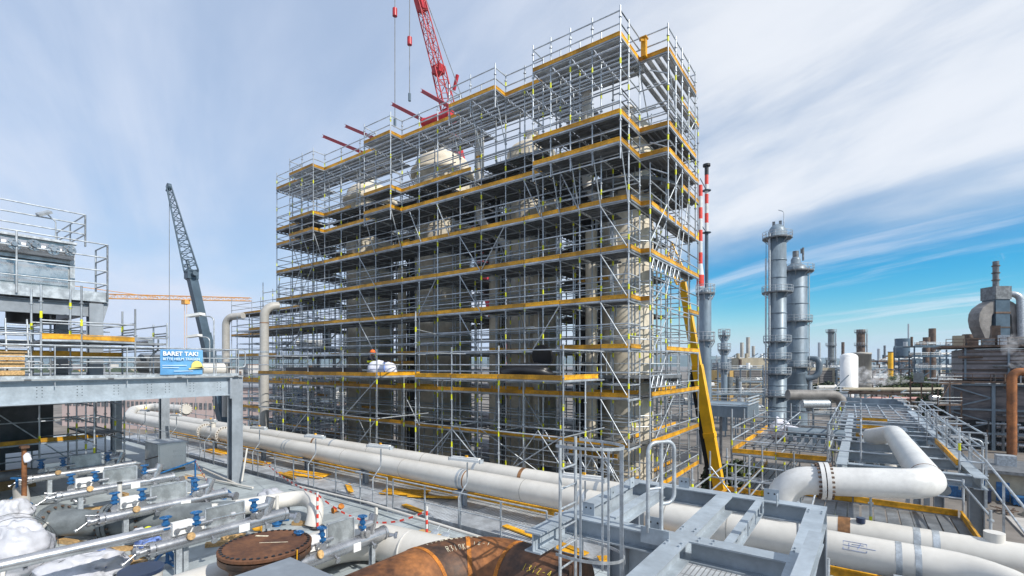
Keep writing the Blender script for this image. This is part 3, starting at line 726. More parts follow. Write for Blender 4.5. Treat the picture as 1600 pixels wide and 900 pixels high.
# worker kneeling by the bag
def person(loc, rz, label):
    root = thing('person', loc, label, 'person')
    J = {'pel': (0, 0, .42), 'wst': (0, .05, .62), 'chs': (0, .12, .86), 'nck': (0, .18, 1.02), 'hd': (0, .22, 1.13), 'top': (0, .23, 1.26),
         'shl': (-.19, .12, .95), 'ell': (-.26, .3, .78), 'hal': (-.16, .5, .66), 'shr': (.19, .12, .95), 'elr': (.26, .3, .76), 'har': (.15, .5, .62),
         'hil': (-.1, 0, .40), 'knl': (-.13, .38, .36), 'anl': (-.13, .3, .06), 'fol': (-.13, .44, .03), 'hir': (.1, 0, .38), 'knr': (.13, .3, .08), 'anr': (.13, -.12, .07), 'for': (.13, -.26, .04)}
    rad = {'pel': .15, 'wst': .14, 'chs': .165, 'nck': .06, 'hd': .10, 'top': .07, 'shl': .075, 'shr': .075, 'ell': .05, 'elr': .05, 'hal': .035, 'har': .035, 'hil': .095, 'hir': .095, 'knl': .07, 'knr': .07, 'anl': .05, 'anr': .05, 'fol': .04, 'for': .04}
    E_ = [('pel', 'wst'), ('wst', 'chs'), ('chs', 'nck'), ('nck', 'hd'), ('hd', 'top'), ('chs', 'shl'), ('shl', 'ell'), ('ell', 'hal'), ('chs', 'shr'), ('shr', 'elr'), ('elr', 'har'), ('pel', 'hil'), ('hil', 'knl'), ('knl', 'anl'), ('anl', 'fol'), ('pel', 'hir'), ('hir', 'knr'), ('knr', 'anr'), ('anr', 'for')]
    ks = list(J); me = bpy.data.meshes.new('body'); me.from_pydata([J[k] for k in ks], [(ks.index(a), ks.index(b)) for a, b in E_], [])
    o = bpy.data.objects.new('body', me); COL.objects.link(o); o.parent = root; WL[o.name] = Vector(loc)
    md = o.modifiers.new('skin', 'SKIN'); o.modifiers.new('sub', 'SUBSURF').levels = 2; o.modifiers['sub'].render_levels = 2
    for i, k in enumerate(ks):
        sv = me.skin_vertices[0].data[i]; sv.radius = (rad[k], rad[k]); sv.use_root = k == 'pel'
    me.materials.append(MATS['denim'])
    dg = bpy.context.evaluated_depsgraph_get(); m2 = bpy.data.meshes.new_from_object(o.evaluated_get(dg)); o.modifiers.clear(); o.data = m2; m2.name = 'body'
    m2.materials.append(MATS['tape']); m2.materials.append(MATS['skin'])
    for p in m2.polygons:
        c = p.center; p.use_smooth = True
        if c.z > 1.03 or (c.y > .43 and c.z > .5): p.material_index = 2
        elif .66 < c.z < .74: p.material_index = 1
    b = MB(); b.use('hivis').lathe((0, .22, 1.19), [(.145, 0), (.14, .03), (.125, .09), (.08, .14), (.0, .155)], 16); b.beam((0, .3, 1.19), (0, .42, 1.185), .14, .012)
    h = b.build('helmet', None, root, origin=(0, 0, 0)); h.location = (0, 0, 0)
    b = MB(); b.use('skin')
    for sx_ in (-1, 1): b.lathe((sx_ * .04, .325, 1.15), [(.0, -.012), (.014, 0), (.0, .012)], 8); b.lathe((sx_ * .105, .22, 1.12), [(0, -.03), (.02, 0), (0, .03)], 8)
    b.lathe((0, .335, 1.11), [(0, -.03), (.02, -.015), (.0, .03)], 8)
    h = b.build('face', None, root, origin=(0, 0, 0)); h.location = (0, 0, 0)
    root.rotation_euler = (0, 0, rz)
    return root
person((-21.34, 16.4, -.53), R(-60), 'worker in dark clothes and an orange helmet kneeling beside the white bulk bag')

# ------------------------------------------------------------------ ground, decks, walkway
b = MB(); b.add([(-7000, -300, GZ), (6500, -300, GZ), (6500, 6500, GZ), (-7000, 6500, GZ)], [(0, 1, 2, 3)]); struct('ground', b, 'asphalt')
b = MB(); b.box(14, 24, 34, 46, GZ, GZ + .12); struct('pavement', b, 'slab')
b = MB(); b.box(10, 40, 52, 58, GZ, GZ + .12); struct('pavement', b, 'slab')
b = MB(); b.box(-44, -4.4, -2, 10.35, DZ - .25, DZ)
for x in (-40, -32, -24, -16, -8):
    for y in (0, 5, 10): b.box(x - .2, x + .2, y - .2, y + .2, GZ, DZ - .25)
struct('deck_floor', b, 'deckplate')
b = MB(); b.use('beamgrey')
for y in (10.72, 12.0, 13.4, 14.7): b.ibeam((-42, y, DZ - .28), (3.5, y, DZ - .28), .3, .15)
for x in range(-41, 4, 4): b.box(x - .12, x + .12, 13.2, 13.44, GZ, DZ - .44); b.box(x - .12, x + .12, 10.8, 11.04, GZ, DZ - .44)
struct('walkway_frame', b)
b = MB(); x = -41.0; k = 0
while x < 3.0:
    w = rnd.choice((1.0, 1.5, 2.0)); g = k % 5
    if 1:
        g = min(g, 3); z = DZ - .1 + rnd.uniform(0, .03)
        b.use(('grating', 'plankbright', 'grating', 'plankbright')[g]); b.box(x + .02, x + w - .02, 10.75, 12.2, z - .05, z)
        b.use(('plankbright', 'grating', 'plankbright', 'grating_fine')[g]); b.box(x + .02, x + w - .02, 12.25, 14.8, z - .06, z - .01)
    x += w; k += 1
struct('walkway', b)
# dark steel and pipes down in the slot between deck and walkway
b = MB()
for y, z, r, m in ((10.45, -5.3, .08, 'redpipe'), (10.58, -5.5, .1, 'midsteel'), (10.5, -5.75, .06, 'blue'), (10.62, -5.2, .05, 'galv'), (10.4, -5.05, .04, 'darksteel')):
    b.use(m).tube((-42, y, z), (-2, y, z), r, 8)
tag(b.build('utility_pipes'), 'bundle of thin pipes in the slot beside the plate deck', 'pipework')

# yellow planks left lying on the walkway
for k, (x, y, l, a, m) in enumerate(((-19.8, 11.7, 2.2, 12, 3), (-20.4, 11.3, 1.6, -6, 1), (-16.3, 11.6, 1.3, -30, 1), (-13.9, 12.2, 1.8, 24, 3), (-12.7, 12.6, 1.9, 28, 1), (-12.2, 11.2, 1.2, -10, 1), (-7.7, 11.4, 2.0, -12, 1), (-6.4, 11.0, 1.4, -14, 2), (-4.7, 11.2, 1.2, 40, 2), (-24.5, 11.8, 2.2, 5, 2), (-29, 11.9, 2.3, 0, 3), (-4.3, 12.0, 1.4, 15, 2))):
    c, s_ = math.cos(R(a)), math.sin(R(a))
    b = MB()
    for j in range(m): b.beam((x - c * l / 2 - s_ * j * .24, y - s_ * l / 2 + c * j * .24, DZ - .03 + .012 * j), (x + c * l / 2 - s_ * j * .24, y + s_ * l / 2 + c * j * .24, DZ - .03 + .012 * j), .2, .035)
    labs = ['three yellow boards lying by the walkway rail near the grey column', 'single yellow board lying in front of the three boards by the column', 'short yellow board lying askew on the walkway grating', 'three yellow boards fanned beside the walkway pipe support', 'single yellow board slanting across the grating beside the fanned boards', 'yellow board lying flat against the guardrail before the boards fan',
            'long yellow board lying at the guardrail near the rust brown elbow', 'pair of yellow boards behind the guardrail by the white barrier post', 'pair of yellow boards lying steeply askew below the ladder cage', 'pair of yellow boards on the walkway behind the white cabinet', 'three yellow boards on the walkway far left behind the columns', 'pair of yellow boards under the big pipe by the ladder']
    tag(b.build('yellow_board', 'yellow'), labs[k], 'board', 'yellow boards lying on the walkway')
b = MB(); b.use('yellow')
for a, c in zip(range(-40, 3, 3), range(-37, 6, 3)):
    b.beam((a, 13.25, DZ - .02), (c - .05, 13.25, DZ - .02), .03, .2, (0, 0, 1), 0, .1); b.beam((a, 13.25, DZ), (c - .05, 13.25, DZ), .06, .04, (0, 0, 1), 0, .17)
tag(b.build('toe_board'), 'long line of yellow toe boards beneath the two big cream pipes', 'toe board')

# ------------------------------------------------------------------ guardrails
def guardrail(pts, label, h=1.05, step=1.5, r=.024, group='guardrails', mids=(.5,), toe=0, m='galv', name='guardrail'):
    root = thing(name, pts[0], label, 'guardrail', group)
    b = MB()
    for p, q in zip(pts, pts[1:]):
        p, q = Vector(p), Vector(q); up = Vector((0, 0, 1))
        for k in (*mids, 1.0): b.tube(p + up * h * k, q + up * h * k, r if k == 1 else r * .8, 8)
        if toe: b.beam(p, q, .008, toe, (0, 0, 1), 0, toe / 2)
    b.build('rail', m, root)
    for p, q in zip(pts, pts[1:]):
        p, q = Vector(p), Vector(q); n = max(1, round((q - p).length / step))
        for i in range(n + 1):
            if i == n and q != Vector(pts[-1]): continue
            c = p.lerp(q, i / n); b = MB(); b.box(c.x - .025, c.x + .025, c.y - .012, c.y + .012, c.z - .25, c.z + h); b.build('post', m, root)
    return root
guardrail([(-41, 10.66, DZ - .05), (-26, 10.66, DZ - .05)], 'galvanised guardrail of the walkway left of the white cabinet', toe=.12)
guardrail([(-25.9, 10.66, DZ - .05), (-12.9, 10.66, DZ - .05)], 'galvanised walkway guardrail between white cabinet and rounded gate ends', toe=.12)
guardrail([(-12.6, 10.66, DZ - .05), (-6.6, 10.66, DZ - .05)], 'galvanised walkway guardrail behind the red and white barrier posts', toe=.12)
guardrail([(-6.35, 10.66, DZ - .05), (-4.0, 10.66, DZ - .05)], 'short guardrail section left of the ladder cage', toe=.12, step=.8)
b = MB(); b.tube((-13.2, 10.1, DZ + .25), (-5.6, 9.55, DZ + .3), .045, 10); b.tube((-17.6, 10.0, DZ + .22), (-13.2, 10.1, DZ + .25), .035, 8)
for x in (-12.5, -10.2, -7.6): b.box(x - .04, x + .04, 9.85, 9.93, DZ, DZ + .25)
tag(b.build('conduit_pipe', 'cream'), 'thin cream conduit running along the deck edge', 'pipe')
for k, x in enumerate((-9.6, -9.2)):
    root = thing('deck_floodlight', (x, 9.7, DZ + .1), ['small floodlight on the deck edge conduit', 'larger floodlight hanging from the deck edge conduit'][k], 'floodlight')
    b = MB(); b.beam((x - .12, 9.6, DZ + .12), (x + .12, 9.62, DZ + .14), .2, .05, (.2, -.5, 1)); b.build('housing', 'galv', root)
    b = MB(); b.tube((x, 9.64, DZ + .14), (x, 9.78, DZ + .28), .015, 6); b.build('bracket', 'galv', root)

# ------------------------------------------------------------------ two big cream pipes along the walkway
def bandsX(xs, y, z, m, w): return [((x, y, z), (1, 0, 0), m, w) for x in xs]
near = pipe_thing('process_pipe', 'thick cream pipe nearest the walkway guardrail, with brown weld rings and flanges',
    [(-43.72, 16, -3.59), (-55.37, 16, -3.86), (-44.84 - .3, 12.6, -3.98), (2.3, 12.6, -3.98), (2.55, 9.4, -4.15)], .355, 'cream', 1.1, 24,
    bands=bandsX([-.95], 12.6, -3.98, 'weldbrown', .16) + bandsX([-36.5, -31, -17.9, -14.2, -8.6, -4.1, -2.6], 12.6, -3.978, 'concrete', .018) + bandsX([-10.98], 12.6, -3.98, 'weldbrown', .05) + bandsX([-11.25, -11.1, -6.6, -6.42, .62, .92, -22.3, -22.55], 12.6, -3.98, 'galv', .1) + [((2.43, 10.9, -4.07), (0, 1, .05), 'weldbrown', .05)],
    group='big cream pipes', flanges=[((-31.84, 12.6, -3.98), (1, 0, 0), 20), ((-29.42, 12.6, -3.98), (1, 0, 0), 20), ((-43.97, 16, -3.6), (1, 0, 0), 16)])
far = pipe_thing('process_pipe', 'thick cream pipe running behind the nearest cream pipe, closer to the scaffold',
    [(-47, 13.98, -3.98), (8, 13.98, -3.98)], .345, 'cream', 1, 24, bands=bandsX([-22.3, -9.6], 13.98, -3.98, 'weldbrown', .14) + bandsX([-.32], 13.98, -3.98, 'weldbrown', .24) + bandsX([-30, -25.5, -18, -14.5, -5, 2.9], 13.98, -3.978, 'concrete', .018) + bandsX([-20.8, -11.7, -6.7, 1.0, 1.32], 13.98, -3.98, 'galv', .12), group='big cream pipes')
b = MB(); b.tube((-.0, 13.85, -3.68), (-.0, 13.85, -3.56), .09, 12); b.build('cap', 'navy', far)
b = MB(); b.tube((2.25, 14, -3.7), (2.25, 14, -3.48), .17, 16); b.build('stub', 'cream', far)
b = MB(); x = -30.73; b.tube((x, 12.6, -3.7), (x, 12.6, -3.35), .14, 14); b.disc((x, 12.6, -3.35), (0, 0, 1), .2, .06); b.build('branch', 'cream', near)
for k, x in enumerate((-30.5, -24.9, -20.9, -16.6, -11.2, -6.5, -1.8, .78)):
    root = thing('pipe_support', (x, 13.3, DZ - .1), ['grey pipe support behind the back columns', 'grey pipe support behind the white cabinet', 'grey pipe support behind the wide front column', 'grey pipe support between two boards piles', 'tall grey pipe support beside the fanned yellow boards', 'grey pipe support behind the ladder cage', 'grey pipe support below the galvanised beams', 'clamped pipe support at the right edge by the steel plank deck'][k], 'pipe support', 'pipe supports')
    b = MB(); b.ibeam((x, 12.6, DZ - .12), (x, 12.6, -4.4), .18, .18); b.build('leg', 'beamgrey', root)
    b = MB(); b.ibeam((x, 13.98, DZ - .12), (x, 13.98, -4.4), .18, .18); b.build('leg', 'beamgrey', root)
    b = MB(); b.box(x - .16, x + .16, 12.2, 14.35, -4.42, -4.335); b.build('saddle', 'beamgrey', root)
# small clamp bolts at the right edge
root = thing('clamp_bracket', (.78, 12.05, -4.3), 'galvanised clamp with upright bolts in front of the nearest cream pipe', 'clamp')
b = MB(); b.beam((-1.9, 11.95, -4.55), (3.4, 11.95, -4.5), .14, .16); b.build('bar', 'galv', root)
b = MB(); b.box(.52, .72, 11.9, 12.1, -4.45, -4.12); b.box(.82, 1.02, 11.9, 12.1, -4.45, -4.12); b.build('lug', 'galv', root)
for x in (-.55, 1.55, 1.95):
    b = MB(); b.tube((x, 11.9, -4.55), (x, 11.9, -4.0), .035, 8); b.tube((x, 11.9, -4.42), (x, 11.9, -4.36), .07, 8); b.build('bolt', 'galv', root)

# pen sketch on the nearest pipe
b = MB()
def onp(x, a): return Vector((x, 12.6 - .359 * math.cos(R(a)), -3.98 + .359 * math.sin(R(a))))
for x0, a0, x1, a1 in ((-.3, 20, .1, 20), (-.3, 48, .1, 48), (-.3, 20, -.3, 48), (.1, 20, .1, 48), (-.3, 34, .25, 33), (-.2, 24, -.2, 44), (-.05, 28, .0, 46), (-.15, 40, .05, 41)): b.tube(onp(x0, a0), onp(x1, a1), .004, 5)
b.build('pen_sketch', 'bluewrap', near)
# lamps along the walkway
lt = None
ll = ['walkway strip lamp farthest left, behind the back column', 'walkway strip lamp seen between the two back columns', 'walkway strip lamp above the flanged pipe joint', 'walkway strip lamp just left of the grey front column', 'walkway strip lamp just right of the grey front column', 'walkway strip lamp second right of the grey front column', 'walkway strip lamp above the fanned yellow boards',
      'walkway strip lamp above the long yellow board', 'walkway strip lamp seen through the ladder cage']
for k, x in enumerate((-36.5, -31.6, -27.2, -24.4, -22.22, -17.76, -13.76, -9.75, -5.79)):
    if lt is None:
        lt = thing('walkway_lamp', (x, 10.75, DZ), ll[k], 'lamp', 'walkway strip lamps')
        b = MB(); b.path([(x, 10.75, DZ), (x, 10.75, -3.95), (x + .12, 11.0, -3.55), (x + .12, 11.0, -2.95)], .022, 8, .1, 3); b.build('pole', 'galv', lt)
        b = MB(); b.use('lamp').beam((x - .55, 11.0, -2.9), (x + .65, 11.0, -2.86), .17, .07); b.beam((x - .5, 11.0, -2.84), (x + .6, 11.0, -2.80), .1, .05)
        b.use('galv').box(x - .59, x - .55, 10.92, 11.08, -2.95, -2.85); b.box(x + .65, x + .69, 10.92, 11.08, -2.92, -2.8); b.build('luminaire', None, lt)
        b = MB(); b.box(x + .05, x + .13, 10.97, 11.03, -2.8, -2.74); b.build('marker', 'yellow', lt)
        lx = x
    else: clone(lt, (x, 10.75, DZ), None, ll[k])

# two upright pipes with bends at the left end of the scaffold
pipe_thing('bend_pipe', 'upright cream pipe bending into the scaffold at its left end', [(-33.5, 17.0, -5), (-33.5, 17.0, 4.05), (-33.24, 17.9, 4.15)], .29, 'pipegrey', .75, 18, bands=[((-33.5, 17.0, .9), (0, 0, 1), 'galv', .14), ((-33.5, 17.0, 2.9), (0, 0, 1), 'weldbrown', .06)], group='upright bend pipes')
pipe_thing('bend_pipe', 'upright cream pipe farther left bending into the small scaffold', [(-49.66, 21.5, -5), (-49.66, 21.5, 4.6), (-47.93, 22.3, 4.7)], .33, 'pipegrey', .85, 18, bands=[((-49.66, 21.5, 1.5), (0, 0, 1), 'weldbrown', .1)], group='upright bend pipes')
# small scaffold behind them
s2 = Scaffold((-44, 25, GZ), 'smaller scaffold block left of the main scaffold, around the upright bend pipes')
x2 = (-51.86, -46.0, -43.8, -41.5, -39.3, -37.2); y2 = (23.0, 25.0, 27.5)
for x in x2:
    for y in y2: s2.std(x, y, GZ, 6.4 + (x * 3 % 1))
for x in (-38.0, -36.3): s2.std(x, 20.5, GZ, 7.6); s2.std(x, 22.5, GZ, 8.6)
for z in (5.0, 2.9, .6, -1.4, -3.4, -5.4):
    for k in range(5):
        for y in y2: s2.led((x2[k], y, z), (x2[k + 1], y, z)); s2.rails((x2[k], y, z), (x2[k + 1], y, z))
        s2.deck(x2[k], x2[k + 1], 23, 25, z)
        if (k + int(z)) % 3: s2.board((x2[k], 22.96, z), (x2[k + 1], 22.96, z))
    for x in x2: s2.led((x, 23, z), (x, 27.5, z)); s2.led((x, 23, z + 1), (x, 27.5, z + 1))
    for h in (0, .5, 1): s2.led((-38.0, 20.5, z + h + 1), (-36.3, 20.5, z + h + 1)); s2.led((-36.3, 20.5, z + h + 1), (-34.5, 20.5, z + h + 1))
s2.finish()
# low scaffold on the walkway at the far left, beyond the deck
s5 = Scaffold((-46, 13, DZ), 'low yellow boarded scaffold at the far left end of the walkway')
for x in (-50, -48, -46, -44, -42.5):
    for y in (15.2, 17.5): s5.std(x, y, GZ, -3.3 + (x % 3) * .3)
for z in (-5.2, -6.6):
    for a, c in zip((-50, -48, -46, -44), (-48, -46, -44, -42.5)):
        for y in (15.2, 17.5): s5.rails((a, y, z), (c, y, z)); s5.board((a, y, z), (c, y, z))
        s5.deck(a, c, 15.2, 17.5, z)
s5.finish()

# ------------------------------------------------------------------ left steel structure with its upper floor
FX = -20.62
root = thing('steel_gantry', (FX, 9.3, DZ), 'grey steel portal carrying the raised floor at the left', 'steel frame')
def hcol(x, y, z0, z1, h=.42, w=.42, m='beamgrey', up=(1, 0, 0)):
    b = MB(); b.ibeam((x, y, z0), (x, y, z1), h, w, .03, .02, up); b.box(x - h / 2 - .08, x + h / 2 + .08, y - w / 2 - .08, y + w / 2 + .08, z0, z0 + .03); return b.build('column', m, root)
hcol(FX - .1, 9.32, DZ, -.50); hcol(-33.3, 11.0, DZ, -1.2); hcol(-33.9, 8.9, DZ, -1.2); hcol(FX - .1, -2, DZ, -1.2)
b = MB(); b.use('steelbeam').ibeam((FX, -4, -.86), (FX, 9.05, -.86), .72, .34, .03, .02)
b.use('darksteel')
y = -2.5
while y < 8.8:
    for dz in (-.08, .02, .12, .22):
        for dy in (0, .12): b.tube((FX + .008, y + dy, -.92 + dz), (FX + .014, y + dy, -.92 + dz), .016, 6)
    y += (.55, .95, .8)[int(y * 3) % 3]
b.build('main_beam', None, root)
b = MB(); b.use('beamgrey')
for y in (9.1, 5.0, 1.0): b.ibeam((FX - .2, y, -.8), (-36, y, -.8), .5, .25)
b.ibeam((-33.3, -4, -.86), (-33.3, 11.1, -.86), .6, .3); b.box(FX + .005, FX + .2, 9.0, 9.08, -1.35, -.52)
b.build('floor_beam', None, root)
b = MB(); b.box(FX - 1.4, FX + .22, -4, 9.5, -.49, -.44); b.box(-37, -28.6, -4, 9.5, -.49, -.44); b.box(-28.6, FX - 1.4, -4, 4.6, -.49, -.44)
b.build('floor', 'gratefloor', root)
for y in (5.3, 6.6, 8.1, 9.2): b = MB(); b.box(-28.6, FX - 1.4, y, y + .32, -.49, -.44); b.build('floor_strip', 'gratefloor', root)
fl = root
guardrail([(FX + .12, -3.5, -.44), (FX + .12, 9.35, -.44)], 'galvanised guardrail on top of the raised floor beam, behind the blue banner', 1.05, 1.8, .024, mids=(.33, .66), toe=.1)
guardrail([(FX - .3, 9.45, -.44), (-32.0, 9.45, -.44)], 'galvanised guardrail along the back edge of the raised floor', 1.05, 1.8, mids=(.5,))
b = MB(); b.path([(FX + .12, 9.35, .6), (FX + .12, 9.62, .6), (FX + .12, 9.62, -.1), (FX + .12, 9.35, -.1)], .024, 8, .12, 4); tag(b.build('rail_end', 'galv'), 'rounded end loop of the raised floor guardrail', 'guardrail')
# banner
by0, by1 = 6.63, 8.02
root = thing('safety_banner', (FX + .16, by0, -.38), 'blue safety banner with a yellow helmet hung on the raised guardrail', 'banner')
NY, NZ = 16, 8; zt, zb = .56, -.36
def bpt(u, v):
    return (FX + .17 + .018 * math.sin(u * 11 + v * 2) + .012 * math.sin(v * 7 + u * 3), by0 + (by1 - by0) * u, zb + (zt - zb) * v - .03 * math.sin(u * math.pi * 5) * max(0, v - .8))
b = MB(); vs = [bpt(i / NY, j / NZ) for j in range(NZ + 1) for i in range(NY + 1)]
b.add(vs, [(j * (NY + 1) + i, j * (NY + 1) + i + 1, (j + 1) * (NY + 1) + i + 1, (j + 1) * (NY + 1) + i) for j in range(NZ) for i in range(NY)], True)
b.build('cloth', 'bannerblue', root)
def btext(s_, size, u, v, mt):
    cu = bpy.data.curves.new('lettering', 'FONT'); cu.body = s_; cu.size = size; cu.extrude = .004; cu.offset = size * .03; cu.space_character = 1.02
    o = bpy.data.objects.new('lettering', cu); COL.objects.link(o); me = bpy.data.meshes.new_from_object(o.evaluated_get(bpy.context.evaluated_depsgraph_get()))
    bpy.data.objects.remove(o); me.materials.clear(); me.materials.append(MATS[mt]); o = bpy.data.objects.new('lettering', me); COL.objects.link(o); o.parent = root
    o.rotation_euler = (R(90), 0, R(90)); o.location = Vector((FX + .215, by0 + (by1 - by0) * u, zb + (zt - zb) * v)) - WL[root.name]
btext('BARET TAK!', .21, .05, .76, 'textwhite'); btext('BITTE HELM TRAGEN', .125, .05, .58, 'textpale')
b = MB()
for v, u0, u1 in ((.37, .04, .6), (.28, .04, .42), (.14, .3, .75)):
    b.box(FX + .212, FX + .216, by0 + (by1 - by0) * u0, by0 + (by1 - by0) * u1, zb + (zt - zb) * v - .012, zb + (zt - zb) * v + .012)
b.build('small_print', 'textpale', root)
b = MB(); hy = by0 + (by1 - by0) * .84; hz = zb + .92 * .26; vs = []
for k in range(17):
    t = math.pi * k / 16; vs.append((0, hy - .19 * math.cos(t), hz + .27 * math.sin(t) ** .8))
n = len(vs); vv = [(FX + .205, y, z) for _, y, z in vs] + [(FX + .235, y, z) for _, y, z in vs]
b.add(vv, [tuple(range(n, 2 * n)), tuple(range(n - 1, -1, -1))] + [(i, (i + 1) % n, n + (i + 1) % n, n + i) for i in range(n)])
b.beam((FX + .22, hy - .27, hz - .03), (FX + .22, hy + .22, hz + .03), .03, .05); b.build('helmet_picture', 'helmet', root)

# air cooler on the raised floor (upper left)
root = thing('air_cooler', (-24, 3, -.44), 'silver clad air cooler on grey columns with galvanised railings at the left edge', 'cooler')
for x, y in ((-24.0, 5.64), (-24.0, -1.5), (-29, 5.64)):
    b = MB(); b.ibeam((x, y, -.44), (x, y, 2.35), .42, .42, .03, .02, (1, 0, 0)); b.build('column', 'beamgrey', root)
b = MB(); b.use('galv').box(-29.4, -23.75, -4, 6.0, 2.42, 2.80); b.use('beamgrey').ibeam((-24, -4, 2.1), (-24, 5.6, 2.1), .5, .25); b.ibeam((-24, 5.4, 2.15), (-29, 5.4, 2.15), .5, .25); b.ibeam((-24, 2.4, 2.15), (-29, 2.4, 2.15), .5, .25)
b.add([(-23.9, 5.88, 2.41), (-23.9, 6.05, 2.41), (-23.9, 5.88, 1.7), (-24.1, 5.88, 2.41), (-24.1, 6.05, 2.41), (-24.1, 5.88, 1.7)], [(0, 1, 2), (3, 5, 4), (0, 2, 5, 3), (1, 4, 5, 2), (0, 3, 4, 1)])
b.build('platform', None, root)
b = MB(); b.use('sheet').box(-28.5, -24.25, -4, 5.05, 2.81, 4.55); b.use('silver')
for y in (-.2, 2.6): b.box(-24.28, -24.2, y, y + 2.3, 2.95, 3.75)
b.use('galv')
for y in (-.6, 2.35, 4.95): b.box(-24.3, -24.15, y, y + .14, 2.81, 4.55)
b.box(-24.3, -24.16, -4, 5.1, 3.80, 3.92); b.box(-28.6, -24.1, -4, 5.15, 4.55, 4.63); b.use('darksteel').box(-24.26, -24.235, -4, 4.9, 3.76, 3.8)
b.build('casing', None, root)
b = MB(); b.use('silver').tube((-24.0, -4, 4.2), (-24.0, 2.2, 4.2), .24, 16); b.tube((-24.0, 2.5, 4.2), (-24.0, 5.0, 4.15), .24, 16)
b.build('header_pipe', None, root)
for k, y in enumerate((.3, .9, 1.5, 2.9, 3.4, 3.9, 4.4, 4.85)):
    b = MB(); z = 4.18 + (k % 2) * .06; b.disc((-23.75, y, z), (1, .2, 0), .2, .07, 14); b.bolts((-23.7, y, z), (1, .2, 0), .14, 6, .03, .06); b.disc((-23.66, y, z), (1, .2, 0), .08, .1, 10); b.build('flange', 'silver', root)
b = MB(); b.use('redpipe').box(-24.3, -24.2, -4, 2.6, 4.63, 4.66); b.build('edge_strip', None, root)
b = MB(); b.use('darksteel').tube((-25.6, 1.2, 1.35), (-25.6, 1.2, 2.35), .85, 24); b.tube((-26, 4.2, 1.6), (-26, 4.2, 2.35), .7, 24); b.use('sheet').tube((-25.2, 3.9, 2.0), (-25.2, 3.9, 2.3), .95, 24); b.build('fan_ring', None, root)
def fence_part(pts, h, step, mids, nm):
    b = MB()
    for p, q in zip(pts, pts[1:]):
        p, q = Vector(p), Vector(q); up = Vector((0, 0, 1)); n = max(1, round((q - p).length / step))
        for k in mids: b.tube(p + up * h * k, q + up * h * k, .026, 8)
        for i in range(n + 1): c = p.lerp(q, i / n); b.tube((c.x, c.y, c.z - .1), (c.x, c.y, c.z + h), .032, 8)
    b.build(nm, 'galv', root)
fence_part([(-23.7, -4, 2.6), (-23.7, 5.95, 2.6), (-25.2, 5.95, 2.6)], 2.05, 2.7, (.25, .5, .75, 1), 'side_railing')
fence_part([(-24.2, -4, 4.65), (-24.2, 5.4, 4.65), (-28.5, 5.4, 4.65)], 1.12, 2.6, (.33, .66, 1), 'top_railing')
r2 = root
root = thing('floodlight', (-24.1, 4.2, 5.2), 'small floodlight on the railing of the silver air cooler', 'floodlight')
b = MB(); b.beam((-24.1, 4.05, 5.42), (-24.1, 4.4, 5.62), .3, .09, (.4, -.5, 1)); b.build('housing', 'galv', root)
b = MB(); b.path([(-24.15, 4.55, 4.65), (-24.15, 4.55, 5.3), (-24.1, 4.32, 5.5)], .022, 8, .1, 3); b.build('arm', 'galv', root)
# scaffold under the cooler
s3 = Scaffold((-22, 4, -.44), 'scaffold with yellow boards standing under the silver air cooler')
b = MB(); b.path([(-1.1, 10.9, DZ - .1), (-1.1, 10.9, -3.9), (-1.0, 11.0, -3.5), (-1.0, 11.0, -2.7)], .03, 8, .1, 3); tag(b.build('bent_post', 'galv'), 'thin bent grey post behind the right end of the beam frame', 'post')
x3 = (-22.9, -21.5); y3 = (-1.2, .6, 2.4, 3.7, 4.7, 6.2, 7.2)
for y in y3:
    for x in x3: s3.std(x, y, -.44, 1.9 + (y * 1.7 % .8) if y < 7 else 1.6)
for k in range(len(y3) - 1):
    for x in x3:
        for z in (.1, .62, 1.0, 1.45): 
            if (k + int(z * 3)) % 3 or z == .62: s3.led((x, y3[k], z), (x, y3[k + 1], z))
    if k != 2: s3.deck(x3[0], x3[1], y3[k], y3[k + 1], .82 if k > 2 else .3, 'y')
    if k in (3, 4): s3.board((x3[1], y3[k], .84), (x3[1], y3[k + 1], .84))
    if k in (0, 1, 3, 4): s3.board((x3[0], y3[k], .28), (x3[0], y3[k + 1], .28))
    for y in (y3[k],): s3.led((x3[0], y, .75), (x3[1], y, .75)); s3.led((x3[0], y, 1.3), (x3[1], y, 1.3))
for x in (-28.2, -26.6, -25.2):
    for y in (-.5, 1.2, 3.1, 4.6, 6.4): s3.std(x, y, -.44, 2.0 if y < 5 else 1.2)
    for a, c in zip((-.5, 1.2, 3.1, 4.6), (1.2, 3.1, 4.6, 6.4)):
        for z in (.0, .45, .9, 1.35): s3.led((x, a, z), (x, c, z))
        if x < -26: s3.board((x, a, .4), (x, c, .4)); s3.deck(x, x + 1.4, a, c, .38, 'y')
for y in (6.2, 7.2):
    for z in (.55, 1.1, 1.5): s3.led((-26.5, y, z), (-21.5, y, z)); s3.led((-22.9, y, z - .3), (-21.5, y, z - .3))
s3.brace((-22.9, .7, -.3), (-22.9, 2.3, .6)); s3.brace((-22.9, 2.3, -.3), (-22.9, .7, .6))
s3.finish(1.0)
root = thing('ladder', (-21.8, 3.1, -.44), 'galvanised ladder leaning in the scaffold below the air cooler', 'ladder')
for y in (3.0, 3.5):
    b = MB(); b.tube((-21.9, y, -.44), (-22.3, y, 1.5), .025, 8); b.build('stile', 'galv', root)
for k in range(7):
    b = MB(); z = -.2 + k * .25; b.tube((-21.95 - k * .05, 3.0, z), (-21.95 - k * .05, 3.5, z), .018, 6); b.build('rung', 'galv', root)
root = thing('pallet_box', (-21.5, 3.2, -.44), 'wooden crate on the raised floor at the left edge', 'crate')
b = MB()
for z in (-.4, -.12, .14): b.box(-22.1, -21.2, 2.0, 3.28, z, z + .22)
b.build('planking', 'wood', root)
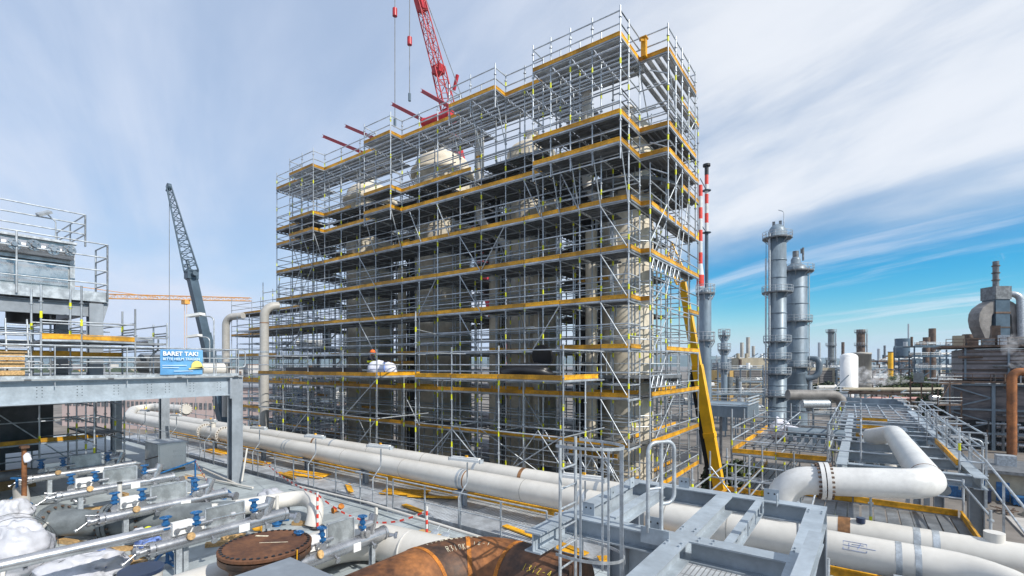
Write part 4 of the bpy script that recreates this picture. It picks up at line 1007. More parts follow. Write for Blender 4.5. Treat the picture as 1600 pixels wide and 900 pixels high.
b = MB(); b.box(-22.15, -21.15, 1.95, 3.33, .37, .42); b.build('lid', 'wood', root)
b = MB(); b.tube((-26, 7.7, .05), (-24.6, 9.2, .05), .42, 20); o = tag(b.build('drum', 'midsteel'), 'dark grey drum lying on the raised floor right of the scaffold', 'drum')
b = MB(); b.path([(-24.5, 8.2, -.2), (-24.5, 10.5, -.2)], .28, 14); tag(b.build('pipe_piece', 'cream'), 'cream pipe piece lying on the raised floor beside the drum', 'pipe')
for k, (px_, x, y, h) in enumerate(((0, -24.5, 9.9, 1.7), (0, -20.9, 8.6, 2.35))):
    root = thing('floor_lamp', (x, y, -.44), ['hooded lamp post above the back guardrail', 'hooded lamp post beside the blue banner'][k], 'lamp', 'hooded lamp posts')
    b = MB(); b.path([(x, y, -.44), (x, y, -.44 + h), (x - .5, y - .3, -.38 + h)], .03, 8, .2, 4); b.build('pole', 'galv', root)
    b = MB(); b.beam((x - .95, y - .55, -.4 + h), (x - .4, y - .25, -.32 + h), .3, .1); b.build('hood', 'lamp', root)
b = MB(); b.tube((-29.85, 7.3, 1.02), (-24.52, 7.6, .98), .09, 10); tag(b.build('wrapped_tube', 'silver'), 'silver wrapped tube jutting out of the scaffold under the cooler', 'tube')
b = MB(); b.path([(-22.6, 7.0, -.44), (-22.6, 7.0, .3), (-22.4, 7.2, .6), (-22.4, 7.2, 1.0)], .035, 8, .2, 4); tag(b.build('bent_pipe', 'galv'), 'thin bent grey post at the right end of the cooler scaffold', 'post')
# dark equipment below the raised floor
root = thing('equipment_housing', (-32, 2.5, DZ), 'dark clad equipment housing with pale strips in the shade below the raised floor', 'housing')
b = MB(); b.box(-31.6, -29.2, -3, 5.0, -3.75, -1.25); b.box(-31.2, -29.6, 5.0, 5.5, -3.5, -1.6); b.build('casing', 'darksteel', root)
for z in (-1.75, -3.3): b = MB(); b.box(-29.19, -29.16, 1.8, 3.4, z, z + .28); b.build('pale_strip', 'galv', root)
for y in (-1.5, 3.8):
    b = MB(); b.box(-31.1, -29.3, y - .15, y + .15, DZ, -3.75); b.build('saddle', 'darksteel', root)
s4 = Scaffold((-28, 4, DZ), 'dark scaffold standing in the shade below the raised floor')
x4 = (-29.6, -28.2, -26.8, -25.6); y4 = (-1, 1.5, 3.6, 4.8, 6.0, 7.0)
for y in y4:
    for x in (x4 if y > 5 else x4[:2]): s4.std(x, y, DZ, -1.15)
for z in (-4.0, -3.2, -2.4, -1.7):
    for a, c in zip(y4, y4[1:]): s4.led((-28.2, a, z), (-28.2, c, z)); s4.led((-29.6, a, z), (-29.6, c, z))
    for a, c in zip(x4, x4[1:]): s4.led((a, 7.0, z), (c, 7.0, z)); s4.led((a, 6.0, z), (c, 6.0, z))
for a, c in zip(y4, y4[1:]): s4.board((-28.15, a, -3.3), (-28.15, c, -3.3)); s4.deck(-29.6, -28.2, a, c, -3.3, 'y')
for a, c in zip(x4, x4[1:]): s4.deck(a, c, 6, 7, -2.9)
s4.brace((-28.2, 3.6, -2), (-28.2, 6.0, -4.4)); s4.finish()
b = MB(); b.box(-27.6, -26.4, 2.2, 4.4, DZ, -4.2); tag(b.build('carton_box', 'wood'), 'large brown carton in the shade below the raised floor', 'box')
pipe_thing('floor_pipe', 'grey white pipe lying bent at the left edge in the shade', [(-20.5, .5, -4.3), (-21.0, 3.2, -4.3), (-24, 3.6, -4.35)], .2, 'cream', .6)
pipe_thing('floor_pipe', 'dull grey pipe lying behind the bent pipe below the raised floor', [(-25.5, 1.5, -4.1), (-25.4, 5.2, -4.1)], .18, 'midsteel')

# ------------------------------------------------------------------ valve skids on the plate deck
def make_skid(label):
    root = thing('valve_skid', (0, 0, 0), label, 'valve skid', 'valve skids on the deck')
    def part(nm, mt=None, build=None, par=None):
        b = MB(); build(b); return b.build(nm, mt, par or root)
    zc = .78
    part('header_pipe', 'silver', lambda b: (b.tube((0, -.15, zc), (0, 2.75, zc + .04), .15, 18), b.tube((0, .3, zc + .3), (0, 1.0, zc + .31), .05, 10)))
    def nose(b):
        b.disc((0, -.22, zc), (0, 1, 0), .17, .1, 18); b.bolts((0, -.22, zc), (0, 1, 0), .14, 8, .02, .18); b.tube((0, -.45, zc - .02), (0, -.2, zc), .09, 14); b.disc((0, -.48, zc), (0, 1, 0), .13, .06, 16)
        b.tube((.05, -.5, zc), (.08, -.72, zc - .14), .024, 8); b.tube((0, -.3, zc + .12), (-.04, -.52, zc + .17), .02, 8); b.disc((.08, -.73, zc - .14), (.2, -1, -.5), .05, .04, 12)
    part('inlet_fitting', 'silver', nose)
    part('end_fitting', 'silver', lambda b: (b.disc((0, 2.78, zc + .04), (0, 1, 0), .17, .08, 18), b.tube((0, 2.25, zc + .1), (0, 2.42, zc + .56), .115, 16), b.tube((.02, 1.9, zc + .36), (.02, 2.35, zc + .38), .085, 12), b.disc((.13, 2.05, zc + .2), (1, 0, 0), .09, .05, 14), b.tube((0, 2.8, zc - .02), (.25, 2.95, zc - .05), .08, 12), b.disc((.3, 2.97, zc - .06), (1, .6, 0), .14, .06, 14)))
    part('shield_plate', 'sheet', lambda b: b.box(-.07, -.05, .9, 1.75, zc + .14, zc + .6))
    part('shield_edge', 'galv', lambda b: (b.beam((-.06, .89, zc + .61), (-.06, 1.76, zc + .61), .06, .02), b.beam((-.06, .89, zc + .13), (-.06, .89, zc + .6), .05, .02), b.beam((-.06, 1.76, zc + .13), (-.06, 1.76, zc + .6), .05, .02)))
    part('insulation_jacket', 'plasterwhite', lambda b: b.box(-.12, .04, .18, .7, zc + .18, zc + .46))
    part('clip', 'carton', lambda b: (b.box(.12, .16, 1.55, 1.8, zc - .1, zc + .08)))
    for y in (.0, 2.05):
        leg = part('leg', 'galv', lambda b: (b.ibeam((0, y + .3, -.0), (0, y + .3, zc - .13), .12, .12, .012, .01, (1, 0, 0)), b.box(-.12, .12, y + .18, y + .42, 0, .015)))
    for y, x in ((.1, -.12), (.66, .02), (1.95, .06)):
        def vb(b):
            b.use('blue').tube((x, y, zc + .24), (x, y, zc + .56), .055, 10); b.disc((x, y, zc + .36), (0, 0, 1), .1, .04, 12); b.disc((x, y, zc + .46), (0, 0, 1), .08, .05, 12)
            b.use('silver').tube((x, y, zc + .1), (x, y, zc + .26), .05, 10); b.disc((x + .03, y, zc + .2), (1, 0, 0), .1, .06, 12)
        v = part('valve', None, vb)
        def wheel(b):
            for k in range(12):
                t, u = k * math.pi / 6, (k + 1) * math.pi / 6; b.tube((x + .11 * math.cos(t), y + .11 * math.sin(t), zc + .6), (x + .11 * math.cos(u), y + .11 * math.sin(u), zc + .6), .014, 6)
            for k in range(3):
                t = k * math.pi / 3; b.tube((x - .11 * math.cos(t), y - .11 * math.sin(t), zc + .6), (x + .11 * math.cos(t), y + .11 * math.sin(t), zc + .6), .01, 5)
        part('handwheel', 'blue', wheel, v)
    for y in (.25, .48): part('gauge', 'silver', lambda b: (b.disc((.1, y, zc + .3), (1, 0, 0), .055, .04, 14), b.tube((.08, y, zc + .1), (.08, y, zc + .27), .015, 6)))
    for y in (.95, 2.2): part('drain', 'silver', lambda b: (b.tube((.14, y, zc - .02), (.24, y, zc - .08), .03, 8), b.disc((.26, y, zc - .09), (1, 0, -.4), .07, .03, 12)))
    part('wood_disc', 'wood', lambda b: b.disc((.16, .5, zc + .12), (1, 0, .3), .085, .05, 16))
    return root
sl = ['valve skid with blue handwheels nearest to the rust brown flange, third plate from the cabinet side counted towards the viewer', 'valve skid with blue handwheels farthest to the back, beside the shaded brown carton', 'valve skid with blue handwheels between the farthest skid and the grey flanged pipe',
      'valve skid with blue handwheels right over the grey flanged pipe', 'half hidden valve skid between the rust brown flange and the rust brown elbow']
sl[0] = 'valve skid with blue handwheels just left of the rust brown blind flange'
sk = make_skid(sl[0]); sk.location = (-12.5, 4.1, DZ)
for (x, y, z), l in zip(((-23.7, 4.0, DZ), (-19.8, 4.0, DZ), (-16.0, 4.1, DZ), (-9.1, 5.3, DZ + .03)), sl[1:]):
    c_ = clone(sk, (x, y, z), None, l)
    if x > -10: c_.scale = (1, .76, 1)
b = MB(); b.box(-9.4, -8.8, 5.35, 7.3, DZ, DZ + .03); tag(b.build('base_plate', 'sheet'), 'flat steel sheet under the half hidden valve skid', 'sheet')
# blue tripod stands
tri = None
for k, (x, y, a) in enumerate(((-13.33, 4.47, 0), (-23.2, 3.4, .6), (-18.4, 6.9, .3))):
    if tri is None:
        tri = thing('tripod_stand', (x, y, DZ), 'blue tripod stand in front of the valve skid left of the brown flange', 'stand', 'blue pipe stands')
        for j in range(3):
            t = j * 2.094 + .3; b = MB(); b.beam((x, y, DZ + .45), (x + .42 * math.cos(t), y + .42 * math.sin(t), DZ + .02), .06, .05); b.beam((x, y, DZ + .12), (x + .42 * math.cos(t), y + .42 * math.sin(t), DZ + .03), .05, .04); b.build('leg', 'blue', tri)
        b = MB(); b.tube((x, y, DZ + .1), (x, y, DZ + .95), .04, 10); b.beam((x - .2, y, DZ + .95), (x + .2, y, DZ + .95), .06, .06); b.build('post', 'blue', tri)
    else: clone(tri, (x, y, DZ), a, ['', 'blue tripod stand beside the farthest valve skid', 'blue tripod stand standing free behind the skids'][k])
b = MB(); b.tube((-20.6, 6.2, DZ + .75), (-21.6, 8.2, DZ + .95), .035, 8); b.tube((-21.6, 8.2, DZ), (-21.6, 8.2, DZ + 1.0), .035, 8); tag(b.build('blue_pipe', 'blue'), 'thin blue pipe sloping up behind the valve skids', 'pipe')
# big grey flanged pipe with elbow
pipe_thing('flanged_pipe', 'dark grey pipe with flanged elbow lying on the deck under a skid', [(-17.75, 3.3, -4.25), (-17.25, 3.95, -4.38), (-15.9, 5.6, -4.36), (-14.9, 6.7, -4.36)], .36, 'greypipe', .7, 22,
    flanges=[((-17.72, 3.34, -4.26), (1, .35, 0), 16), ((-17.0, 4.3, -4.38), (.62, .78, 0), 16), ((-16.55, 4.82, -4.37), (.62, .78, 0), 16)])
b = MB(); b.tube((-12.66, -.5, -3.62), (-12.66, 5.9, -3.72), .115, 20); b.disc((-12.66, 5.6, -3.72), (0, 1, 0), .14, .1, 20)
tag(b.build('stainless_pipe', 'stainless'), 'long shiny stainless pipe crossing the lower left foreground', 'pipe')
for y in (.6, 4.6):
    b = MB(); b.ibeam((-12.66, y, DZ), (-12.66, y, -3.8), .1, .1); tag(b.build('pipe_prop', 'galv'), 'galvanised prop under the ' + ('near' if y < 1 else 'far') + ' end of the shiny stainless pipe', 'prop')
# cream pipes
pipe_thing('cream_pipe', 'thick cream pipe curving over the deck behind the brown blind flange', [(-10.25, 1.0, -4.33), (-10.25, 7.6, -4.33), (-7.6, 7.9, -4.33)], .43, 'cream', 1.2, 26, bands=[((-8.6, 7.76, -4.33), (1, .1, 0), 'whitepaint', .02)])
pipe_thing('cream_pipe', 'cream pipe elbow turning down to the deck beside the barrier post', [(-15.2, 6.2, -4.25), (-14.35, 8.55, -4.2), (-13.15, 8.3, -4.2), (-13.15, 8.1, DZ + .03)], .235, 'cream', .55, 20, bands=[((-14.75, 7.45, -4.22), (.34, .94, 0), 'whitepaint', .1)])
b = MB(); b.path([(-15.0, 4.9, -4.45), (-13.9, 6.7, -4.45)], .1, 12); tag(b.build('cream_pipe', 'cream'), 'slim cream pipe lying between two valve skids', 'pipe')
root = thing('capped_pipe', (-10.95, 3.1, -4.4), 'cream pipe mouth closed with a dark blue plastic cap', 'pipe')
b = MB(); b.path([(-10.95, 3.25, -3.88), (-10.95, 3.25, -4.35), (-10.3, 2.4, -4.45)], .34, 24, .5); b.build('elbow', 'cream', root)
b = MB(); b.disc((-10.95, 3.25, -3.86), (0, 0, 1), .36, .06, 26); b.build('cap', 'navy', root)
b = MB(); b.path([(-14.4, 1.9, DZ), (-14.4, 1.9, -4.2), (-18.9, 3.7, -4.2)], .04, 8, .2, 4); tag(b.build('handrail_pipe', 'cream'), 'thin cream bent pipe rail left of the grey flanged pipe', 'rail')
root = thing('standing_pipe', (-16.99, 4.54, DZ), 'upright cream pipe post with open top beside the white bundle', 'post')
x, y = -16.99, 4.54
b = MB(); b.tube((x, y, DZ), (x, y, -3.35), .055, 12); b.build('post', 'cream', root)
b = MB(); b.disc((x, y, -3.34), (0, 0, 1), .06, .05, 12); b.build('cap', 'darksteel', root)
x, y = -21.35, 3.29
root = thing('rust_post', (x, y, DZ), 'rust brown steel post with flat head plate and white tag', 'post')
b = MB(); b.tube((x, y, DZ), (x, y, -2.62), .065, 12); b.build('shaft', 'rust', root)
b = MB(); b.box(x - .16, x + .16, y - .1, y + .1, -2.62, -2.55); b.build('head_plate', 'rustdark', root)
b = MB(); b.blob((x + .1, y + .05, -2.95), (.12, .1, .16), 2, .4); b.build('rag', 'tarp', root)
# rust brown blind flanged vessel
cx, cy = -9.3, 4.75
root = thing('flanged_vessel', (cx, cy, DZ), 'rust brown upright pipe closed by a large bolted blind flange', 'pipe')
b = MB(); b.tube((cx, cy, DZ), (cx, cy, -3.62), .62, 32); b.build('neck', 'rust', root)
b = MB(); b.lathe((cx, cy, 0), [(.62, -3.85), (.77, -3.68), (.81, -3.66), (.81, -3.55)], 48, False); b.build('lower_flange', 'rustdark', root)
b = MB(); b.lathe((cx, cy, 0), [(.68, -3.545), (.80, -3.54), (.82, -3.52), (.82, -3.47), (.80, -3.455), (0.001, -3.455)], 56, True, False); b.build('blind_plate', 'rustplate', root)
for k in range(40): b = MB(); t = math.pi * 2 * k / 40; x, y = cx + .76 * math.cos(t), cy + .76 * math.sin(t); b.tube((x, y, -3.49), (x, y, -3.44), .034, 6); b.build('bolt', 'black', root)
b = MB(); b.beam((cx - .15, cy - .05, -3.452), (cx + .25, cy + .3, -3.452), .014, .004); b.beam((cx - .6, cy + .1, -3.452), (cx - .38, cy + .24, -3.452), .05, .004); b.build('chalk_mark', 'chalk', root)
b = MB(); b.tube((cx + .80, cy + .15, -4.2), (cx + .84, cy + .15, -3.43), .012, 6); b.build('strap', 'yellow', root)
# rust brown elbow in the foreground
root = thing('rusty_elbow', (-5.5, 6.2, DZ), 'thick rust brown steel pipe elbow with orange weld rings and chalk writing', 'pipe')
rr = .6; zc = -3.62; cen = Vector((-4.75, 5.55, zc)); RB = 1.1
def arc(t): return cen + Vector((-RB * math.cos(t), RB * math.sin(t), 0))
b = MB(); b.tube((-5.85, 4.25, zc), (-5.85, 5.55, zc), rr, 36); b.build('inlet_run', 'rust', root)
for a0, a1, m in ((0, 45, 'rustdark'), (45, 90, 'rust')):
    b = MB(); b.sweep([arc(R(a0 + (a1 - a0) * i / 8)) for i in range(9)], rr, 36, False); b.build('bend_segment', m, root)
b = MB(); b.tube((-4.75, 6.65, zc), (-3.55, 6.65, zc), rr, 36); b.build('outlet_run', 'rustdark', root)
for t, d in ((0, (0, 1, 0)), (45, (1, 1, 0)), (90, (1, 0, 0))):
    b = MB(); b.disc(arc(R(t)), d, rr + .008, .07, 36); b.build('weld_ring', 'rustbright', root)
# chalk writing drawn as thin strokes on the bend
GL = {'R': [(0, 0, 0, 1), (0, 1, .5, .9), (.5, .9, .45, .55), (.45, .55, 0, .5), (.2, .5, .55, 0)], '3': [(0, .95, .5, .9), (.5, .9, .2, .55), (.2, .55, .5, .3), (.5, .3, 0, 0)], '1': [(.2, 0, .25, 1)], '0': [(.1, .1, .1, .9), (.1, .9, .5, .9), (.5, .9, .5, .1), (.5, .1, .1, .1)], '/': [(0, -.1, .45, 1.1)],
      'K': [(0, 0, 0, 1), (0, .45, .5, 1), (.1, .5, .55, 0)], 'm': [(0, 0, 0, .5), (0, .5, .25, .4), (.25, .4, .25, 0), (.25, .4, .5, .45), (.5, .45, .5, 0)], '-': [(0, .45, .4, .5)], '2': [(0, .85, .45, .9), (.45, .9, 0, 0), (0, 0, .5, 0)], 'N': [(0, 0, 0, 1), (0, 1, .5, 0), (.5, 0, .5, 1)], '4': [(.4, 0, .4, 1), (.4, 1, 0, .35), (0, .35, .55, .35)], '9': [(.5, .6, .1, .6), (.1, .6, .1, .95), (.1, .95, .5, .95), (.5, .95, .45, 0)]}
def chalk(s_, t0, dt, ph, size, mt, run=None):
    b = MB()
    for k, ch in enumerate(s_):
        for (x0, y0, x1, y1) in GL.get(ch, []):
            pts = []
            for x_, y_ in ((x0, y0), (x1, y1)):
                a = ph + (y_ - .5) * size / rr
                if run is None:
                    t = R(t0 + dt * (k + x_)); c = arc(t); out = (c - cen).normalized()
                else: c = Vector((run + (k + x_) * dt, 6.65, zc)); out = Vector((0, 1, 0))
                pts.append(c + (out * -math.cos(a) + Vector((0, 0, math.sin(a)))) * (rr + .004))
            if (pts[1] - pts[0]).length > 1e-3: b.tube(pts[0], pts[1], .0045, 5)
    b.build('chalk_writing', mt, root)
chalk('R310Km', 20, 4.6, R(68), .13, 'chalk'); chalk('11-N904-1-2', 8, 4.4, R(98), .06, 'chalk'); chalk('1312-4', 0, .09, R(48), .11, 'chalkyellow', -4.3); chalk('12-1', 50, 5, R(74), .08, 'chalk')
# grey sheet metal cabinet top in front of the blind flange
root = thing('sheet_cabinet', (-6.9, 3.4, DZ), 'grey sheet metal cabinet with flat lid at the bottom edge', 'cabinet')
b = MB(); b.box(-7.35, -5.75, 2.3, 4.1, DZ, -3.14); b.build('body', 'midsteel', root)
b = MB(); b.box(-7.45, -5.65, 2.2, 4.2, -3.135, -3.1); b.build('lid', 'beamgrey', root)
# white wrapped bundles at the left
for (x, y, z), rd, sd, lab, a in (((-15.43, 2.18, -4.25), (.72, .7, .8), 4, 'big white plastic wrapped bundle at the left edge', .3), ((-14.07, 3.05, -4.6), (.75, .75, .42), 9, 'low white plastic wrapped bundle beside the capped pipe', .45), ((-19.63, 2.69, -4.4), (.5, .5, .5), 5, 'white wrapped bundle behind the biggest bundle', .4)):
    root = thing('wrapped_bundle', (x, y, DZ), lab, 'bundle', 'white wrapped bundles')
    b = MB(); b.blob((x, y, z), rd, sd, a, 56, 36, 1.6); b.build('wrap', 'plastic', root)
    for q in (-.35, .3):
        b = MB(); pts = [Vector((x + q * rd[0] + .04 * math.sin(3 * a_), y + rd[1] * 1.06 * math.cos(a_), z + rd[2] * 1.06 * math.sin(a_))) for a_ in [math.pi * i_ / 14 for i_ in range(15)]]
        for p_, q_ in zip(pts, pts[1:]): b.tube(p_, q_, .006, 5)
        b.build('tie_cord', 'darksteel', root)
    b = MB(); b.tube((x + rd[0] * .6, y - .1, z + .1), (x + rd[0] * 1.15, y + .1, z - .1), .05, 8); b.build('stub', 'darksteel', root)
for (x, y, z), rd, m, lab in (((-14.45, 4.48, -4.5), (.5, .3, .22), 'bluewrap', 'blue film wrapped valve part lying below the stainless pipe'), ((-13.96, 3.39, -4.5), (.3, .25, .25), 'bluewrap', 'small blue wrapped valve beside the white bundle'), ((-15.19, 7.95, -4.2), (.45, .35, .25), 'plastic', 'clear film bundle lying on the cream elbow pipe'), ((-15.33, 4.51, -4.5), (.3, .25, .18), 'plastic', 'clear wrapped fitting beside the blue wrapped valve')):
    b = MB(); b.blob((x, y, z), rd, rd[0] * 9, .45, 20, 12, 2.2); tag(b.build('wrapped_part', m), lab, 'bundle')
for k, (px, dd) in enumerate((((-15.43, 4.74, -4.45), .12), ((-14.6, 4.69, -4.4), .13))):
    x, y, z = px
    b = MB(); b.disc((x, y, z), (.5, -.6, .5), dd, .12, 20); b.use('yellow') if False else None
    tag(b.build('flange_cover', 'tape'), ['yellow plastic flange cover lying among wrapped parts', 'larger yellow flange cover nearer the blue tripod'][k], 'cover')
# timbers scattered on deck
tl = ['timber under the grey flanged elbow', 'long timber below the stainless pipe', 'short timber near the low white bundle', 'timber block left of the brown blind flange', 'second timber block left of the brown blind flange', 'timber lying beside the white cabinet', 'timber under the cream elbow mouth', 'loose timber behind the third skid', 'timber at the red and white post foot', 'timber offcut between the two middle skids', 'timber below the front skid nose']
for k, (p, l, a) in enumerate((((-17.02, 3.56, -4.75), 1.0, 20), ((-15.43, 4.16, -4.75), 1.6, 60), ((-14.21, 3.96, -4.75), .8, 40), ((-13.81, 5.77, -4.75), .55, 55), ((-13.97, 6.24, -4.75), .6, 65), ((-22.98, 8.6, -4.75), .9, 75), ((-13.5, 8.03, -4.75), .7, 30), ((-22, 5.93, -4.75), .7, 10), ((-9.69, 9.58, -4.75), .9, 0), ((-20.44, 4.83, -4.75), .6, 60), ((-14.46, 4.35, -4.75), .6, 80))):
    c, s_ = math.cos(R(a)) * l / 2, math.sin(R(a)) * l / 2
    b = MB(); b.beam((p[0] - c, p[1] - s_, DZ + .06), (p[0] + c, p[1] + s_, DZ + .06), .14, .11); tag(b.build('timber', 'wood'), tl[k], 'timber', 'timbers on the deck')
# loose tubes by the grey column
for k, (p, q, r) in enumerate(((((-19.81, 9.02, -4.7)), ((-23.48, 9.24, -4.6)), .035), (((-18.84, 9.12, -4.7)), ((-23.49, 8.55, -4.7)), .04), (((-20.23, 9.36, -4.7)), (-20.3, 9.6, -3.4), .035))):
    b = MB(); b.tube(p, q, r, 8); tag(b.build('loose_tube', 'cream'), ['pale tube lying on the deck left of the grey column foot', 'long pale tube crossing the deck before the grey column', 'pale tube leaning against the grey column'][k], 'tube', 'loose tubes')
# white cabinet
cx, cy = -26.0, 8.65
root = thing('transport_box', (cx, cy, DZ), 'white and grey box cabinet standing on the deck between the columns', 'cabinet')
b = MB(); b.box(cx - .8, cx + .8, cy - .55, cy + .55, DZ + .1, DZ + 1.25); b.build('body', 'carton', root)
b = MB(); b.box(cx - .83, cx + .83, cy - .58, cy + .58, DZ + 1.25, DZ + 1.29); b.build('lid', 'galv', root)
b = MB(); b.box(cx + .803, cx + .83, cy - .5, cy + .5, DZ + .16, DZ + 1.2)
b.use('plasterwhite'); b.m = [0] * len(b.m); b.build('white_panel', None, root)
b = MB()
for j in range(3):
    for i in range(6): b.box(cx + .832, cx + .838, cy + .02 + i * .07, cy + .06 + i * .07, DZ + .35 + j * .25, DZ + .43 + j * .25)
b.build('print', 'carton', root)
b = MB()
for y in (-.56, .0): b.beam((cx - .81, cy - .56, DZ + .4), (cx + .81, cy - .56, DZ + .75), .02, .03)
b.build('strap', 'redpipe', root)
for x in (-.6, .6):
    b = MB(); b.box(cx + x - .08, cx + x + .08, cy - .55, cy + .55, DZ, DZ + .1); b.build('skid', 'wood', root)
# barrier posts and tape
def barrier(x, y, h, lab):
    root = thing('barrier_post', (x, y, DZ), lab, 'barrier post', 'red and white barrier posts')
    b = MB(); b.disc((x, y, DZ + .03), (0, 0, 1), .2, .06, 20); b.build('base', 'black', root)
    b = MB()
    for i in range(8): b.use('whitepaint' if i % 2 else 'safetyred').tube((x, y, DZ + .06 + i * h / 8), (x, y, DZ + .06 + (i + 1) * h / 8), .035, 12)
    b.build('shaft', None, root)
x1, y1 = -12.9, 8.1; x2_, y2_ = -9.42, 9.12
barrier(x1, y1, 1.0, 'red and white barrier post right of the cream pipe elbow'); barrier(x2_, y2_, .95, 'red and white barrier post at the end of the thick cream pipe')
def tape_(p, q, sag, lab):
    b = MB(); p, q = Vector(p), Vector(q); n = 26; pts = [p.lerp(q, i / n) - Vector((0, 0, sag * 4 * (i / n) * (1 - i / n))) for i in range(n + 1)]
    for i in range(n): b.use('whitepaint' if i % 2 else 'safetyred').beam(pts[i], pts[i + 1], .008, .05)
    tag(b.build('barrier_tape'), lab, 'tape', 'barrier tapes')
tape_((x1, y1, DZ + 1.0), (x2_, y2_, DZ + .9), .55, 'red and white barrier tape sagging between the two posts')
tape_((x1, y1, DZ + 1.0), (-19.5, 9.9, DZ + .9), .15, 'red and white barrier tape running back towards the grey column')
tape_((-21.6, 8.2, DZ + .95), (-17.5, 7.4, DZ + .3), .1, 'red and white barrier tape hanging down behind the skids')
# small standing valve near the cream elbow
x, y = -14.07, 7.52
root = thing('upright_valve', (x, y, DZ), 'small blue valve under a cream stub beside the brown flange', 'valve')
b = MB(); b.tube((x, y, DZ + .35), (x, y, DZ + .9), .05, 12); b.disc((x, y, DZ + .36), (0, 0, 1), .14, .06, 16); b.build('stub', 'cream', root)
b = MB(); b.tube((x, y, DZ), (x, y, DZ + .3), .1, 14); b.disc((x, y, DZ + .1), (0, 0, 1), .15, .05, 16); b.tube((x, y, DZ + .18), (x + .3, y + .18, DZ + .22), .06, 10); b.build('body', 'blue', root)
b = MB()
for k, (dx, dy, m) in enumerate(((-15.6, 7.7, 'black'), (-15.2, 8.1, 'darksteel'), (-14.9, 7.3, 'black'), (-15.9, 7.3, 'midsteel'))):
    b.use(m).box(dx, dx + .35, dy, dy + .25, DZ, DZ + .25 + .08 * k)
tag(b.build('tool_boxes'), 'dark tool boxes and fittings heaped behind the skid', 'tool box')

# small fittings and hoses lying about
rf = random.Random(41)
fl_ = ['valve fitting', 'flange ring', 'short pipe nipple', 'elbow fitting', 'steel bracket', 'cable coil']
for k, (px_, lab) in enumerate((((-15.91, 3.76, -4.8), 'small grey fitting on a timber by the stainless pipe'), ((-20.77, 8.45, -4.8), 'small grey fitting on the deck behind the skid ends'), ((-18.56, 8.02, -4.8), 'blue capped fitting near the dark tool boxes'), ((-17.93, 5.23, -4.8), 'silver fitting on the deck between the two front skids'), ((-21.65, 4.61, -4.8), 'silver fitting between the back skids'), ((-15.78, 5.74, -4.8), 'rusty ring lying before the front skid plate'), ((-13.78, 9.43, -4.8), 'brown fitting lying by the deck edge conduit'), ((-25.33, 7.16, -4.8), 'dark fitting on the deck left of the white cabinet'), ((-14.1, 6.83, -4.8), 'yellow ring lying near the brown blind flange'), ((-14.19, 4.6, -4.8), 'grey ring lying beside the blue tripod'))):
    x, y, z = px_; m = ('midsteel', 'galv', 'blue', 'silver', 'silver', 'rust', 'rustbright', 'darksteel', 'yellow', 'greypipe')[k]; a = k * 1.3; c, s_ = math.cos(a), math.sin(a)
    b = MB(); b.path([(x - c * .22, y - s_ * .22, DZ + .09), (x, y, DZ + .09), (x + s_ * .12, y - c * .12, DZ + .2)], .06, 10, .1, 4); b.disc((x - c * .22, y - s_ * .22, DZ + .1), (c, s_, 0), .1, .03, 14); b.disc((x + s_ * .12, y - c * .12, DZ + .21), (s_, -c, .9), .1, .03, 14)
    tag(b.build('pipe_fitting', m), lab, 'fitting', 'small fittings on the deck')
for k, (p, q, m) in enumerate((((-20.23, 7.57, -4.78), (-19.11, 5.49, -4.78), 'cream'), ((-22.94, 5.61, -4.78), (-22.62, 3.83, -4.78), 'darksteel'), ((-16.63, 8.16, -4.78), (-15.8, 6.7, -4.78), 'cream'))):
    p, q = Vector(p), Vector(q); w = (q - p).cross(Vector((0, 0, 1))).normalized(); b = MB()
    b.sweep([p.lerp(q, t / 14) + w * .16 * math.sin(t * .9 + k) + Vector((0, 0, .02)) for t in range(15)], .025, 8)
    tag(b.build('hose', m), ['pale hose winding between the two front skids', 'dark hose winding before the back skids', 'pale hose winding behind the brown blind flange'][k], 'hose', 'hoses on the deck')

# ------------------------------------------------------------------ galvanised beam frame in the right foreground
ZF = -2.4
root = thing('beam_frame', (-2.2, 8, DZ), 'unfinished galvanised beam frame in the right foreground', 'steel frame')
fr = root
def gb(p, q, nm='beam', h=.29, w=.27):
    b = MB(); b.ibeam((p[0], p[1], ZF - h / 2 + (p[2] if len(p) > 2 else 0)), (q[0], q[1], ZF - h / 2 + (q[2] if len(q) > 2 else 0)), h, w, .022, .016); return b.build(nm, 'steelbeam', root)
gb((-3.95, 6.85), (-2.165, 6.85)); gb((-1.895, 6.85), (-.46, 6.85))
gb((-3.95, 9.6), (-.46, 9.6)); gb((-2.03, 4.0), (-2.03, 9.46)); gb((-3.8, 6.99), (-3.8, 9.46)); gb((-3.2, 6.99), (-3.2, 9.46), h=.22, w=.16); gb((-3.8, 5.75), (-3.8, 6.71)); gb((-.6, 5.2), (-.6, 6.71)); gb((-.6, 6.99), (-.6, 9.46)); gb((-1.45, 6.99), (-1.45, 9.46), h=.24, w=.12)
for x, y in ((-2.95, 6.85), (-.6, 9.6), (-3.8, 9.6), (-.6, 6.85), (-2.03, 4.6)):
    b = MB(); b.ibeam((x, y, DZ - .1), (x, y, ZF - .292), .28, .28, .02, .014, (1, 0, 0)); b.box(x - .2, x + .2, y - .2, y + .2, DZ - .1, DZ - .07); b.build('column', 'beamgrey', root)
def gusset(x, y0, y1, z0, z1):
    b = MB(); b.add([(x - .01, y0, z1), (x - .01, y1, z1), (x - .01, y0, z0), (x + .01, y0, z1), (x + .01, y1, z1), (x + .01, y0, z0)], [(0, 1, 2), (3, 5, 4), (0, 2, 5, 3), (1, 4, 5, 2), (0, 3, 4, 1)]); b.build('gusset', 'steelbeam', root)
gusset(-.6, 9.45, 8.7, ZF - .95, ZF - .30); gusset(-2.95, 6.98, 7.6, ZF - .8, ZF - .3)
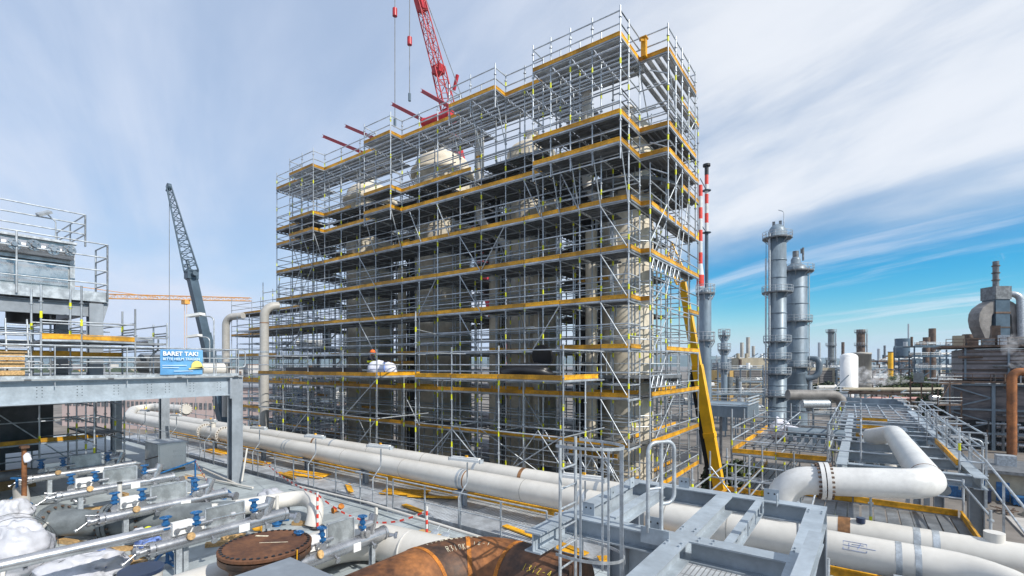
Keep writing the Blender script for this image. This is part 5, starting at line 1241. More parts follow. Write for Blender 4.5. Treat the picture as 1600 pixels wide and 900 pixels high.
b = MB(); b.add([(-2.8, 6.84, ZF - .30), (-2.2, 6.84, ZF - .30), (-2.8, 6.84, ZF - .8), (-2.8, 6.86, ZF - .30), (-2.2, 6.86, ZF - .30), (-2.8, 6.86, ZF - .8)], [(0, 2, 1), (3, 4, 5), (0, 1, 4, 3), (1, 2, 5, 4), (2, 0, 3, 5)]); b.build('gusset', 'steelbeam', root)
for x, y, w, ax in ((-3.62, 6.95, .2, 0), (-3.62, 8.0, .2, 1), (-3.62, 8.9, .2, 1), (-2.55, 6.85, .26, 0), (-1.4, 9.6, .24, 0), (-1.28, 7.4, .14, 1), (-1.28, 8.0, .14, 1), (-1.28, 8.6, .14, 1), (-1.15, 9.2, .16, 1), (-2.9, 9.6, .2, 0)):
    b = MB()
    if ax: b.box(x - .006, x + .006, y, y + w, ZF + .002, ZF + .2); b.use('black').tube((x - .008, y + w / 2, ZF + .1), (x + .008, y + w / 2, ZF + .1), .018, 8)
    else: b.box(x, x + w, y - .006, y + .006, ZF + .002, ZF + .2); b.use('black').tube((x + w * .3, y - .008, ZF + .12), (x + w * .3, y + .008, ZF + .12), .016, 8); b.tube((x + w * .7, y - .008, ZF + .12), (x + w * .7, y + .008, ZF + .12), .016, 8)
    b.names = ['steelbeam', 'black']; b.m = [0] * 6 + [1] * (len(b.m) - 6); b.build('lug', None, root)
for x, y, ax in ((-2.36, 6.85, 0), (-1.70, 6.85, 0), (-2.03, 6.50, 1), (-2.03, 7.2, 1), (-3.8, 9.25, 1), (-.6, 9.25, 1), (-.6, 7.2, 1)):
    b = MB(); b.use('steelbeam')
    for sx_ in (-1, 1):
        for dx in (-.06, .06): b.tube((x + sx_ * .09 + (0 if ax else dx * .0), y + dx, ZF), (x + sx_ * .09, y + dx, ZF + .022), .018, 6)
    b.build('bolt_group', None, root)
# beam seen on end at the right and the sloping piece
b = MB(); b.ibeam((-.58, 5.0, ZF - .02), (-.45, 7.1, ZF + .24), .16, .16); b.build('beam', 'steelbeam', root)
# ladder with safety cage
root = thing('caged_ladder', (-3.3, 6.1, DZ), 'galvanised ladder with hooped safety cage in the foreground', 'ladder')
LX, LY0, LY1 = -3.42, 5.88, 6.33
for y in (LY0, LY1):
    b = MB(); b.beam((LX, y, DZ), (LX, y, -1.06), .055, .02, (1, 0, 0)); b.build('stile', 'galv', root)
z = DZ + .25; k = 0
while z < -1.2:
    b = MB(); b.tube((LX, LY0, z), (LX, LY1, z), .016, 8); b.build('rung', 'galv', root); z += .28
cyc, cr = (LY0 + LY1) / 2, .36
for z in (-1.12, -2.62, -4.1):
    b = MB(); pts = [Vector((LX, LY0 - .12 + 0, z))]
    for j in range(13):
        t = R(-90 + 180 * j / 12); pts.append(Vector((LX + .22 + (cr + .26) * math.cos(t), cyc + cr * math.sin(t), z)))
    pts.append(Vector((LX, LY1 + .12, z)))
    for p, q in zip(pts, pts[1:]): b.beam(p, q, .01, .04)
    b.build('hoop', 'galv', root)
for t in (-75, -35, 0, 35, 75):
    x, y = LX + .22 + (cr + .25) * math.cos(R(t)), cyc + (cr - .01) * math.sin(R(t))
    b = MB(); b.beam((x, y, -1.1), (x, y, -3.0 if t else -4.2), .01, .03); b.build('cage_bar', 'galv', root)
# hand rail frame beside the ladder opening
root = thing('ladder_guard', (-2.4, 6.6, ZF), 'short galvanised handrail with rounded end on the beam crossing', 'handrail')
HX = -2.42
b = MB(); b.path([(HX, 6.6, ZF + .05), (HX, 6.6, -1.1), (HX + .24, 7.0, -1.1), (HX + .24, 7.0, -1.98), (HX + .12, 6.8, -1.98)], .028, 10, .13, 6); b.build('loop', 'galv', root)
b = MB(); b.tube((HX + .12, 6.8, ZF + .05), (HX + .12, 6.8, -1.1), .028, 10); b.build('post', 'galv', root)
b = MB(); b.box(HX - .1, HX + .3, 6.58, 6.6, ZF - .1, ZF + .12); b.build('foot_plate', 'steelbeam', root)
b = MB(); b.tube((HX, 6.6, -1.75), (HX + .12, 6.8, -1.75), .02, 8); b.build('mid_rail', 'galv', root)

# ------------------------------------------------------------------ pipe rack on the right
root = thing('pipe_rack', (1, 30, GZ), 'long galvanised pipe rack receding at the right below the white bent pipe', 'pipe rack')
def rb(p, q, h=.34, w=.3, m='steelbeam', nm='beam'):
    b = MB(); b.ibeam(p, q, h, w, .025, .018); return b.build(nm, m, root)
RZ = -3.37
for y in (19.15, 21.9, 24.7, 30.0, 35.2): rb((-.36, y, RZ), (2.62, y, RZ))
rb((-.5, 18.8, RZ), (-.5, 38.8, RZ)); rb((2.76, 18.8, RZ), (2.76, 44, RZ))
for x, y in ((2.7, 19.2), (-.5, 19.2), (2.76, 28), (-.5, 28), (2.76, 38), (-.5, 38)):
    b = MB(); b.ibeam((x, y, GZ), (x, y, RZ - .17), .34, .34, .025, .018, (1, 0, 0)); b.build('column', 'beamgrey', root)
b = MB(); b.use('bluegrey').box(-.2, 2.5, 25, 38, -4.2, -4.1)
for y in (26, 28.5, 31, 33.5, 36): b.box(-.3, 2.6, y, y + .3, -4.1, -3.75)
b.build('tray', None, root)
for k, (x, r, m) in enumerate(((0, .16, 'galv'), (.5, .1, 'silver'), (.95, .2, 'cream'), (1.6, .12, 'midsteel'), (2.1, .17, 'galv'))):
    b = MB(); b.tube((x, 20, -3.9), (x, 38.5, -3.9), r, 12); b.build('rack_pipe', m, root)
# far part of the rack: grid roof
root = thing('rack_roof', (1.5, 55, GZ), 'far dark grey rack roof with a grid of thin pipes', 'pipe rack')
b = MB(); b.use('louvre').box(-1.2, 3.6, 39.2, 71, -4.6, -4.45); b.use('bluegrey').box(-1.3, 3.7, 66, 66.4, -4.45, -3.7); b.box(-1.3, 3.7, 60, 60.3, -4.45, -3.9); b.box(-1.3, 3.7, 39.0, 39.2, -4.9, -3.7); b.box(-1.3, -1.2, 39.2, 71, -4.9, -4.1); b.box(3.6, 3.75, 39.2, 71, -4.9, -4.0); b.build('roof', None, root)
b = MB(); b.use('galv')
for y in (41, 43, 45, 47.5, 50, 53, 56): b.tube((-1.1, y, -3.95), (3.5, y, -3.95), .05, 6)
for x in (-.2, .7, 1.6, 2.5): b.tube((x, 40, -3.88), (x - .3, 58, -3.88), .05, 6)
b.build('pipe_grid', None, root)
b = MB(); b.use('rustframe')
for y in (67, 71): b.box(-1.2, 3.7, y, y + .2, -3.3, -3.1)
for x in range(-1, 4): b.box(x - .05, x + .05, 71, 71.1, -4.4, -3.1)
b.build('end_frame', None, root)
for y in (42, 50, 58, 66):
    for x in (-1.3, 3.4): b = MB(); b.box(x, x + .3, y, y + .3, GZ, -4.6); b.build('column', 'beamgrey', root)
# white bent pipe
pipe_thing('bent_pipe', 'white pipe bending twice above the rack, flanged at its left end', [(-1.62, 13.75, -5.2), (-1.62, 13.75, -2.88), (1.28, 14.35, -2.70), (1.05, 24.2, -2.72), (.3, 24.9, -3.0)], .34, 'whitepaint', .62, 26,
    bands=[((1.26, 15.1, -2.7), (-.02, 1, 0), 'weldbrown', .025)], flanges=[((-.72, 13.93, -2.82), (1, .2, .05), 22)])
# handrails along the rack, right
guardrail([(2.95, 15.2, -4.3), (2.95, 19.4, -3.9), (2.95, 38, -3.2)], 'scaffold tube handrail along the right side of the pipe rack', 1.1, 2.2, .03, mids=(.5,))
b = MB(); b.use('tape')
for y in (15.3, 16.8, 18.6, 20.5, 22.5, 25, 28): b.box(2.92, 2.98, y - .02, y + .02, -3.45, -3.2)
# scaffold deck at the right front
s6 = Scaffold((.5, 17, GZ), 'scaffold deck of pale steel planks edged with yellow boards behind the cream pipes')
for x in (-1.3, .2, 2.35):
    for y in (15.0, 18.55): s6.std(x, y, GZ, -3.25)
s6.board((-.2, 18.5, -4.3), (2.25, 18.5, -4.3)); s6.board((2.3, 18.5, -4.3), (2.3, 14.8, -4.3)); s6.board((-1.9, 18.5, -4.3), (-.2, 18.5, -4.3))
for k, x in enumerate((-2.4, -1.2, .0, 1.15)): s6.deck(x, x + 1.18, 14.7, 18.45, -4.32, 'y')
s6.rails((-1.3, 18.55, -4.3), (2.35, 18.55, -4.3)); s6.led((2.35, 15, -3.4), (2.35, 18.55, -3.4)); s6.led((-1.3, 15, -4.5), (2.35, 15, -4.5)); s6.brace((-1.2, 15, -4.4), (-1.0, 18.4, -3.3))
s6.finish(.8)
s9 = Scaffold((1, 24, -4), 'scaffold tubes with yellow marks standing on the pipe rack round the white bent pipe')
y9 = (20.4, 23.2, 26.0, 29.5, 33.5)
for x in (-.95, 0.0, 2.5, 3.1):
    for y in y9: s9.std(x, y, -3.9, -1.95 - (x * y % .5))
for a, c in zip(y9, y9[1:]):
    for x in (-.95, 0.0, 2.5, 3.1):
        for z in (-3.05, -2.6, -2.15): s9.led((x, a, z), (x, c, z))
    s9.board((2.45, a, -3.15), (2.45, c, -3.15)) if a < 25 else None
for y in y9:
    for z in (-3.0, -2.5, -2.1):
        s9.led((-.95, y, z), (0.0, y, z)); s9.led((2.5, y, z), (3.1, y, z))
    if y > 25:
        for z in (-2.95, -2.45): s9.led((0, y, z), (2.5, y, z))
        s9.board((-.2, y, -3.15), (1.2, y, -3.15))
s9.finish(.7)
# scaffold left of the rack (yellow edged platform)
s7 = Scaffold((-2.5, 24, GZ), 'galvanised scaffold platform with yellow boards left of the pipe rack')
x7 = (-4.3, -2.7, -.95); y7 = (21.4, 24.0, 26.5, 30.5)
for x in x7:
    for y in y7: s7.std(x, y, GZ, -2.3 + (x * y % .5))
for z in (-3.6, -5.6, -7.6):
    for a, c in zip(x7, x7[1:]):
        for y in y7: s7.led((a, y, z - .1), (c, y, z - .1)); s7.rails((a, y, z), (c, y, z))
        s7.board((a, 21.36, z), (c, 21.36, z))
    for a, c in zip(y7, y7[1:]):
        for x in x7: s7.rails((x, a, z), (x, c, z)); s7.led((x, a, z - .1), (x, c, z - .1))
        s7.board((-4.28, a, z), (-4.28, c, z))
        if a > 23 or z < -4: s7.deck(-4.3, -2.7, a, c, z - .02, 'y')
        s7.deck(-2.7, -.95, a, c, z - .02, 'y') if z > -4 and a > 22 else None
s7.brace((-2.7, 21.4, -5.5), (-1.0, 21.4, -3.7)); s7.finish(1.1)
s8 = Scaffold((-3, 17, GZ), 'low galvanised scaffold with yellow boards between beam frame and white pipe')
x8 = (-4.1, -2.9, -1.9); y8 = (14.9, 17.0, 19.5)
for x in x8:
    for y in y8: s8.std(x, y, GZ, -3.2 + (x * y % .4))
for z in (-4.75, -6.4):
    for a, c in zip(x8, x8[1:]):
        for y in y8: s8.rails((a, y, z), (c, y, z)); s8.led((a, y, z - .1), (c, y, z - .1))
        s8.board((a, 19.45, z), (c, 19.45, z))
    for a, c in zip(y8, y8[1:]):
        for x in x8: s8.rails((x, a, z), (x, c, z)); s8.led((x, a, z - .1), (x, c, z - .1))
        s8.board((-4.06, a, z), (-4.06, c, z)); s8.board((-1.94, a, z), (-1.94, c, z)); s8.deck(-4.1, -2.9, a, c, z, 'y')
s8.brace((-4.1, 17, -3.4), (-2.9, 17, -4.9)); s8.finish(.9)
b = MB(); b.blob((-3.2, 27.0, -3.2), (.5, .45, .55), 3, .4, 18, 10, 2); b.blob((-2.7, 26.4, -3.3), (.35, .35, .4), 6, .4, 14, 8, 2)
tag(b.build('wrapped_bundle', 'tarp'), 'white wrapped bundles on the yellow edged scaffold platform', 'bundle')
b = MB(); b.tube((-2.7, 24.9, -3.0), (-.6, 25.6, -3.05), .2, 14)
for i in range(7): b.box(-2.6 + i * .3, -2.45 + i * .3, 24.6, 24.9, -3.4, -3.1)
tag(b.build('cable_drum_rack', 'bluegrey'), 'grey ribbed duct lying beside the pipe rack', 'duct')
# ------------------------------------------------------------------ cranes
def lattice_boom(root, p, q, w0, w1, n, m, r=.06, nm='lattice_jib'):
    p, q = Vector(p), Vector(q); d, a, bb, l = MB().frame(p, q); b = MB()
    def cor(t, i, j): w = w0 + (w1 - w0) * t; return p.lerp(q, t) + a * (i * w / 2) + bb * (j * w / 2)
    C4 = ((-1, -1), (1, -1), (1, 1), (-1, 1))
    for i, j in C4: b.tube(cor(0, i, j), cor(1, i, j), r, 6)
    for k in range(n):
        t0, t1 = k / n, (k + 1) / n
        for e in range(4):
            c0, c1 = C4[e], C4[(e + 1) % 4]
            b.tube(cor(t0, *c0), cor(t1, *c1), r * .55, 5) if k % 2 else b.tube(cor(t0, *c1), cor(t1, *c0), r * .55, 5)
            b.tube(cor(t0, *c0), cor(t0, *c1), r * .5, 5)
    return b.build(nm, m, root)
def carrier(root, x, y, m, az=0):
    b = MB(); b.box(x - 4.5, x + 4.5, y - 1.3, y + 1.3, GZ + .7, GZ + 1.5); b.box(x + 2.9, x + 4.5, y - 1.2, y + 1.2, GZ + 1.5, GZ + 3.0); b.build('carrier', m, root)
    b = MB(); b.box(x - 2.5, x + .9, y - 1.2, y + 1.2, GZ + 1.5, GZ + 3.1); b.build('superstructure', m, root)
    b = MB(); b.box(x + 4.49, x + 4.53, y - 1.0, y + 1.0, GZ + 2.1, GZ + 2.85); b.build('windscreen', 'glass', root)
    for wx in (-3.5, -2.0, 2.0, 3.5):
        for wy in (-1.15, 1.15):
            b = MB(); b.tube((x + wx, y + wy - .2, GZ + .6), (x + wx, y + wy + .2, GZ + .6), .6, 20); b.build('wheel', 'black', root)
    for wx in (-4, 1):
        b = MB(); b.box(x + wx - .2, x + wx + .2, y - 2.8, y + 2.8, GZ + .55, GZ + .85); b.build('outrigger', m, root)
# blue grey crane at the left
base = Vector((-55.83, 23.78, -4.83)); kn = Vector((-56.26, 21, 9.3)); tip = Vector((-56.98, 19.24, 18.09))
d = (kn - base).normalized(); foot = base - d * ((base.z - (GZ + 2.4)) / d.z)
root = thing('mobile_crane', (foot.x, foot.y, GZ), 'blue grey mobile crane with lattice jib rising left of the scaffold', 'crane')
carrier(root, foot.x, foot.y, 'cranegrey')
b = MB(); b.beam(foot, foot.lerp(kn, .35), 1.05, 1.15, (1, 0, 0)); b.beam(foot.lerp(kn, .35), foot.lerp(kn, .7), .9, 1.0, (1, 0, 0)); b.beam(foot.lerp(kn, .7), kn, .75, .85, (1, 0, 0)); b.build('boom', 'cranegrey', root)
b = MB(); b.box(kn.x - .5, kn.x + .5, kn.y - .5, kn.y + .5, kn.z - .4, kn.z + .5); b.tube(kn + Vector((-1.1, 0, -.2)), kn + Vector((1.0, 0, .1)), .25, 10); b.tube(kn, kn + Vector((-.6, -.2, 1.6)), .15, 8); b.build('knuckle', 'cranegrey', root)
lattice_boom(root, kn + Vector((0, 0, .4)), tip, 1.25, .4, 13, 'cranegrey', .075)
b = MB(); b.disc(tip, (0, 1, 0), .35, .3, 14); b.tube(tip, tip + Vector((-.5, 0, -.3)), .15, 8); b.build('sheave_head', 'cranegrey', root)
b = MB(); b.tube(tip + Vector((.1, 0, 0)), (tip.x + .1, tip.y, GZ + 6), .025, 5); b.build('hoist_cable', 'midsteel', root)
b = MB(); b.box(tip.x - .15, tip.x + .35, tip.y - .2, tip.y + .2, GZ + 5.2, GZ + 6); b.build('hook_block', 'cranegrey', root)
# red crane behind the scaffold
tipr = Vector((-43.99, 39.76, 48.53)); kr = Vector((-42.6, 43.23, 36.81)); k2 = Vector((-41.98, 44.3, 32.14)); lo = Vector((-38.84, 49.66, 6.69))
d = (k2 - lo).normalized(); foot = lo - d * ((lo.z - (GZ + 2.4)) / d.z)
root = thing('mobile_crane', (foot.x, foot.y, GZ), 'red crane with lattice jib rising behind the scaffold', 'crane')
carrier(root, foot.x, foot.y, 'red')
b = MB(); b.beam(foot, foot.lerp(k2, .55), 1.15, 1.2, (1, 0, 0)); b.beam(foot.lerp(k2, .55), k2, 1.0, 1.05, (1, 0, 0)); b.build('boom', 'red', root)
lattice_boom(root, k2, kr, 1.4, 1.3, 3, 'red', .09); lattice_boom(root, kr, kr.lerp(tipr, .72), 1.1, .9, 8, 'red', .075)
lattice_boom(root, kr.lerp(tipr, .72), tipr, .95, .6, 5, 'red', .08)
b = MB(); b.box(kr.x - .65, kr.x + .65, kr.y - .5, kr.y + .5, kr.z - .6, kr.z + .4); b.build('joint', 'red', root)
b = MB(); b.beam(kr.lerp(tipr, .55), kr.lerp(tipr, .74), 1.0, 1.1, (1, 0, 0)); b.build('joint', 'red', root)
b = MB(); b.beam(k2 + Vector((1.0, 0, 2)), k2 + Vector((1.6, 0, 3.7)), .3, .3); b.build('strut', 'red', root)
b = MB(); b.tube(kr.lerp(tipr, .85) + Vector((.6, 0, 0)), k2 + Vector((2.4, 0, .5)), .05, 5); b.build('stay_cable', 'midsteel', root)
for px_, z0, zb_, r in (((-44.64, 38.05, 41.63), 0, 28.76, .05), ((-43.23, 39.07, 38.23), 0, 31.79, .07)):
    p = Vector(px_)
    b = MB(); b.use('midsteel').tube((p.x, p.y, 52), (p.x, p.y, zb_), .05, 5); b.use('red').tube((p.x, p.y, p.z - .4), (p.x, p.y, p.z + .5), .28, 10); b.use('cranegrey').tube((p.x, p.y, zb_ - .6), (p.x, p.y, zb_ + .3), .16, 8); b.build('hoist_line', None, root)
# orange tower crane far left
pa, pb = Vector((-218.55, 51.67, 24.16)), Vector((-174.29, 83.71, 23.03)); pm = Vector((-256.96, 23.88, 25.29))
root = thing('tower_crane', (pm.x, pm.y, GZ), 'distant orange tower crane jib behind the left building', 'crane')
lattice_boom(root, pm, pb, 2.0, 1.1, 44, 'orange', .11, 'jib')
lattice_boom(root, (pm.x, pm.y, GZ), (pm.x, pm.y, pm.z + 8), 2, 2, 14, 'orange', .16, 'mast')
b = MB(); t = Vector((-192.95, 70.21, 22.58)); b.box(t.x - 1.6, t.x + 1.6, t.y - .8, t.y + .8, t.z - 1.2, t.z + .2); b.build('trolley', 'orange', root)
b = MB(); b.tube((pm.x, pm.y, pm.z + 8), pa.lerp(pb, .4), .12, 5); b.tube((t.x - 1, t.y, t.z), (t.x - 1, t.y, GZ + 3), .06, 5); b.tube((t.x + 1, t.y, t.z), (t.x + 1, t.y, GZ + 3), .06, 5); b.build('cable', 'orange', root)
# yellow telescopic crane
lo = Vector((-8.71, 38.13, -8.13)); hi = Vector((-10.96, 37.13, 6.3)); d = (hi - lo).normalized(); foot = lo - d * ((lo.z - (GZ + 2.2)) / d.z)
root = thing('mobile_crane', (foot.x, foot.y, GZ), 'yellow telescopic crane boom leaning beside the right end of the scaffold', 'crane')
carrier(root, foot.x, foot.y, 'yellowcrane')
m1 = lo.lerp(hi, .55)
b = MB(); b.use('yellowcrane').beam(foot, m1, .66, .72, (1, 0, 0)); b.beam(m1, lo.lerp(hi, .82), .54, .6, (1, 0, 0)); b.beam(lo.lerp(hi, .82), hi, .44, .5, (1, 0, 0)); b.build('boom', None, root)
b = MB(); off = Vector((-.5, 0, -.2)); b.beam(foot + off, m1 + off * .8, .2, .5, (1, 0, 0)); b.build('luffing_side', 'black', root)
for t in (.2, .55, .82): b = MB(); c = lo.lerp(hi, t); b.beam(c - d * .18, c + d * .18, 0.8 - t * .3, .86 - t * .3, (1, 0, 0)); b.build('collar', 'yellowcrane', root)
lattice_boom(root, hi, hi + d * 3 + Vector((-.5, 0, 0)), .9, .5, 4, 'yellowcrane', .07)

# ------------------------------------------------------------------ process columns, chimneys
def column(name, label, x, y, sections, m='bluegrey', decks=(), group=None, cat='column', ladder=True, n=28):
    root = thing(name, (x, y, GZ), label, cat, group)
    b = MB(); b.lathe((x, y, 0), sections, n, True); b.build('shell', m, root)
    for z, r, w in decks:
        b = MB(); b.use('midsteel').lathe((x, y, z), [(r, 0), (r + w, 0), (r + w, .25), (r, .25)], n, False, False); b.use('galv')
        for k in range(16):
            t, u = k * math.pi / 8, (k + 1) * math.pi / 8
            if 3 < k < 6 : continue
            p, q = (x + (r + w) * math.cos(t), y + (r + w) * math.sin(t)), (x + (r + w) * math.cos(u), y + (r + w) * math.sin(u))
            b.tube((*p, z + .25), (*p, z + 1.4), .05, 5)
            for h in (.8, 1.4): b.tube((*p, z + h), (*q, z + h), .05, 5)
        for k in range(8):
            t = k * math.pi / 4 + .1; b.beam((x + r * math.cos(t), y + r * math.sin(t), z - .9), (x + (r + w * .9) * math.cos(t), y + (r + w * .9) * math.sin(t), z - .05), .1, .12)
        b.build('platform', None, root)
    return root
def dome(r, z0, h): return [(r * math.cos(i * math.pi / 12), z0 + h * math.sin(i * math.pi / 12)) for i in range(0, 6)] + [(.001, z0 + h)]
def at(b_, dist): return b_[0] * dist, b_[1] * dist
c1 = at((-0.14, 1.13, 0), 100); c2 = at((-0.11, 1.16, 0), 104)
r1 = 1.68
root = column('distillation_column', 'taller slender grey blue distillation column on the right', *c1, [(r1 * 1.05, GZ), (r1, -9)] + [(r1, -9), (r1 + .08, 0), (r1, 0.2), (r1, 27.2)] + dome(r1, 27.2, 1.9),
    decks=[(26.0, r1, 1.1), (14.8, r1, 1.2), (4.6, r1, .9), (1.0, r1, .9), (-2.0, r1, .9), (-6.6, r1, .9)], group='grey distillation columns')
for z in (21.4, 17.8, 10.5, 7.4, -4.4, -8.8): b = MB(); b.lathe((c1[0], c1[1], z), [(r1, 0), (r1 + .09, .05), (r1 + .09, .25), (r1, .3)], 28, False); b.build('stiffener_ring', 'bluegrey', root)
b = MB(); dx = (c1[0] - 1.2, c1[1] - 1.7); b.tube((*dx, 27), (*dx, 4), .22, 8); b.tube((dx[0] - .7, dx[1] + .1, 22), (dx[0] - .7, dx[1] + .1, -6), .15, 8); b.build('downcomer', 'galv', root)
b = MB(); b.use('galv').path([(c1[0] + 1.2, c1[1], 27), (c1[0] + 1.2, c1[1], 31.5), (c1[0] + .2, c1[1], 32)], .09, 6, .5, 4); b.build('lamp_pole', None, root)
b = MB()
for x in (-.9, .3): b.box(c1[0] + x, c1[0] + x + .5, c1[1] - .2, c1[1] + .2, 28.4, 29.7); b.tube((c1[0] + x + .25, c1[1], 27.5), (c1[0] + x + .25, c1[1], 28.5), .15, 8)
b.build('relief_valve', 'midsteel', root)
b = MB(); a = math.atan2(-c1[1], -c1[0]) - 1.25
lx, ly = c1[0] + (r1 + .25) * math.cos(a), c1[1] + (r1 + .25) * math.sin(a)
for o in (-.22, .22): b.tube((lx + o, ly, GZ), (lx + o, ly, 27.5), .05, 5)
b.build('side_ladder', 'darksteel', root)
r2_ = 2.25
root = column('distillation_column', 'thicker shorter grey blue distillation column right of the taller one', *c2, [(r2_, GZ), (r2_, -2), (r2_ + .1, -1.8), (r2_, -1.6), (r2_, 20.6), (r2_ * .8, 21.4), (.95, 21.9), (.95, 22.6)] + dome(.95, 22.6, .9),
    decks=[(20.0, r2_, 1.2), (9.2, r2_, .9), (-.6, r2_, .9), (-6.8, r2_, .9)], group='grey distillation columns')
for z in (16.5, 13, 5.5, 2.5, -4.5, -9): b = MB(); b.lathe((c2[0], c2[1], z), [(r2_, 0), (r2_ + .09, .05), (r2_ + .09, .25), (r2_, .3)], 28, False); b.build('stiffener_ring', 'bluegrey', root)
b = MB(); b.tube((c2[0], c2[1], 23), (c2[0], c2[1], 24.6), .6, 14); b.tube((c2[0] + 1.4, c2[1], 22.4), (c2[0] + 1.4, c2[1], 25.2), .2, 8); b.box(c2[0] + .9, c2[0] + 1.4, c2[1] - .2, c2[1] + .2, 24, 25); b.build('top_nozzle', 'midsteel', root)
b = MB(); b.path([(c2[0] + 1.9, c2[1] - .5, -2.8), (c2[0] + 4.2, c2[1], -2.8), (c2[0] + 4.4, c2[1], 1.2), (c2[0] + 2.6, c2[1] + .6, 1.3), (c2[0] + 1.2, c2[1] + .8, 1.3)], .62, 14, 1.8, 8); b.build('side_pipe', 'bluegrey', root)
b = MB(); b.tube((c2[0] + 2.7, c2[1], -8), (c2[0] + 2.7, c2[1], -3), .4, 10); b.tube((c2[0] + 2.5, c2[1], GZ), (c2[0] + 2.5, c2[1], 21), .12, 6); b.build('side_riser', 'galv', root)
ch = at((-0.27, 1.04, 0), 75)
root = thing('chimney', (*ch, GZ), 'red and white banded chimney beside the right end of the scaffold', 'chimney')
b = MB()
for i in range(9):
    z0, z1 = 12.2 + i * 1.75, 12.2 + (i + 1) * 1.75; r = .55 if i < 2 else .33
    b.use('safetyred' if i % 2 == 0 else 'whitepaint').lathe((*ch, 0), [(r if i != 1 else .55, z0), (.34 if i == 1 else r, z1)], 16)
b.build('shaft', None, root)
b = MB(); b.tube((*ch, GZ), (*ch, 12.2), .55, 16); b.build('stump', 'galv', root)
cg = at((-0.26, 1.04, 0), 73)
column('scrubber_column', 'grey column under the red and white chimney', *cg, [(.85, GZ), (.85, 10.6), (.7, 11.2), (.3, 11.5)], decks=[(10.6, .85, .5), (3.5, .85, .5)], n=20)
cf = at((-0.26, 1.05, 0), 80)
root = thing('flare_stack', (*cf, GZ), 'thin dark stack with red and white top beside the banded chimney', 'stack')
b = MB(); b.use('cranegrey').tube((*cf, GZ), (*cf, 22), .28, 10)
for i in range(6): b.use('whitepaint' if i % 2 == 0 else 'safetyred').tube((*cf, 22 + i * 1.6), (*cf, 23.6 + i * 1.6), .3, 10)
b.build('shaft', None, root)
b = MB(); b.tube((*cf, 31.6), (*cf, 33.0), .32, 10); b.disc((*cf, 33.2), (0, 0, 1), .6, .35); b.build('tip', 'black', root)
b = MB()
for z in (22, 29): b.disc((*cf, z), (0, 0, 1), .7, .12); b.beam((*cf, z), (ch[0], ch[1], z), .1, .12)
b.build('bracket', 'cranegrey', root)
c3 = at((-0.23, 1.07, 0), 95)
column('small_column', 'small grey column with many platforms left of the distillation columns', *c3, [(.6, GZ), (.6, 5.2), (.4, 5.6), (.4, 6.8)], decks=[(5.6, .6, .5), (2.8, .6, .6), (-1, .6, .5)], n=18)
# ------------------------------------------------------------------ furnace block at the right
fx0, fy0 = 10.87, 101.69
root = thing('furnace_block', (fx0 + 10, fy0 + 6, GZ), 'big rusty grey furnace building with steel frame at the right', 'building')
FW, FD = 26, 12
b = MB(); b.use('furnace').box(fx0 + 1, fx0 + FW, fy0 + .6, fy0 + FD, -8.5, -3.3); b.use('cladding').box(fx0 + 2.0, fx0 + FW, fy0 + .8, fy0 + FD, -2.3, 2.4); b.build('casing', None, root)
b = MB(); b.use('darksteel').box(fx0 + .4, fx0 + FW, fy0 + 2.2, fy0 + FD - 1, GZ, -8.5); b.build('base', None, root)
b = MB(); b.use('bluegrey')
for x in (0.2, 5.2, 12, 19): b.box(fx0 + x, fx0 + x + .4, fy0, fy0 + .4, GZ, -2.6)
for z in (-10.6, -7.0, -3.2): b.box(fx0 + .2, fx0 + FW, fy0 + .02, fy0 + .3, z, z + .3)
for z0, z1 in ((-12.8, -10.6), (-10.4, -7.2), (-6.8, -3.3)): b.beam((fx0 + .4, fy0 + .2, z1), (fx0 + 5.2, fy0 + .2, (z0 + z1) / 2), .2, .2); b.beam((fx0 + .4, fy0 + .2, z0), (fx0 + 5.2, fy0 + .2, (z0 + z1) / 2), .2, .2)
for x in (2.2, 7, 11.5, 16): b.box(fx0 + x, fx0 + x + .25, fy0 + .5, fy0 + .75, -2.3, 2.6)
b.build('frame', None, root)
b = MB(); b.use('rustframe').box(fx0 - 1.2, fx0 + FW, fy0 - .6, fy0 + FD, -2.75, -2.5); b.box(fx0 - .6, fx0 + FW, fy0 - .2, fy0 + FD, 2.7, 3.0)
for z in (-2.1, -.8, .6, 1.9): b.box(fx0 + 2, fx0 + FW, fy0 + .7, fy0 + .78, z, z + .15)
for x in range(0, 26, 2): b.tube((fx0 + x - 1, fy0 - .5, -2.5), (fx0 + x - 1, fy0 - .5, -1.4), .05, 5); b.tube((fx0 + x, fy0 - .2, 3.0), (fx0 + x, fy0 - .2, 4.0), .05, 5)
for h in (-1.95, -1.4): b.tube((fx0 - 1, fy0 - .5, h), (fx0 + FW, fy0 - .5, h), .05, 5)
for h in (3.5, 4): b.tube((fx0, fy0 - .2, h), (fx0 + FW, fy0 - .2, h), .05, 5)
b.build('walkways', None, root)
b = MB(); b.use('galv').box(fx0 + 7.5, fx0 + 13.2, fy0 - 2.2, fy0 - .7, -1.2, -.95)
for x in (7.8, 10.2, 12.8): b.box(fx0 + x, fx0 + x + .15, fy0 - 2.1, fy0 - 1.95, -2.6, -1.2)
b.build('canopy', None, root)
b = MB(); b.use('silver')
for z, r in ((-9.4, .35), (-10.6, .5), (-12, .4)): b.tube((fx0 + 5.8, fy0 + .9, z), (fx0 + 12, fy0 + .9, z), r, 10)
for x in (6.5, 8, 9.5, 11): b.use('midsteel').tube((fx0 + x, fy0 + .6, GZ), (fx0 + x, fy0 + .6, -8.6), .2, 8)
b.build('burner_pipes', None, root)
rp = random.Random(19)
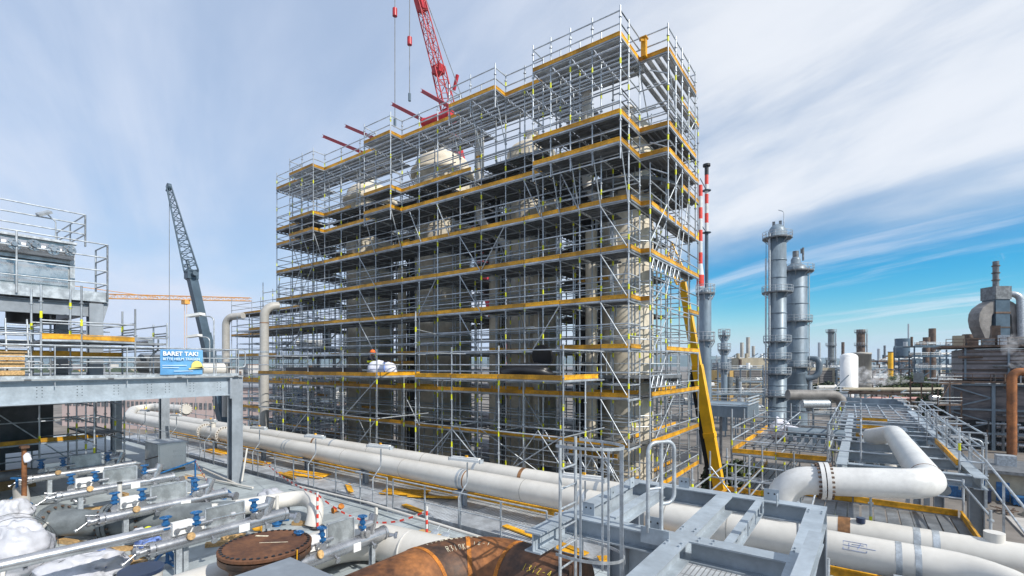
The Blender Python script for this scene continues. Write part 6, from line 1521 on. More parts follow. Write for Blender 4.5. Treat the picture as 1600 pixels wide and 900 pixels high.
for k in range(44):
    z = rp.choice((-12.2, -11.4, -9.9, -8.9, -7.6, -6.2, -4.4, -3.6, -1.6, -.2, 1.2, 2.2)); x = rp.uniform(.5, 22); b = MB(); r = rp.uniform(.06, .22)
    if rp.random() < .6: b.tube((fx0 + x, fy0 + .2, z), (fx0 + min(26, x + rp.uniform(2, 6)), fy0 + .2, z), r, 8)
    else: b.tube((fx0 + x, fy0 + .15, z), (fx0 + x, fy0 + .15, z + rp.uniform(1.2, 3.5)), r, 8)
    b.build('front_pipe', rp.choice(('galv', 'midsteel', 'rustframe', 'darksteel', 'silver', 'rustframe')), root)
b = MB(); b.use('galv'); 
for k, (x, h) in enumerate(((1.0, 1.6), (2.6, 1.2), (4.4, 1.1), (6, 1.5))): b.use(('beige', 'rustframe', 'midsteel', 'galv')[k]).box(fx0 + x, fx0 + x + 1.3, fy0 + 1, fy0 + 2.4, 3.0, 3.0 + h)
b.use('rustframe').box(fx0 + 5.4, fx0 + 6.4, fy0 + 1.5, fy0 + 2.5, 3, 6.0); b.use('darksteel').box(fx0 + 7, fx0 + 10, fy0 + 1, fy0 + 3, 3, 4.2); b.build('roof_units', None, root)
# funnel hood with stack
hx, hy = 18.61, 114.7
def HU(u, v, z):
    u *= .88
    return (hx + .81 * u - .586 * v, hy + .586 * u + .81 * v, z)
def hbox(b, u0, u1, v0, v1, z0, z1):
    b.add([HU(u, v, z) for z in (z0, z1) for v in (v0, v1) for u in (u0, u1)], [(0, 2, 3, 1), (4, 5, 7, 6), (0, 1, 5, 4), (2, 6, 7, 3), (0, 4, 6, 2), (1, 3, 7, 5)])
for s_ in (-1, 1):
    pr = [(1.2, 10.9), (2.2, 10.5), (3.6, 9.6), (4.2, 8.7), (4.35, 7.6), (4.1, 6.4), (3.5, 5.2), (3.0, 4.2), (2.5, 4.2), (2.2, 5.4), (2.0, 6.8), (1.9, 8.3), (1.2, 8.9)]; n = len(pr)
    b = MB(); b.add([HU(s_ * a, v, z) for v in (-1.0, 1.0) for a, z in pr], [tuple(range(n)), tuple(range(2 * n - 1, n - 1, -1))] + [(k, n + k, n + (k + 1) % n, (k + 1) % n) for k in range(n)]); b.build('duct', 'ductgrey', root)
b = MB(); hbox(b, -1.35, 1.35, -1.2, 1.2, 3, 11); b.build('hood', 'cranegrey', root)
b = MB(); hbox(b, -1.5, 1.5, -1.35, 1.35, 11, 13.2); b.build('hood_box', 'midsteel', root)
b = MB(); hbox(b, -1.42, 1.42, -1.28, 1.28, 8.6, 8.9); hbox(b, -1.42, 1.42, -1.28, 1.28, 6.2, 6.4); b.build('flange_band', 'rustframe', root)
b = MB(); b.use('midsteel').tube(HU(0, 0, 13.2), HU(0, 0, 17.6), .42, 14); b.use('rustframe')
for z in (14.4, 15.6, 16.8): b.disc(HU(0, 0, z), (0, 0, 1), .56, .14)
b.build('stack', None, root)
b = MB(); b.path([HU(1.4, -.6, 11.9), HU(3.0, -1.4, 11.9), HU(3.2, -1.5, 3.7), HU(8, -1.5, 3.4)], .5, 14, 1.1, 6); b.build('bypass_pipe', 'galv', root)
ox, oy = 17.77, 99.27
b = MB(); b.path([(ox, oy, GZ), (ox, oy, -1.0), (ox + 4, oy + 1, -1.0)], .56, 16, 1.0); tag(b.build('orange_duct', 'orangepipe'), 'orange rust coloured duct rising in front of the furnace building', 'duct')
# sheds and tanks in the yard at the right
bx_, by_ = 11.17, 66.11
root = thing('yard_hut', (bx_, by_, GZ), 'low tan yard hut with dark flat roof and blue doors', 'hut')
b = MB(); b.box(bx_ - 2.6, bx_ + 3.4, by_ - 2, by_ + 3, GZ, GZ + 2.7); b.build('wall', 'beige', root)
b = MB(); b.box(bx_ - 3.2, bx_ + 3.8, by_ - 2.4, by_ + 5.4, GZ + 2.7, GZ + 3.0); b.build('roof', 'midsteel', root)
for x in (-1.8, -.3, 1.9):
    b = MB(); b.box(bx_ + x - .45, bx_ + x + .45, by_ - 2.06, by_ - 2.0, GZ + .1, GZ + 1.9); b.build('door', 'blue' if x < 1 else 'beige', root)
b = MB(); b.box(bx_ - .2, bx_ + 1.2, by_ + 1, by_ + 2.2, GZ + 3, GZ + 4.0); b.build('roof_unit', 'galv', root)
for k in range(2):
    x, y = bx_ + 6.5 + k * 1.6, by_ + 1.0 + k * -2
    root = thing('yard_tank', (x, y, GZ), ['grey green box tank beside the tan hut', 'nearer grey green box tank at the right edge'][k], 'tank', 'grey box tanks')
    b = MB(); b.box(x - 1.3, x + 1.3, y - 1.2, y + 1.2, GZ + 2.2, GZ + 4.6); b.build('body', 'bluegrey', root)
    b = MB(); b.box(x - 1.4, x + 1.4, y - 1.3, y + 1.3, GZ + 4.6, GZ + 4.75); b.build('lid', 'galv', root)
    for sx_ in (-1, 1):
        b = MB(); b.box(x + sx_ * 1.1 - .1, x + sx_ * 1.1 + .1, y - 1.1, y + 1.1, GZ, GZ + 2.2); b.build('leg', 'midsteel', root)
for k, (x, y, m, h) in enumerate(((bx_ - 3.8, by_ - 2.2, 'blue', 1.1), (bx_ - 2.0, by_ - 3.0, 'navy', 1.2), (bx_ + .9, by_ - 2.7, 'blue', .8))):
    root = thing('waste_container', (x, y, GZ), ['blue waste container left of the tan hut', 'dark blue container before the tan hut', 'low blue container at the tan hut doors'][k], 'container', 'yard containers')
    b = MB(); b.box(x - .7, x + .7, y - .5, y + .5, GZ + .12, GZ + h); b.build('body', m, root)
    b = MB(); b.box(x - .75, x + .75, y - .55, y + .55, GZ + h, GZ + h + .07); b.build('lid', m, root)
    for sx_ in (-.5, .5):
        b = MB(); b.tube((x + sx_, y - .5, GZ + .1), (x + sx_, y + .5, GZ + .1), .1, 10); b.build('wheel', 'black', root)
b = MB(); b.lathe((bx_ + 1.2, by_ - 6.5, GZ), [(1.2, 0), (.9, .4), (.3, .7), (.001, .8)], 14); tag(b.build('sand_heap', 'beige'), 'small heap of sand on the yard before the tan hut', 'heap')
b = MB()
for k in range(9): a = k * .7; b.beam((bx_ - 1 + math.cos(a) * .6, by_ - 6.5 + math.sin(a) * .8, GZ + .1), (bx_ - 1 + math.cos(a + 2) * .9, by_ - 6.5 + math.sin(a + 2) * .9, GZ + .3 + .1 * (k % 3)), .12, .06)
tag(b.build('scrap_heap', 'rustframe'), 'heap of rusty scrap on the yard left of the sand', 'heap')
# street lamps along the rack
lp = None
for k, y in enumerate((24, 29, 34.5, 41, 48, 56, 66)):
    x, zt = 3.55, -2.75 - k * .12
    if lp is None:
        lp = thing('rack_lamp', (x, y, zt - 2.2), 'nearest hooded lamp on the right edge of the pipe rack', 'lamp', 'hooded lamps along the pipe rack')
        b = MB(); b.path([(x, y, zt - 2.2), (x, y, zt), (x - .35, y, zt + .08)], .035, 6, .15, 4); b.build('pole', 'galv', lp)
        b = MB(); b.beam((x - .85, y, zt + .12), (x - .3, y, zt + .06), .22, .1); b.build('hood', 'lamp', lp)
    else: clone(lp, (x, y, zt - 2.2), None, ['second', 'third', 'fourth', 'fifth', 'sixth', 'farthest'][k - 1] + ' hooded lamp on the rack edge counted from the white bent pipe')

# ------------------------------------------------------------------ background plant
def boxes(name, label, cat, items, group=None, loc=None):
    """one building: items = [(part, material, x0, x1, y0, y1, z0, z1), ...]"""
    x, y = (items[0][2] + items[0][3]) / 2, (items[0][4] + items[0][5]) / 2
    root = thing(name, loc or (x, y, GZ), label, cat, group)
    for nm, m, x0, x1, y0, y1, z0, z1 in items:
        b = MB(); b.box(x0, x1, y0, y1, z0, z1); b.build(nm, m, root)
    return root
def facing(px_, dist): return at(px_, dist)
# warehouse with dark louvre panels left of the columns
wx, wy = -34.61, 178.63
ux, uy = .81, .586                       # direction that runs across the view
root = thing('warehouse', (wx, wy, GZ), 'beige flat roofed hall with dark louvre panels left of the distillation columns', 'building')
def slab_(b, u0, u1, v0, v1, z0, z1):
    c = [(wx + ux * u - uy * v, wy + uy * u + ux * v) for u, v in ((u0, v0), (u1, v0), (u1, v1), (u0, v1))]
    b.add([(*p, z) for z in (z0, z1) for p in c], [(0, 3, 2, 1), (4, 5, 6, 7), (0, 1, 5, 4), (1, 2, 6, 5), (2, 3, 7, 6), (3, 0, 4, 7)])
b = MB(); slab_(b, -1, 34, .3, 14, GZ, -1.0); b.build('wall', 'beige', root)
for z0, z1 in ((-6.2, -1.9), (-11, -7)):
    for k in range(7):
        b = MB(); slab_(b, -.6 + k * 4.9, 3.6 + k * 4.9, 0, .25, z0, z1); b.build('louvre_panel', 'louvre', root)
b = MB(); slab_(b, -3.5, -1.0, -.2, 13, GZ, -2); b.build('annex', 'tanwall', root)
b = MB(); slab_(b, 3, 22, 4, 10, -1, 2.4); b.build('roof_house', 'beige', root)
for u in (3, 6, 14): b = MB(); x, y = wx + ux * u - uy * 5, wy + uy * u + ux * 5; b.tube((x, y, 2.4), (x, y, 4 + u % 3), .6, 12); b.build('roof_stack', 'beige', root)
# low ochre block, white tank, silo, stacks
def cyl(name, label, px_, dist, r, z1, m, cat, rounded=0, n=24, group=None, z0=GZ):
    x, y = at(px_, dist); b = MB(); pr = [(r, z0), (r, z1)]
    if rounded: pr = [(r, z0), (r, z1 - rounded)] + dome(r, z1 - rounded, rounded)
    b.lathe((x, y, 0), pr, n); return tag(b.build(name, m), label, cat, group)
cyl('storage_tank', 'tall white vertical tank with domed top right of the columns', (-0.02, 1.22, 0), 130, 2.05, 3.2, 'plasterwhite', 'tank', 1.2)
for dx in (-9, 6): pass
root = thing('concrete_silo', (*at((0, 1.24, 0), 160), GZ), 'grey concrete silo behind the white vertical tank', 'silo')
x, y = at((0, 1.24, 0), 160); b = MB(); b.lathe((x, y, 0), [(2.9, GZ), (2.9, 3.4), (3.0, 3.4), (3.0, 4.0), (.001, 4.3)], 26); b.build('drum', 'siloconc', root)
b = MB(); b.lathe((x, y, 0), [(2.95, -6), (3.1, -6), (3.1, -5.6), (2.95, -5.6)], 26); b.build('ring', 'midsteel', root)
for px_, dist, r, z1, m, lab in (((-0.05, 1.2, 0), 230, 1.3, 17, 'greypipe', 'distant grey column with platforms left of the white tank'), ((-0, 1.23, 0), 240, 1.8, 17.5, 'rustframe', 'distant brown stack with platform above the concrete silo')):
    x, y = at(px_, dist); root = column('far_column', lab, x, y, [(r * 1.1, GZ), (r, 4), (r, z1)], m, [(z1 - 1.5, r, .9), (z1 - 8, r, .9), (2, r, .9)], 'distant columns', n=14)
    b = MB(); b.tube((x + r * 1.4, y, GZ), (x + r * 1.4, y, z1 - 2), .35, 8); b.build('side_pipe', 'galv', root)
x, y = at((0.05, 1.27, 0), 150)
root = thing('yellow_chimney', (x, y, GZ), 'yellow chimney standing among trees and steam at the right', 'chimney')
b = MB(); b.lathe((x, y, 0), [(.75, GZ), (.68, 3.9)], 16); b.build('shaft', 'yellowcrane', root)
b = MB(); b.disc((x, y, -1.4), (0, 0, 1), 1.0, .3); b.disc((x, y, 3.95), (0, 0, 1), .74, .25); b.build('collar', 'rustframe', root)
for k, (px_, dist, z1, m) in enumerate((((0.11, 1.31, 0), 190, 10.8, 'rustframe'), ((0.12, 1.32, 0), 190, 14.3, 'rustframe'), ((0.18, 1.36, 0.07), 95, 6.0, 'rustframe'))):
    cyl('brown_chimney', ['shorter of two brown chimneys left of the furnace building', 'taller of two brown chimneys left of the furnace building', 'short brown chimney on top of the furnace building'][k], px_, dist, 1.15 if k < 2 else .9, z1, m, 'chimney', group='brown chimneys', n=14)
# clusters of process steelwork
def plant(label, px_, dist, w, dpt, z1, seed, cols=('midsteel', 'bluegrey', 'galv', 'rustframe'), name='process_unit', group='process units in the background'):
    rr_ = random.Random(seed); x, y = at(px_, dist); root = thing(name, (x, y, GZ), label, 'process unit', group)
    def P(u, v): return x + ux * u - uy * v, y + uy * u + ux * v
    b = MB(); b.use(cols[1]); nx = max(2, int(w / 5)); t = max(.12, dist * .0016)
    levels = []; z = GZ + 4
    while z < z1: levels.append(z); z += rr_.uniform(3, 4.5)
    for i in range(nx + 1):
        for v in (0, dpt): p = P(i * w / nx, v); b.beam((*p, GZ), (*p, z1 - rr_.uniform(0, 3.0)), t * 1.6, t * 1.6, (1, 0, 0))
    for z in levels:
        for v in (0, dpt): b.beam((*P(0, v), z), (*P(w, v), z), t * 1.2, t * 2)
        for i in range(nx):
            if rr_.random() < .35: b.beam((*P(i * w / nx, 0), z), (*P((i + 1) * w / nx, 0), z + 3.2), t, t)
    b.build('frame', None, root)
    for z in levels:
        b = MB(); u0 = rr_.uniform(0, w * .3); u1 = rr_.uniform(w * .6, w)
        c = [P(u0, 0), P(u1, 0), P(u1, dpt), P(u0, dpt)]; b.add([(*p, zz) for zz in (z, z + .15) for p in c], [(0, 3, 2, 1), (4, 5, 6, 7), (0, 1, 5, 4), (1, 2, 6, 5), (2, 3, 7, 6), (3, 0, 4, 7)]); b.build('floor', 'gratefloor', root)
    for z in levels:
        for k in range(int(w / 2.2)):
            b = MB(); m = rr_.choice(('silver', 'midsteel', 'galv', 'cream', 'darksteel', 'rustframe', 'greypipe', 'plasterwhite')); u = rr_.uniform(0, w - 1); v = rr_.uniform(.3, dpt - .3); b.use(m); ty = rr_.random()
            if ty < .4: L_ = rr_.uniform(2, 6); b.tube((*P(u, v), z + .8), (*P(min(w, u + L_), v), z + .8), rr_.uniform(.12, .55), 8)
            elif ty < .75: b.tube((*P(u, v), z), (*P(u, v), z + rr_.uniform(1, 3.4)), rr_.uniform(.2, .8), 10)
            else: q = P(u, v); b.box(q[0] - .6, q[0] + .6, q[1] - .6, q[1] + .6, z + .1, z + rr_.uniform(.7, 2))
            b.build('pipe_run' if ty < .4 else 'vessel' if ty < .75 else 'equipment_box', None, root)
    b = MB(); b.use('galv')
    for z in levels:
        for h in (.6, 1.1): b.tube((*P(0, -.1), z + h), (*P(w, -.1), z + h), t * .35, 5)
        for k in range(int(w / 2)): b.tube((*P(k * 2, -.1), z), (*P(k * 2, -.1), z + 1.1), t * .35, 5)
    b.build('railing', None, root)
    return root
plant('low process unit with pipes between the small column and the louvre hall', (-0.25, 1.05, -0.04), 92, 10, 5, -4.2, 3)
plant('process unit full of pipes and pumps left of the taller distillation column', (-0.21, 1.08, -0.09), 84, 6, 4, -7.5, 9)
plant('low process unit with valves right behind the thicker distillation column', (-0.08, 1.17, -0.09), 88, 6.5, 5, -4.8, 5)
plant('blue grey process frame left of the big furnace building', (0.09, 1.3, -0.04), 150, 15, 8, 6.5, 12, ('midsteel', 'cranegrey', 'galv', 'rustframe'))
plant('distant process frame behind the yellow chimney', (0.05, 1.27, -0.04), 260, 26, 12, 3.5, 21)
plant('distant process frame with a tall tower left of the furnace building', (0.06, 1.28, -0.04), 330, 30, 12, 9.0, 22, ('midsteel', 'cranegrey', 'galv', 'rustframe'))
plant('dark process frame close to the left side of the furnace building', (0.13, 1.33, -0.09), 72, 3.5, 5, -1.8, 31, ('darksteel', 'rustframe', 'galv', 'rustframe'))
plant('dark process frame seen through the right end of the scaffold', (-0.33, 1, -0.09), 110, 12, 6, -2.5, 41)
plant('distant process frame between small column and louvre hall', (-0.22, 1.07, -0.04), 330, 40, 12, 2.0, 43)
plant('distant process frame beyond the concrete silo', (-0.06, 1.19, -0.04), 300, 36, 12, 1.5, 44)
plant('process frame behind the left scaffold', (-1.03, 0.49, -0.09), 75, 16, 8, -1.5, 51)
plant('dark process frame right behind the far left end of the scaffold', (-0.97, 0.53, -0.04), 47, 7, 4, 1.5, 71, ('darksteel', 'midsteel', 'galv', 'rustframe'))
plant('dark process frame behind the middle of the scaffold', (-0.8, 0.65, -0.04), 46, 8, 3, -2.5, 72, ('darksteel', 'midsteel', 'galv', 'rustframe'))
for k, (px_, dist, w, z1) in enumerate((((-0.18, 1.11, -0.04), 240, 22, 3.0), ((-0.08, 1.18, -0.04), 210, 14, .5), ((0.03, 1.26, -0.04), 230, 16, 2.5), ((0.09, 1.3, -0.04), 200, 14, 5.0), ((-0.24, 1.06, -0.04), 240, 20, 3.5))):
    plant(['far frame of pipes right behind the louvre hall', 'far frame of pipes beyond the thicker column', 'far frame of pipes behind the yellow chimney top', 'far frame of pipes before the grey skyline tower', 'far frame of pipes behind the small column'][k], px_, dist, w, 8, z1, 80 + k, ('midsteel', ('cranegrey', 'bluegrey', 'rustframe')[k % 3], 'galv', 'rustframe'))
plant('process frame with thin stacks left of the louvre hall', (-0.24, 1.06, -0.04), 150, 14, 8, 1.0, 61)
plant('process frame behind the white vertical tank', (-0.04, 1.2, -0.04), 190, 20, 8, -1.0, 62)
plant('low frame of pipes below the concrete silo', (-0.01, 1.23, -0.05), 112, 12, 5, -6.5, 63)
plant('dark frame of pipes between silo and yellow chimney', (0.02, 1.25, -0.04), 175, 18, 6, -2.0, 64, ('darksteel', 'rustframe', 'galv', 'rustframe'))
for k, (px_, dist, r, z1, m) in enumerate((((-0.2, 1.09, 0), 260, .9, 12, 'siloconc'), ((-0.19, 1.1, 0), 262, 1.0, 15, 'siloconc'), ((-0.18, 1.1, 0), 258, .8, 10, 'siloconc'), ((-0.07, 1.19, 0), 280, .8, 13, 'galv'), ((-0.03, 1.21, 0), 320, .9, 15, 'rustframe'), ((0.03, 1.25, 0), 300, .8, 10, 'galv'), ((0.04, 1.26, 0), 350, .7, 14, 'midsteel'))):
    cyl('distant_tower', ['shortest left tower of three pale towers behind the louvre hall', 'tallest of three pale towers behind the louvre hall', 'thin right tower of three pale towers behind the louvre hall', 'thin grey tower right of the thicker column', 'thin brown tower between grey column and silo', 'thin pale tower right of the silo', 'thinnest dark tower left of the yellow chimney'][k], px_, dist, r, z1, m, 'tower', 0, 10, 'distant towers')
plant('process frame with vessels far behind the raised floor', (-1.23, 0.34, -0.07), 120, 34, 8, -3.0, 52, ('midsteel', 'bluegrey', 'galv', 'rustframe'))
x, y = at((0.08, 1.29, 0.04), 330)
cyl('tower', 'grey tower on the distant process frame left of the furnace building', (0.07, 1.29, 0), 330, 4.2, 18, 'cranegrey', 'tower', 0, 8)
cyl('antenna_mast', 'thin pale mast beside the grey tower on the skyline', (0.08, 1.29, 0), 330, .5, 28, 'galv', 'mast', 0, 8)
# cantilevered grey deck left of the yellow platform
gx, gy = at((-0.25, 1.05, -0.12), 62)
root = thing('grey_platform', (gx, gy, GZ), 'grey steel platform with pipe railings left of the distillation columns', 'platform')
b = MB(); b.use('bluegrey').box(gx - 2, gx + 4.2, gy, gy + 8, -6.6, -5.2); b.build('slab', None, root)
b = MB(); b.use('galv')
for z in (-5.0, -4.6, -4.2): b.tube((gx + 4.2, gy, z), (gx + 4.2, gy + 8, z), .12, 6); b.tube((gx - 2, gy, z), (gx + 4.2, gy, z), .06, 6)
b.build('rail', None, root)
for x in (gx - 1.5, gx + 1, gx + 3.8):
    for y in (gy + .5, gy + 7): b = MB(); b.box(x - .15, x + .15, y - .15, y + .15, GZ, -6.6); b.build('leg', 'midsteel', root)
# big grey pipe bend right of the columns and pipe bridge
gx, gy = at((-0.05, 1.2, -0.05), 82)
b = MB(); b.path([(gx - 6, gy - 4.2, -5.1), (gx + 1.6, gy + 1.2, -5.1), (gx + 1.6, gy + 1.2, -12.9)], .85, 20, 2.2, 8); tag(b.build('duct_bend', 'ductgrey'), 'wide weathered duct bending down right of the distillation columns', 'duct')
b = MB(); b.tube((gx - 4, gy - 3.5, -6.6), (gx - .4, gy - .9, -6.6), .7, 14); tag(b.build('white_vessel', 'galv'), 'pale horizontal drum below the weathered duct', 'tank')
b = MB(); p, q = Vector((6.35, 150.26, -6.58)), Vector((17.14, 158.07, -6.58))
for k, (z, r, m) in enumerate(((-6.0, .45, 'beige'), (-6.9, .3, 'midsteel'), (-8.2, .35, 'redpipe'), (-8.9, .25, 'rustframe'), (-10.2, .3, 'midsteel'), (-11, .3, 'galv'))): b.use(m).tube((p.x - 10, p.y - 7, z), (q.x, q.y, z), r, 8)
b.use('rustframe')
for t in (0, .3, .6, .9): c = p.lerp(q, t); b.box(c.x - .2, c.x + .2, c.y - .2, c.y + .2, GZ, -5.6)
tag(b.build('pipe_bridge'), 'pipe bridge with red and beige pipes left of the furnace building', 'pipe bridge')
# pink building behind the raised floor
px0, py0 = -110.07, 37.61
root = thing('pink_building', (px0, py0, GZ), 'long pale pink building with a window band behind the grey columns', 'building')
def slabp(b, u0, u1, v0, v1, z0, z1):
    c = [(px0 + .93 * u - .36 * v, py0 + .36 * u + .93 * v) for u, v in ((u0, v0), (u1, v0), (u1, v1), (u0, v1))]
    b.add([(*p, z) for z in (z0, z1) for p in c], [(0, 3, 2, 1), (4, 5, 6, 7), (0, 1, 5, 4), (1, 2, 6, 5), (2, 3, 7, 6), (3, 0, 4, 7)])
b = MB(); slabp(b, -30, 40, .2, 14, GZ, -4.4); b.build('wall', 'pinkwall', root)
b = MB(); slabp(b, -30.3, 40.3, -.1, 14.3, -4.4, -4.1); b.build('roof', 'towngrey', root)
for z0, z1 in ((-8.8, -7.3), (-12.2, -10.9)):
    for k in range(60):
        b = MB(); slabp(b, -29 + k * 1.15, -28.3 + k * 1.15, .12, .2, z0 + .2, z1 - .1); b.build('window', 'midsteel', root)
b = MB(); b.tube((-33.77 - 14, 28, GZ), (-33.77 - 14, 28, -2.6), .3, 10); tag(b.build('blue_post', 'blue'), 'tall blue post behind the grey front column', 'post')
# trees
def leafcrown(c, rad, n, seed, s=.35, zmin=-9):
    rr_ = random.Random(seed); b = MB(); cl = []
    for k in range(9): t = rr_.uniform(0, 6.28); q = rr_.uniform(.2, .8); cl.append((c[0] + rad[0] * q * math.cos(t), c[1] + rad[1] * q * math.sin(t), c[2] + rad[2] * rr_.uniform(-.5, .75), rr_.uniform(.3, .55)))
    vs, fs = [], []
    for k in range(n):
        q = rr_.choice(cl); d = Vector((rr_.gauss(0, 1), rr_.gauss(0, 1), rr_.gauss(0, 1))).normalized() * rr_.uniform(.55, 1.05) * q[3]
        p = Vector((q[0] + d.x * rad[0], q[1] + d.y * rad[1], q[2] + d.z * rad[2]))
        a = Vector((rr_.gauss(0, 1), rr_.gauss(0, 1), rr_.gauss(0, 1))).normalized(); e = a.orthogonal().normalized() * s * rr_.uniform(.6, 1.3); f = a.cross(e).normalized() * s * rr_.uniform(.5, 1)
        i = len(vs); vs += [p - e, p + f * .6, p + e, p - f * .6]; fs.append((i, i + 1, i + 2, i + 3))
    b.add(vs, fs); return b
def tree(x, y, h, w, label, m='leaf', seed=1, group='trees', n=900, s=.35):
    root = thing('tree', (x, y, GZ), label, 'tree', group)
    b = MB(); b.tube((x, y, GZ), (x, y, GZ + h * .55), .05 * w, 8, .03 * w)
    for k in range(4): t = k * 1.6 + seed; b.tube((x, y, GZ + h * .4), (x + w * .25 * math.cos(t), y + w * .25 * math.sin(t), GZ + h * .75), .025 * w, 6, .01 * w)
    b.build('trunk', 'trunk', root)
    leafcrown((x, y, GZ + h * .6), (w / 2, w / 2, h * .42), n, seed, s).build('crown', m, root)
tl = ['bushy green tree below the yellow chimney', 'green tree right of the yellow chimney', 'green tree left of the pipe bridge', 'small green tree before the distant process frame', 'dark tree left of the furnace building base', 'darker tree near the furnace building under the pipe bridge', 'rounded dark tree right of the thicker column', 'second rounded dark tree right of the thicker column', 'low dark tree beside the yellow crane boom', 'dark bush below the yellow edged platform']
for k, (px_, dist, h, w, m) in enumerate((((0.06, 1.28, 0), 140, 7.5, 9, 'leaf'), ((0.08, 1.29, 0), 142, 7.8, 9, 'leaf'), ((0.09, 1.3, 0), 139, 7.2, 8, 'leaf'), ((0.11, 1.31, 0), 141, 6.6, 7, 'leaf'), ((0.12, 1.32, 0), 90, 6.6, 5.5, 'leafdark'), ((0.13, 1.33, 0), 84, 5.2, 5, 'leafdark'), ((-0.07, 1.18, 0), 140, 6.3, 8, 'leafdark'), ((-0.06, 1.19, 0), 143, 6.0, 7, 'leafdark'), ((-0.22, 1.07, 0), 40, 4.5, 4.5, 'leafdark'), ((-0.2, 1.09, 0), 44, 4.2, 5, 'leafdark'))):
    x, y = at(px_, dist); h *= 1.3 if k < 8 else 1.0; tree(x, y, h, w, tl[k], m, k + 3, 'trees in the plant', 1500, .28 + dist * .001)
# far town: buildings, masts, woods, hills
rt = random.Random(5); k = 0
tg = 'buildings of the distant town'
for i in range(120):
    px_ = rt.choice((rt.uniform(1095, 1600), rt.uniform(1095, 1600), rt.uniform(0, 420))); dist = rt.uniform(260, 900)
    a = (px_ - 800) / 753; x, y = (.81 * a - .586) * dist, (.586 * a + .81) * dist
    w, d_, h = rt.uniform(6, 30), rt.uniform(8, 16), rt.uniform(5, 13.5) + (dist > 500) * rt.uniform(0, 7)
    ty = rt.random()
    b = MB(); m = rt.choice(('townpale', 'townpale', 'towngrey', 'towngrey', 'beige', 'concrete', 'tanwall'))
    if ty < .14:
        b.use(rt.choice(('galv', 'plasterwhite', 'siloconc'))).tube((x, y, GZ), (x, y, GZ + h), w * .35, 18)
        tag(b.build('round_tank'), 'small round storage tank in the distant plant', 'tank', 'round tanks of the distant plant'); continue
    if ty < .26:
        b.use(rt.choice(('midsteel', 'galv', 'rustframe'))).tube((x, y, GZ), (x, y, GZ + h * 1.4 + 4), .6 + dist * .0012, 8)
        tag(b.build('distant_stack'), 'thin distant stack on the plant skyline', 'stack', 'thin stacks of the distant plant'); continue
    b.use(m).box(x - w / 2, x + w / 2, y - d_ / 2, y + d_ / 2, GZ, GZ + h)
    b.use(rt.choice(('townroof', 'towngrey', 'midsteel'))).box(x - w / 2 - .3, x + w / 2 + .3, y - d_ / 2 - .3, y + d_ / 2 + .3, GZ + h, GZ + h + .5)
    b.use('glass')
    for zf in (.35, .7): b.box(x - w / 2 + .6, x + w / 2 - .6, y - d_ / 2 - .06, y - d_ / 2, GZ + h * zf, GZ + h * zf + 1.2)
    tag(b.build('town_building'), 'small flat roofed building in the distant plant and town', 'building', tg)
b = MB(); rr_ = random.Random(11); vs, fs = [], []
for k in range(2600):
    px_ = rr_.choice((rr_.uniform(1090, 1620), rr_.uniform(-20, 430))); dist = rr_.uniform(420, 1500); a = (px_ - 800) / 753
    p = Vector(((.81 * a - .586) * dist, (.586 * a + .81) * dist, GZ + rr_.uniform(0, 7))); s = rr_.uniform(3, 7)
    i = len(vs); t = rr_.uniform(0, 3.14); e = Vector((math.cos(t) * s, math.sin(t) * s, rr_.uniform(-1, 1))); f = Vector((-math.sin(t) * s * .4, math.cos(t) * s * .4, s * .6))
    vs += [p - e, p - f, p + e, p + f]; fs.append((i, i + 1, i + 2, i + 3))
b.add(vs, fs); tag(b.build('far_woods', 'leafdark'), 'belt of far trees between plant and hills', 'woods', None, 'stuff')
b = MB(); vs, fs = [], []; n = 120
for j, (dist, hs_) in enumerate(((3600, 0), (4300, .75), (5200, 1.0), (6200, .4))):
    for i in range(n + 1):
        a = -1.5 + 3.2 * i / n; x, y = (.81 * a - .586) * dist, (.586 * a + .81) * dist
        h = (95 + 55 * mnoise.noise(Vector((a * 1.6, j * .2, 0))) + 22 * mnoise.noise(Vector((a * 7, j * .5, 2)))) * hs_ * .95 + (6 if hs_ else 0)
        vs.append((x, y, GZ - 1 + h))
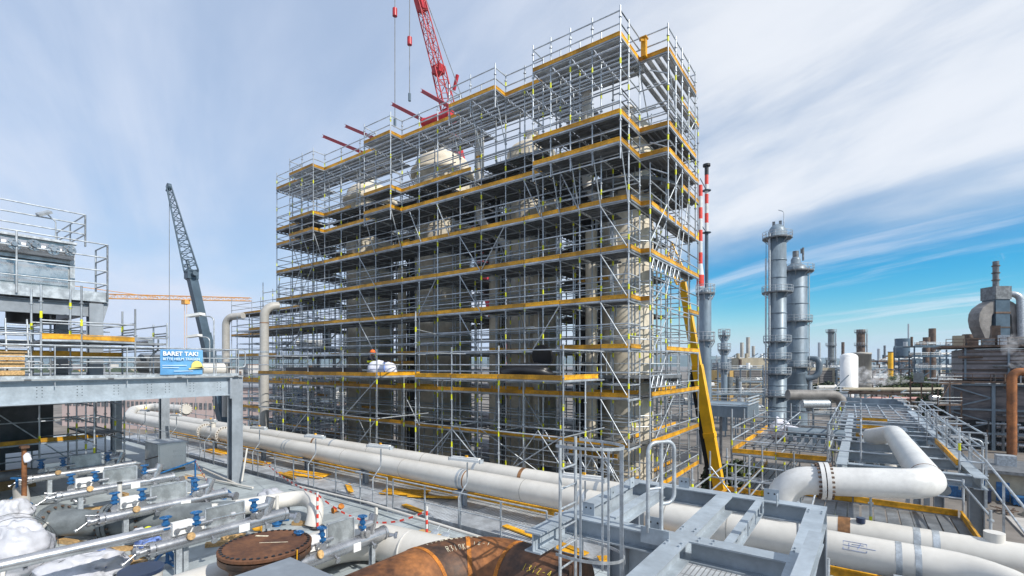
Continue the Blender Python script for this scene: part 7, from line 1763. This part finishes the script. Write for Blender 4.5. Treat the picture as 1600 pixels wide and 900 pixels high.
for j in range(3):
    for i in range(n): k = j * (n + 1) + i; fs.append((k, k + 1, k + n + 2, k + n + 1))
b.add(vs, fs, True); struct('hills', b, 'hill')
# steam
def smat(name, dens):
    m = bpy.data.materials.new(name); m.use_nodes = True; t = m.node_tree; t.nodes.clear(); o = t.nodes.new('ShaderNodeOutputMaterial'); v = t.nodes.new('ShaderNodeVolumePrincipled')
    v.inputs['Color'].default_value = (.95, .95, .96, 1); v.inputs['Density'].default_value = dens
    if name == 'steam':
        c = t.nodes.new('ShaderNodeTexCoord'); nn = t.nodes.new('ShaderNodeTexNoise'); nn.inputs['Scale'].default_value = .55; nn.inputs['Detail'].default_value = 6; nn.inputs['Roughness'].default_value = .65; nn.inputs['Distortion'].default_value = .6
        t.links.new(c.outputs['Object'], nn.inputs['Vector']); mr = t.nodes.new('ShaderNodeMapRange'); mr.inputs[1].default_value = .5; mr.inputs[2].default_value = .78; mr.inputs[3].default_value = 0; mr.inputs[4].default_value = dens
        t.links.new(nn.outputs[0], mr.inputs[0]); t.links.new(mr.outputs[0], v.inputs['Density'])
    t.links.new(v.outputs[0], o.inputs['Volume']); MATS[name] = m
smat('steam', .9)
for k, (p, rd) in enumerate((((3.01, 175, -3.72), (6.5, 3, 3.0)), ((7.87, 176.05, -4.4), (3, 2, 1.6)), ((18.11, 94.58, 2.1), (2.2, 1.5, 3.4)), ((19.23, 115.14, 18.08), (1.3, .6, .8)))):
    b = MB(); b.blob(p, rd, k + 2, .35, 16, 10); tag(b.build('steam', 'steam'), ['white steam drifting before the concrete silo', 'white steam at the yellow chimney foot', 'white steam at the right edge of the furnace building', 'small white steam puff on the hood stack'][k], 'steam', None, 'stuff')
# ------------------------------------------------------------------ air
if HAZE:
    smat('haze', HAZE)
    MATS['haze'].node_tree.nodes['Principled Volume'].inputs['Color'].default_value = (.62, .78, 1.0, 1)
    b = MB(); b.box(-7200, 6600, -350, 6600, GZ - 1, 190); o = tag(b.build('haze', 'haze'), kind='stuff')
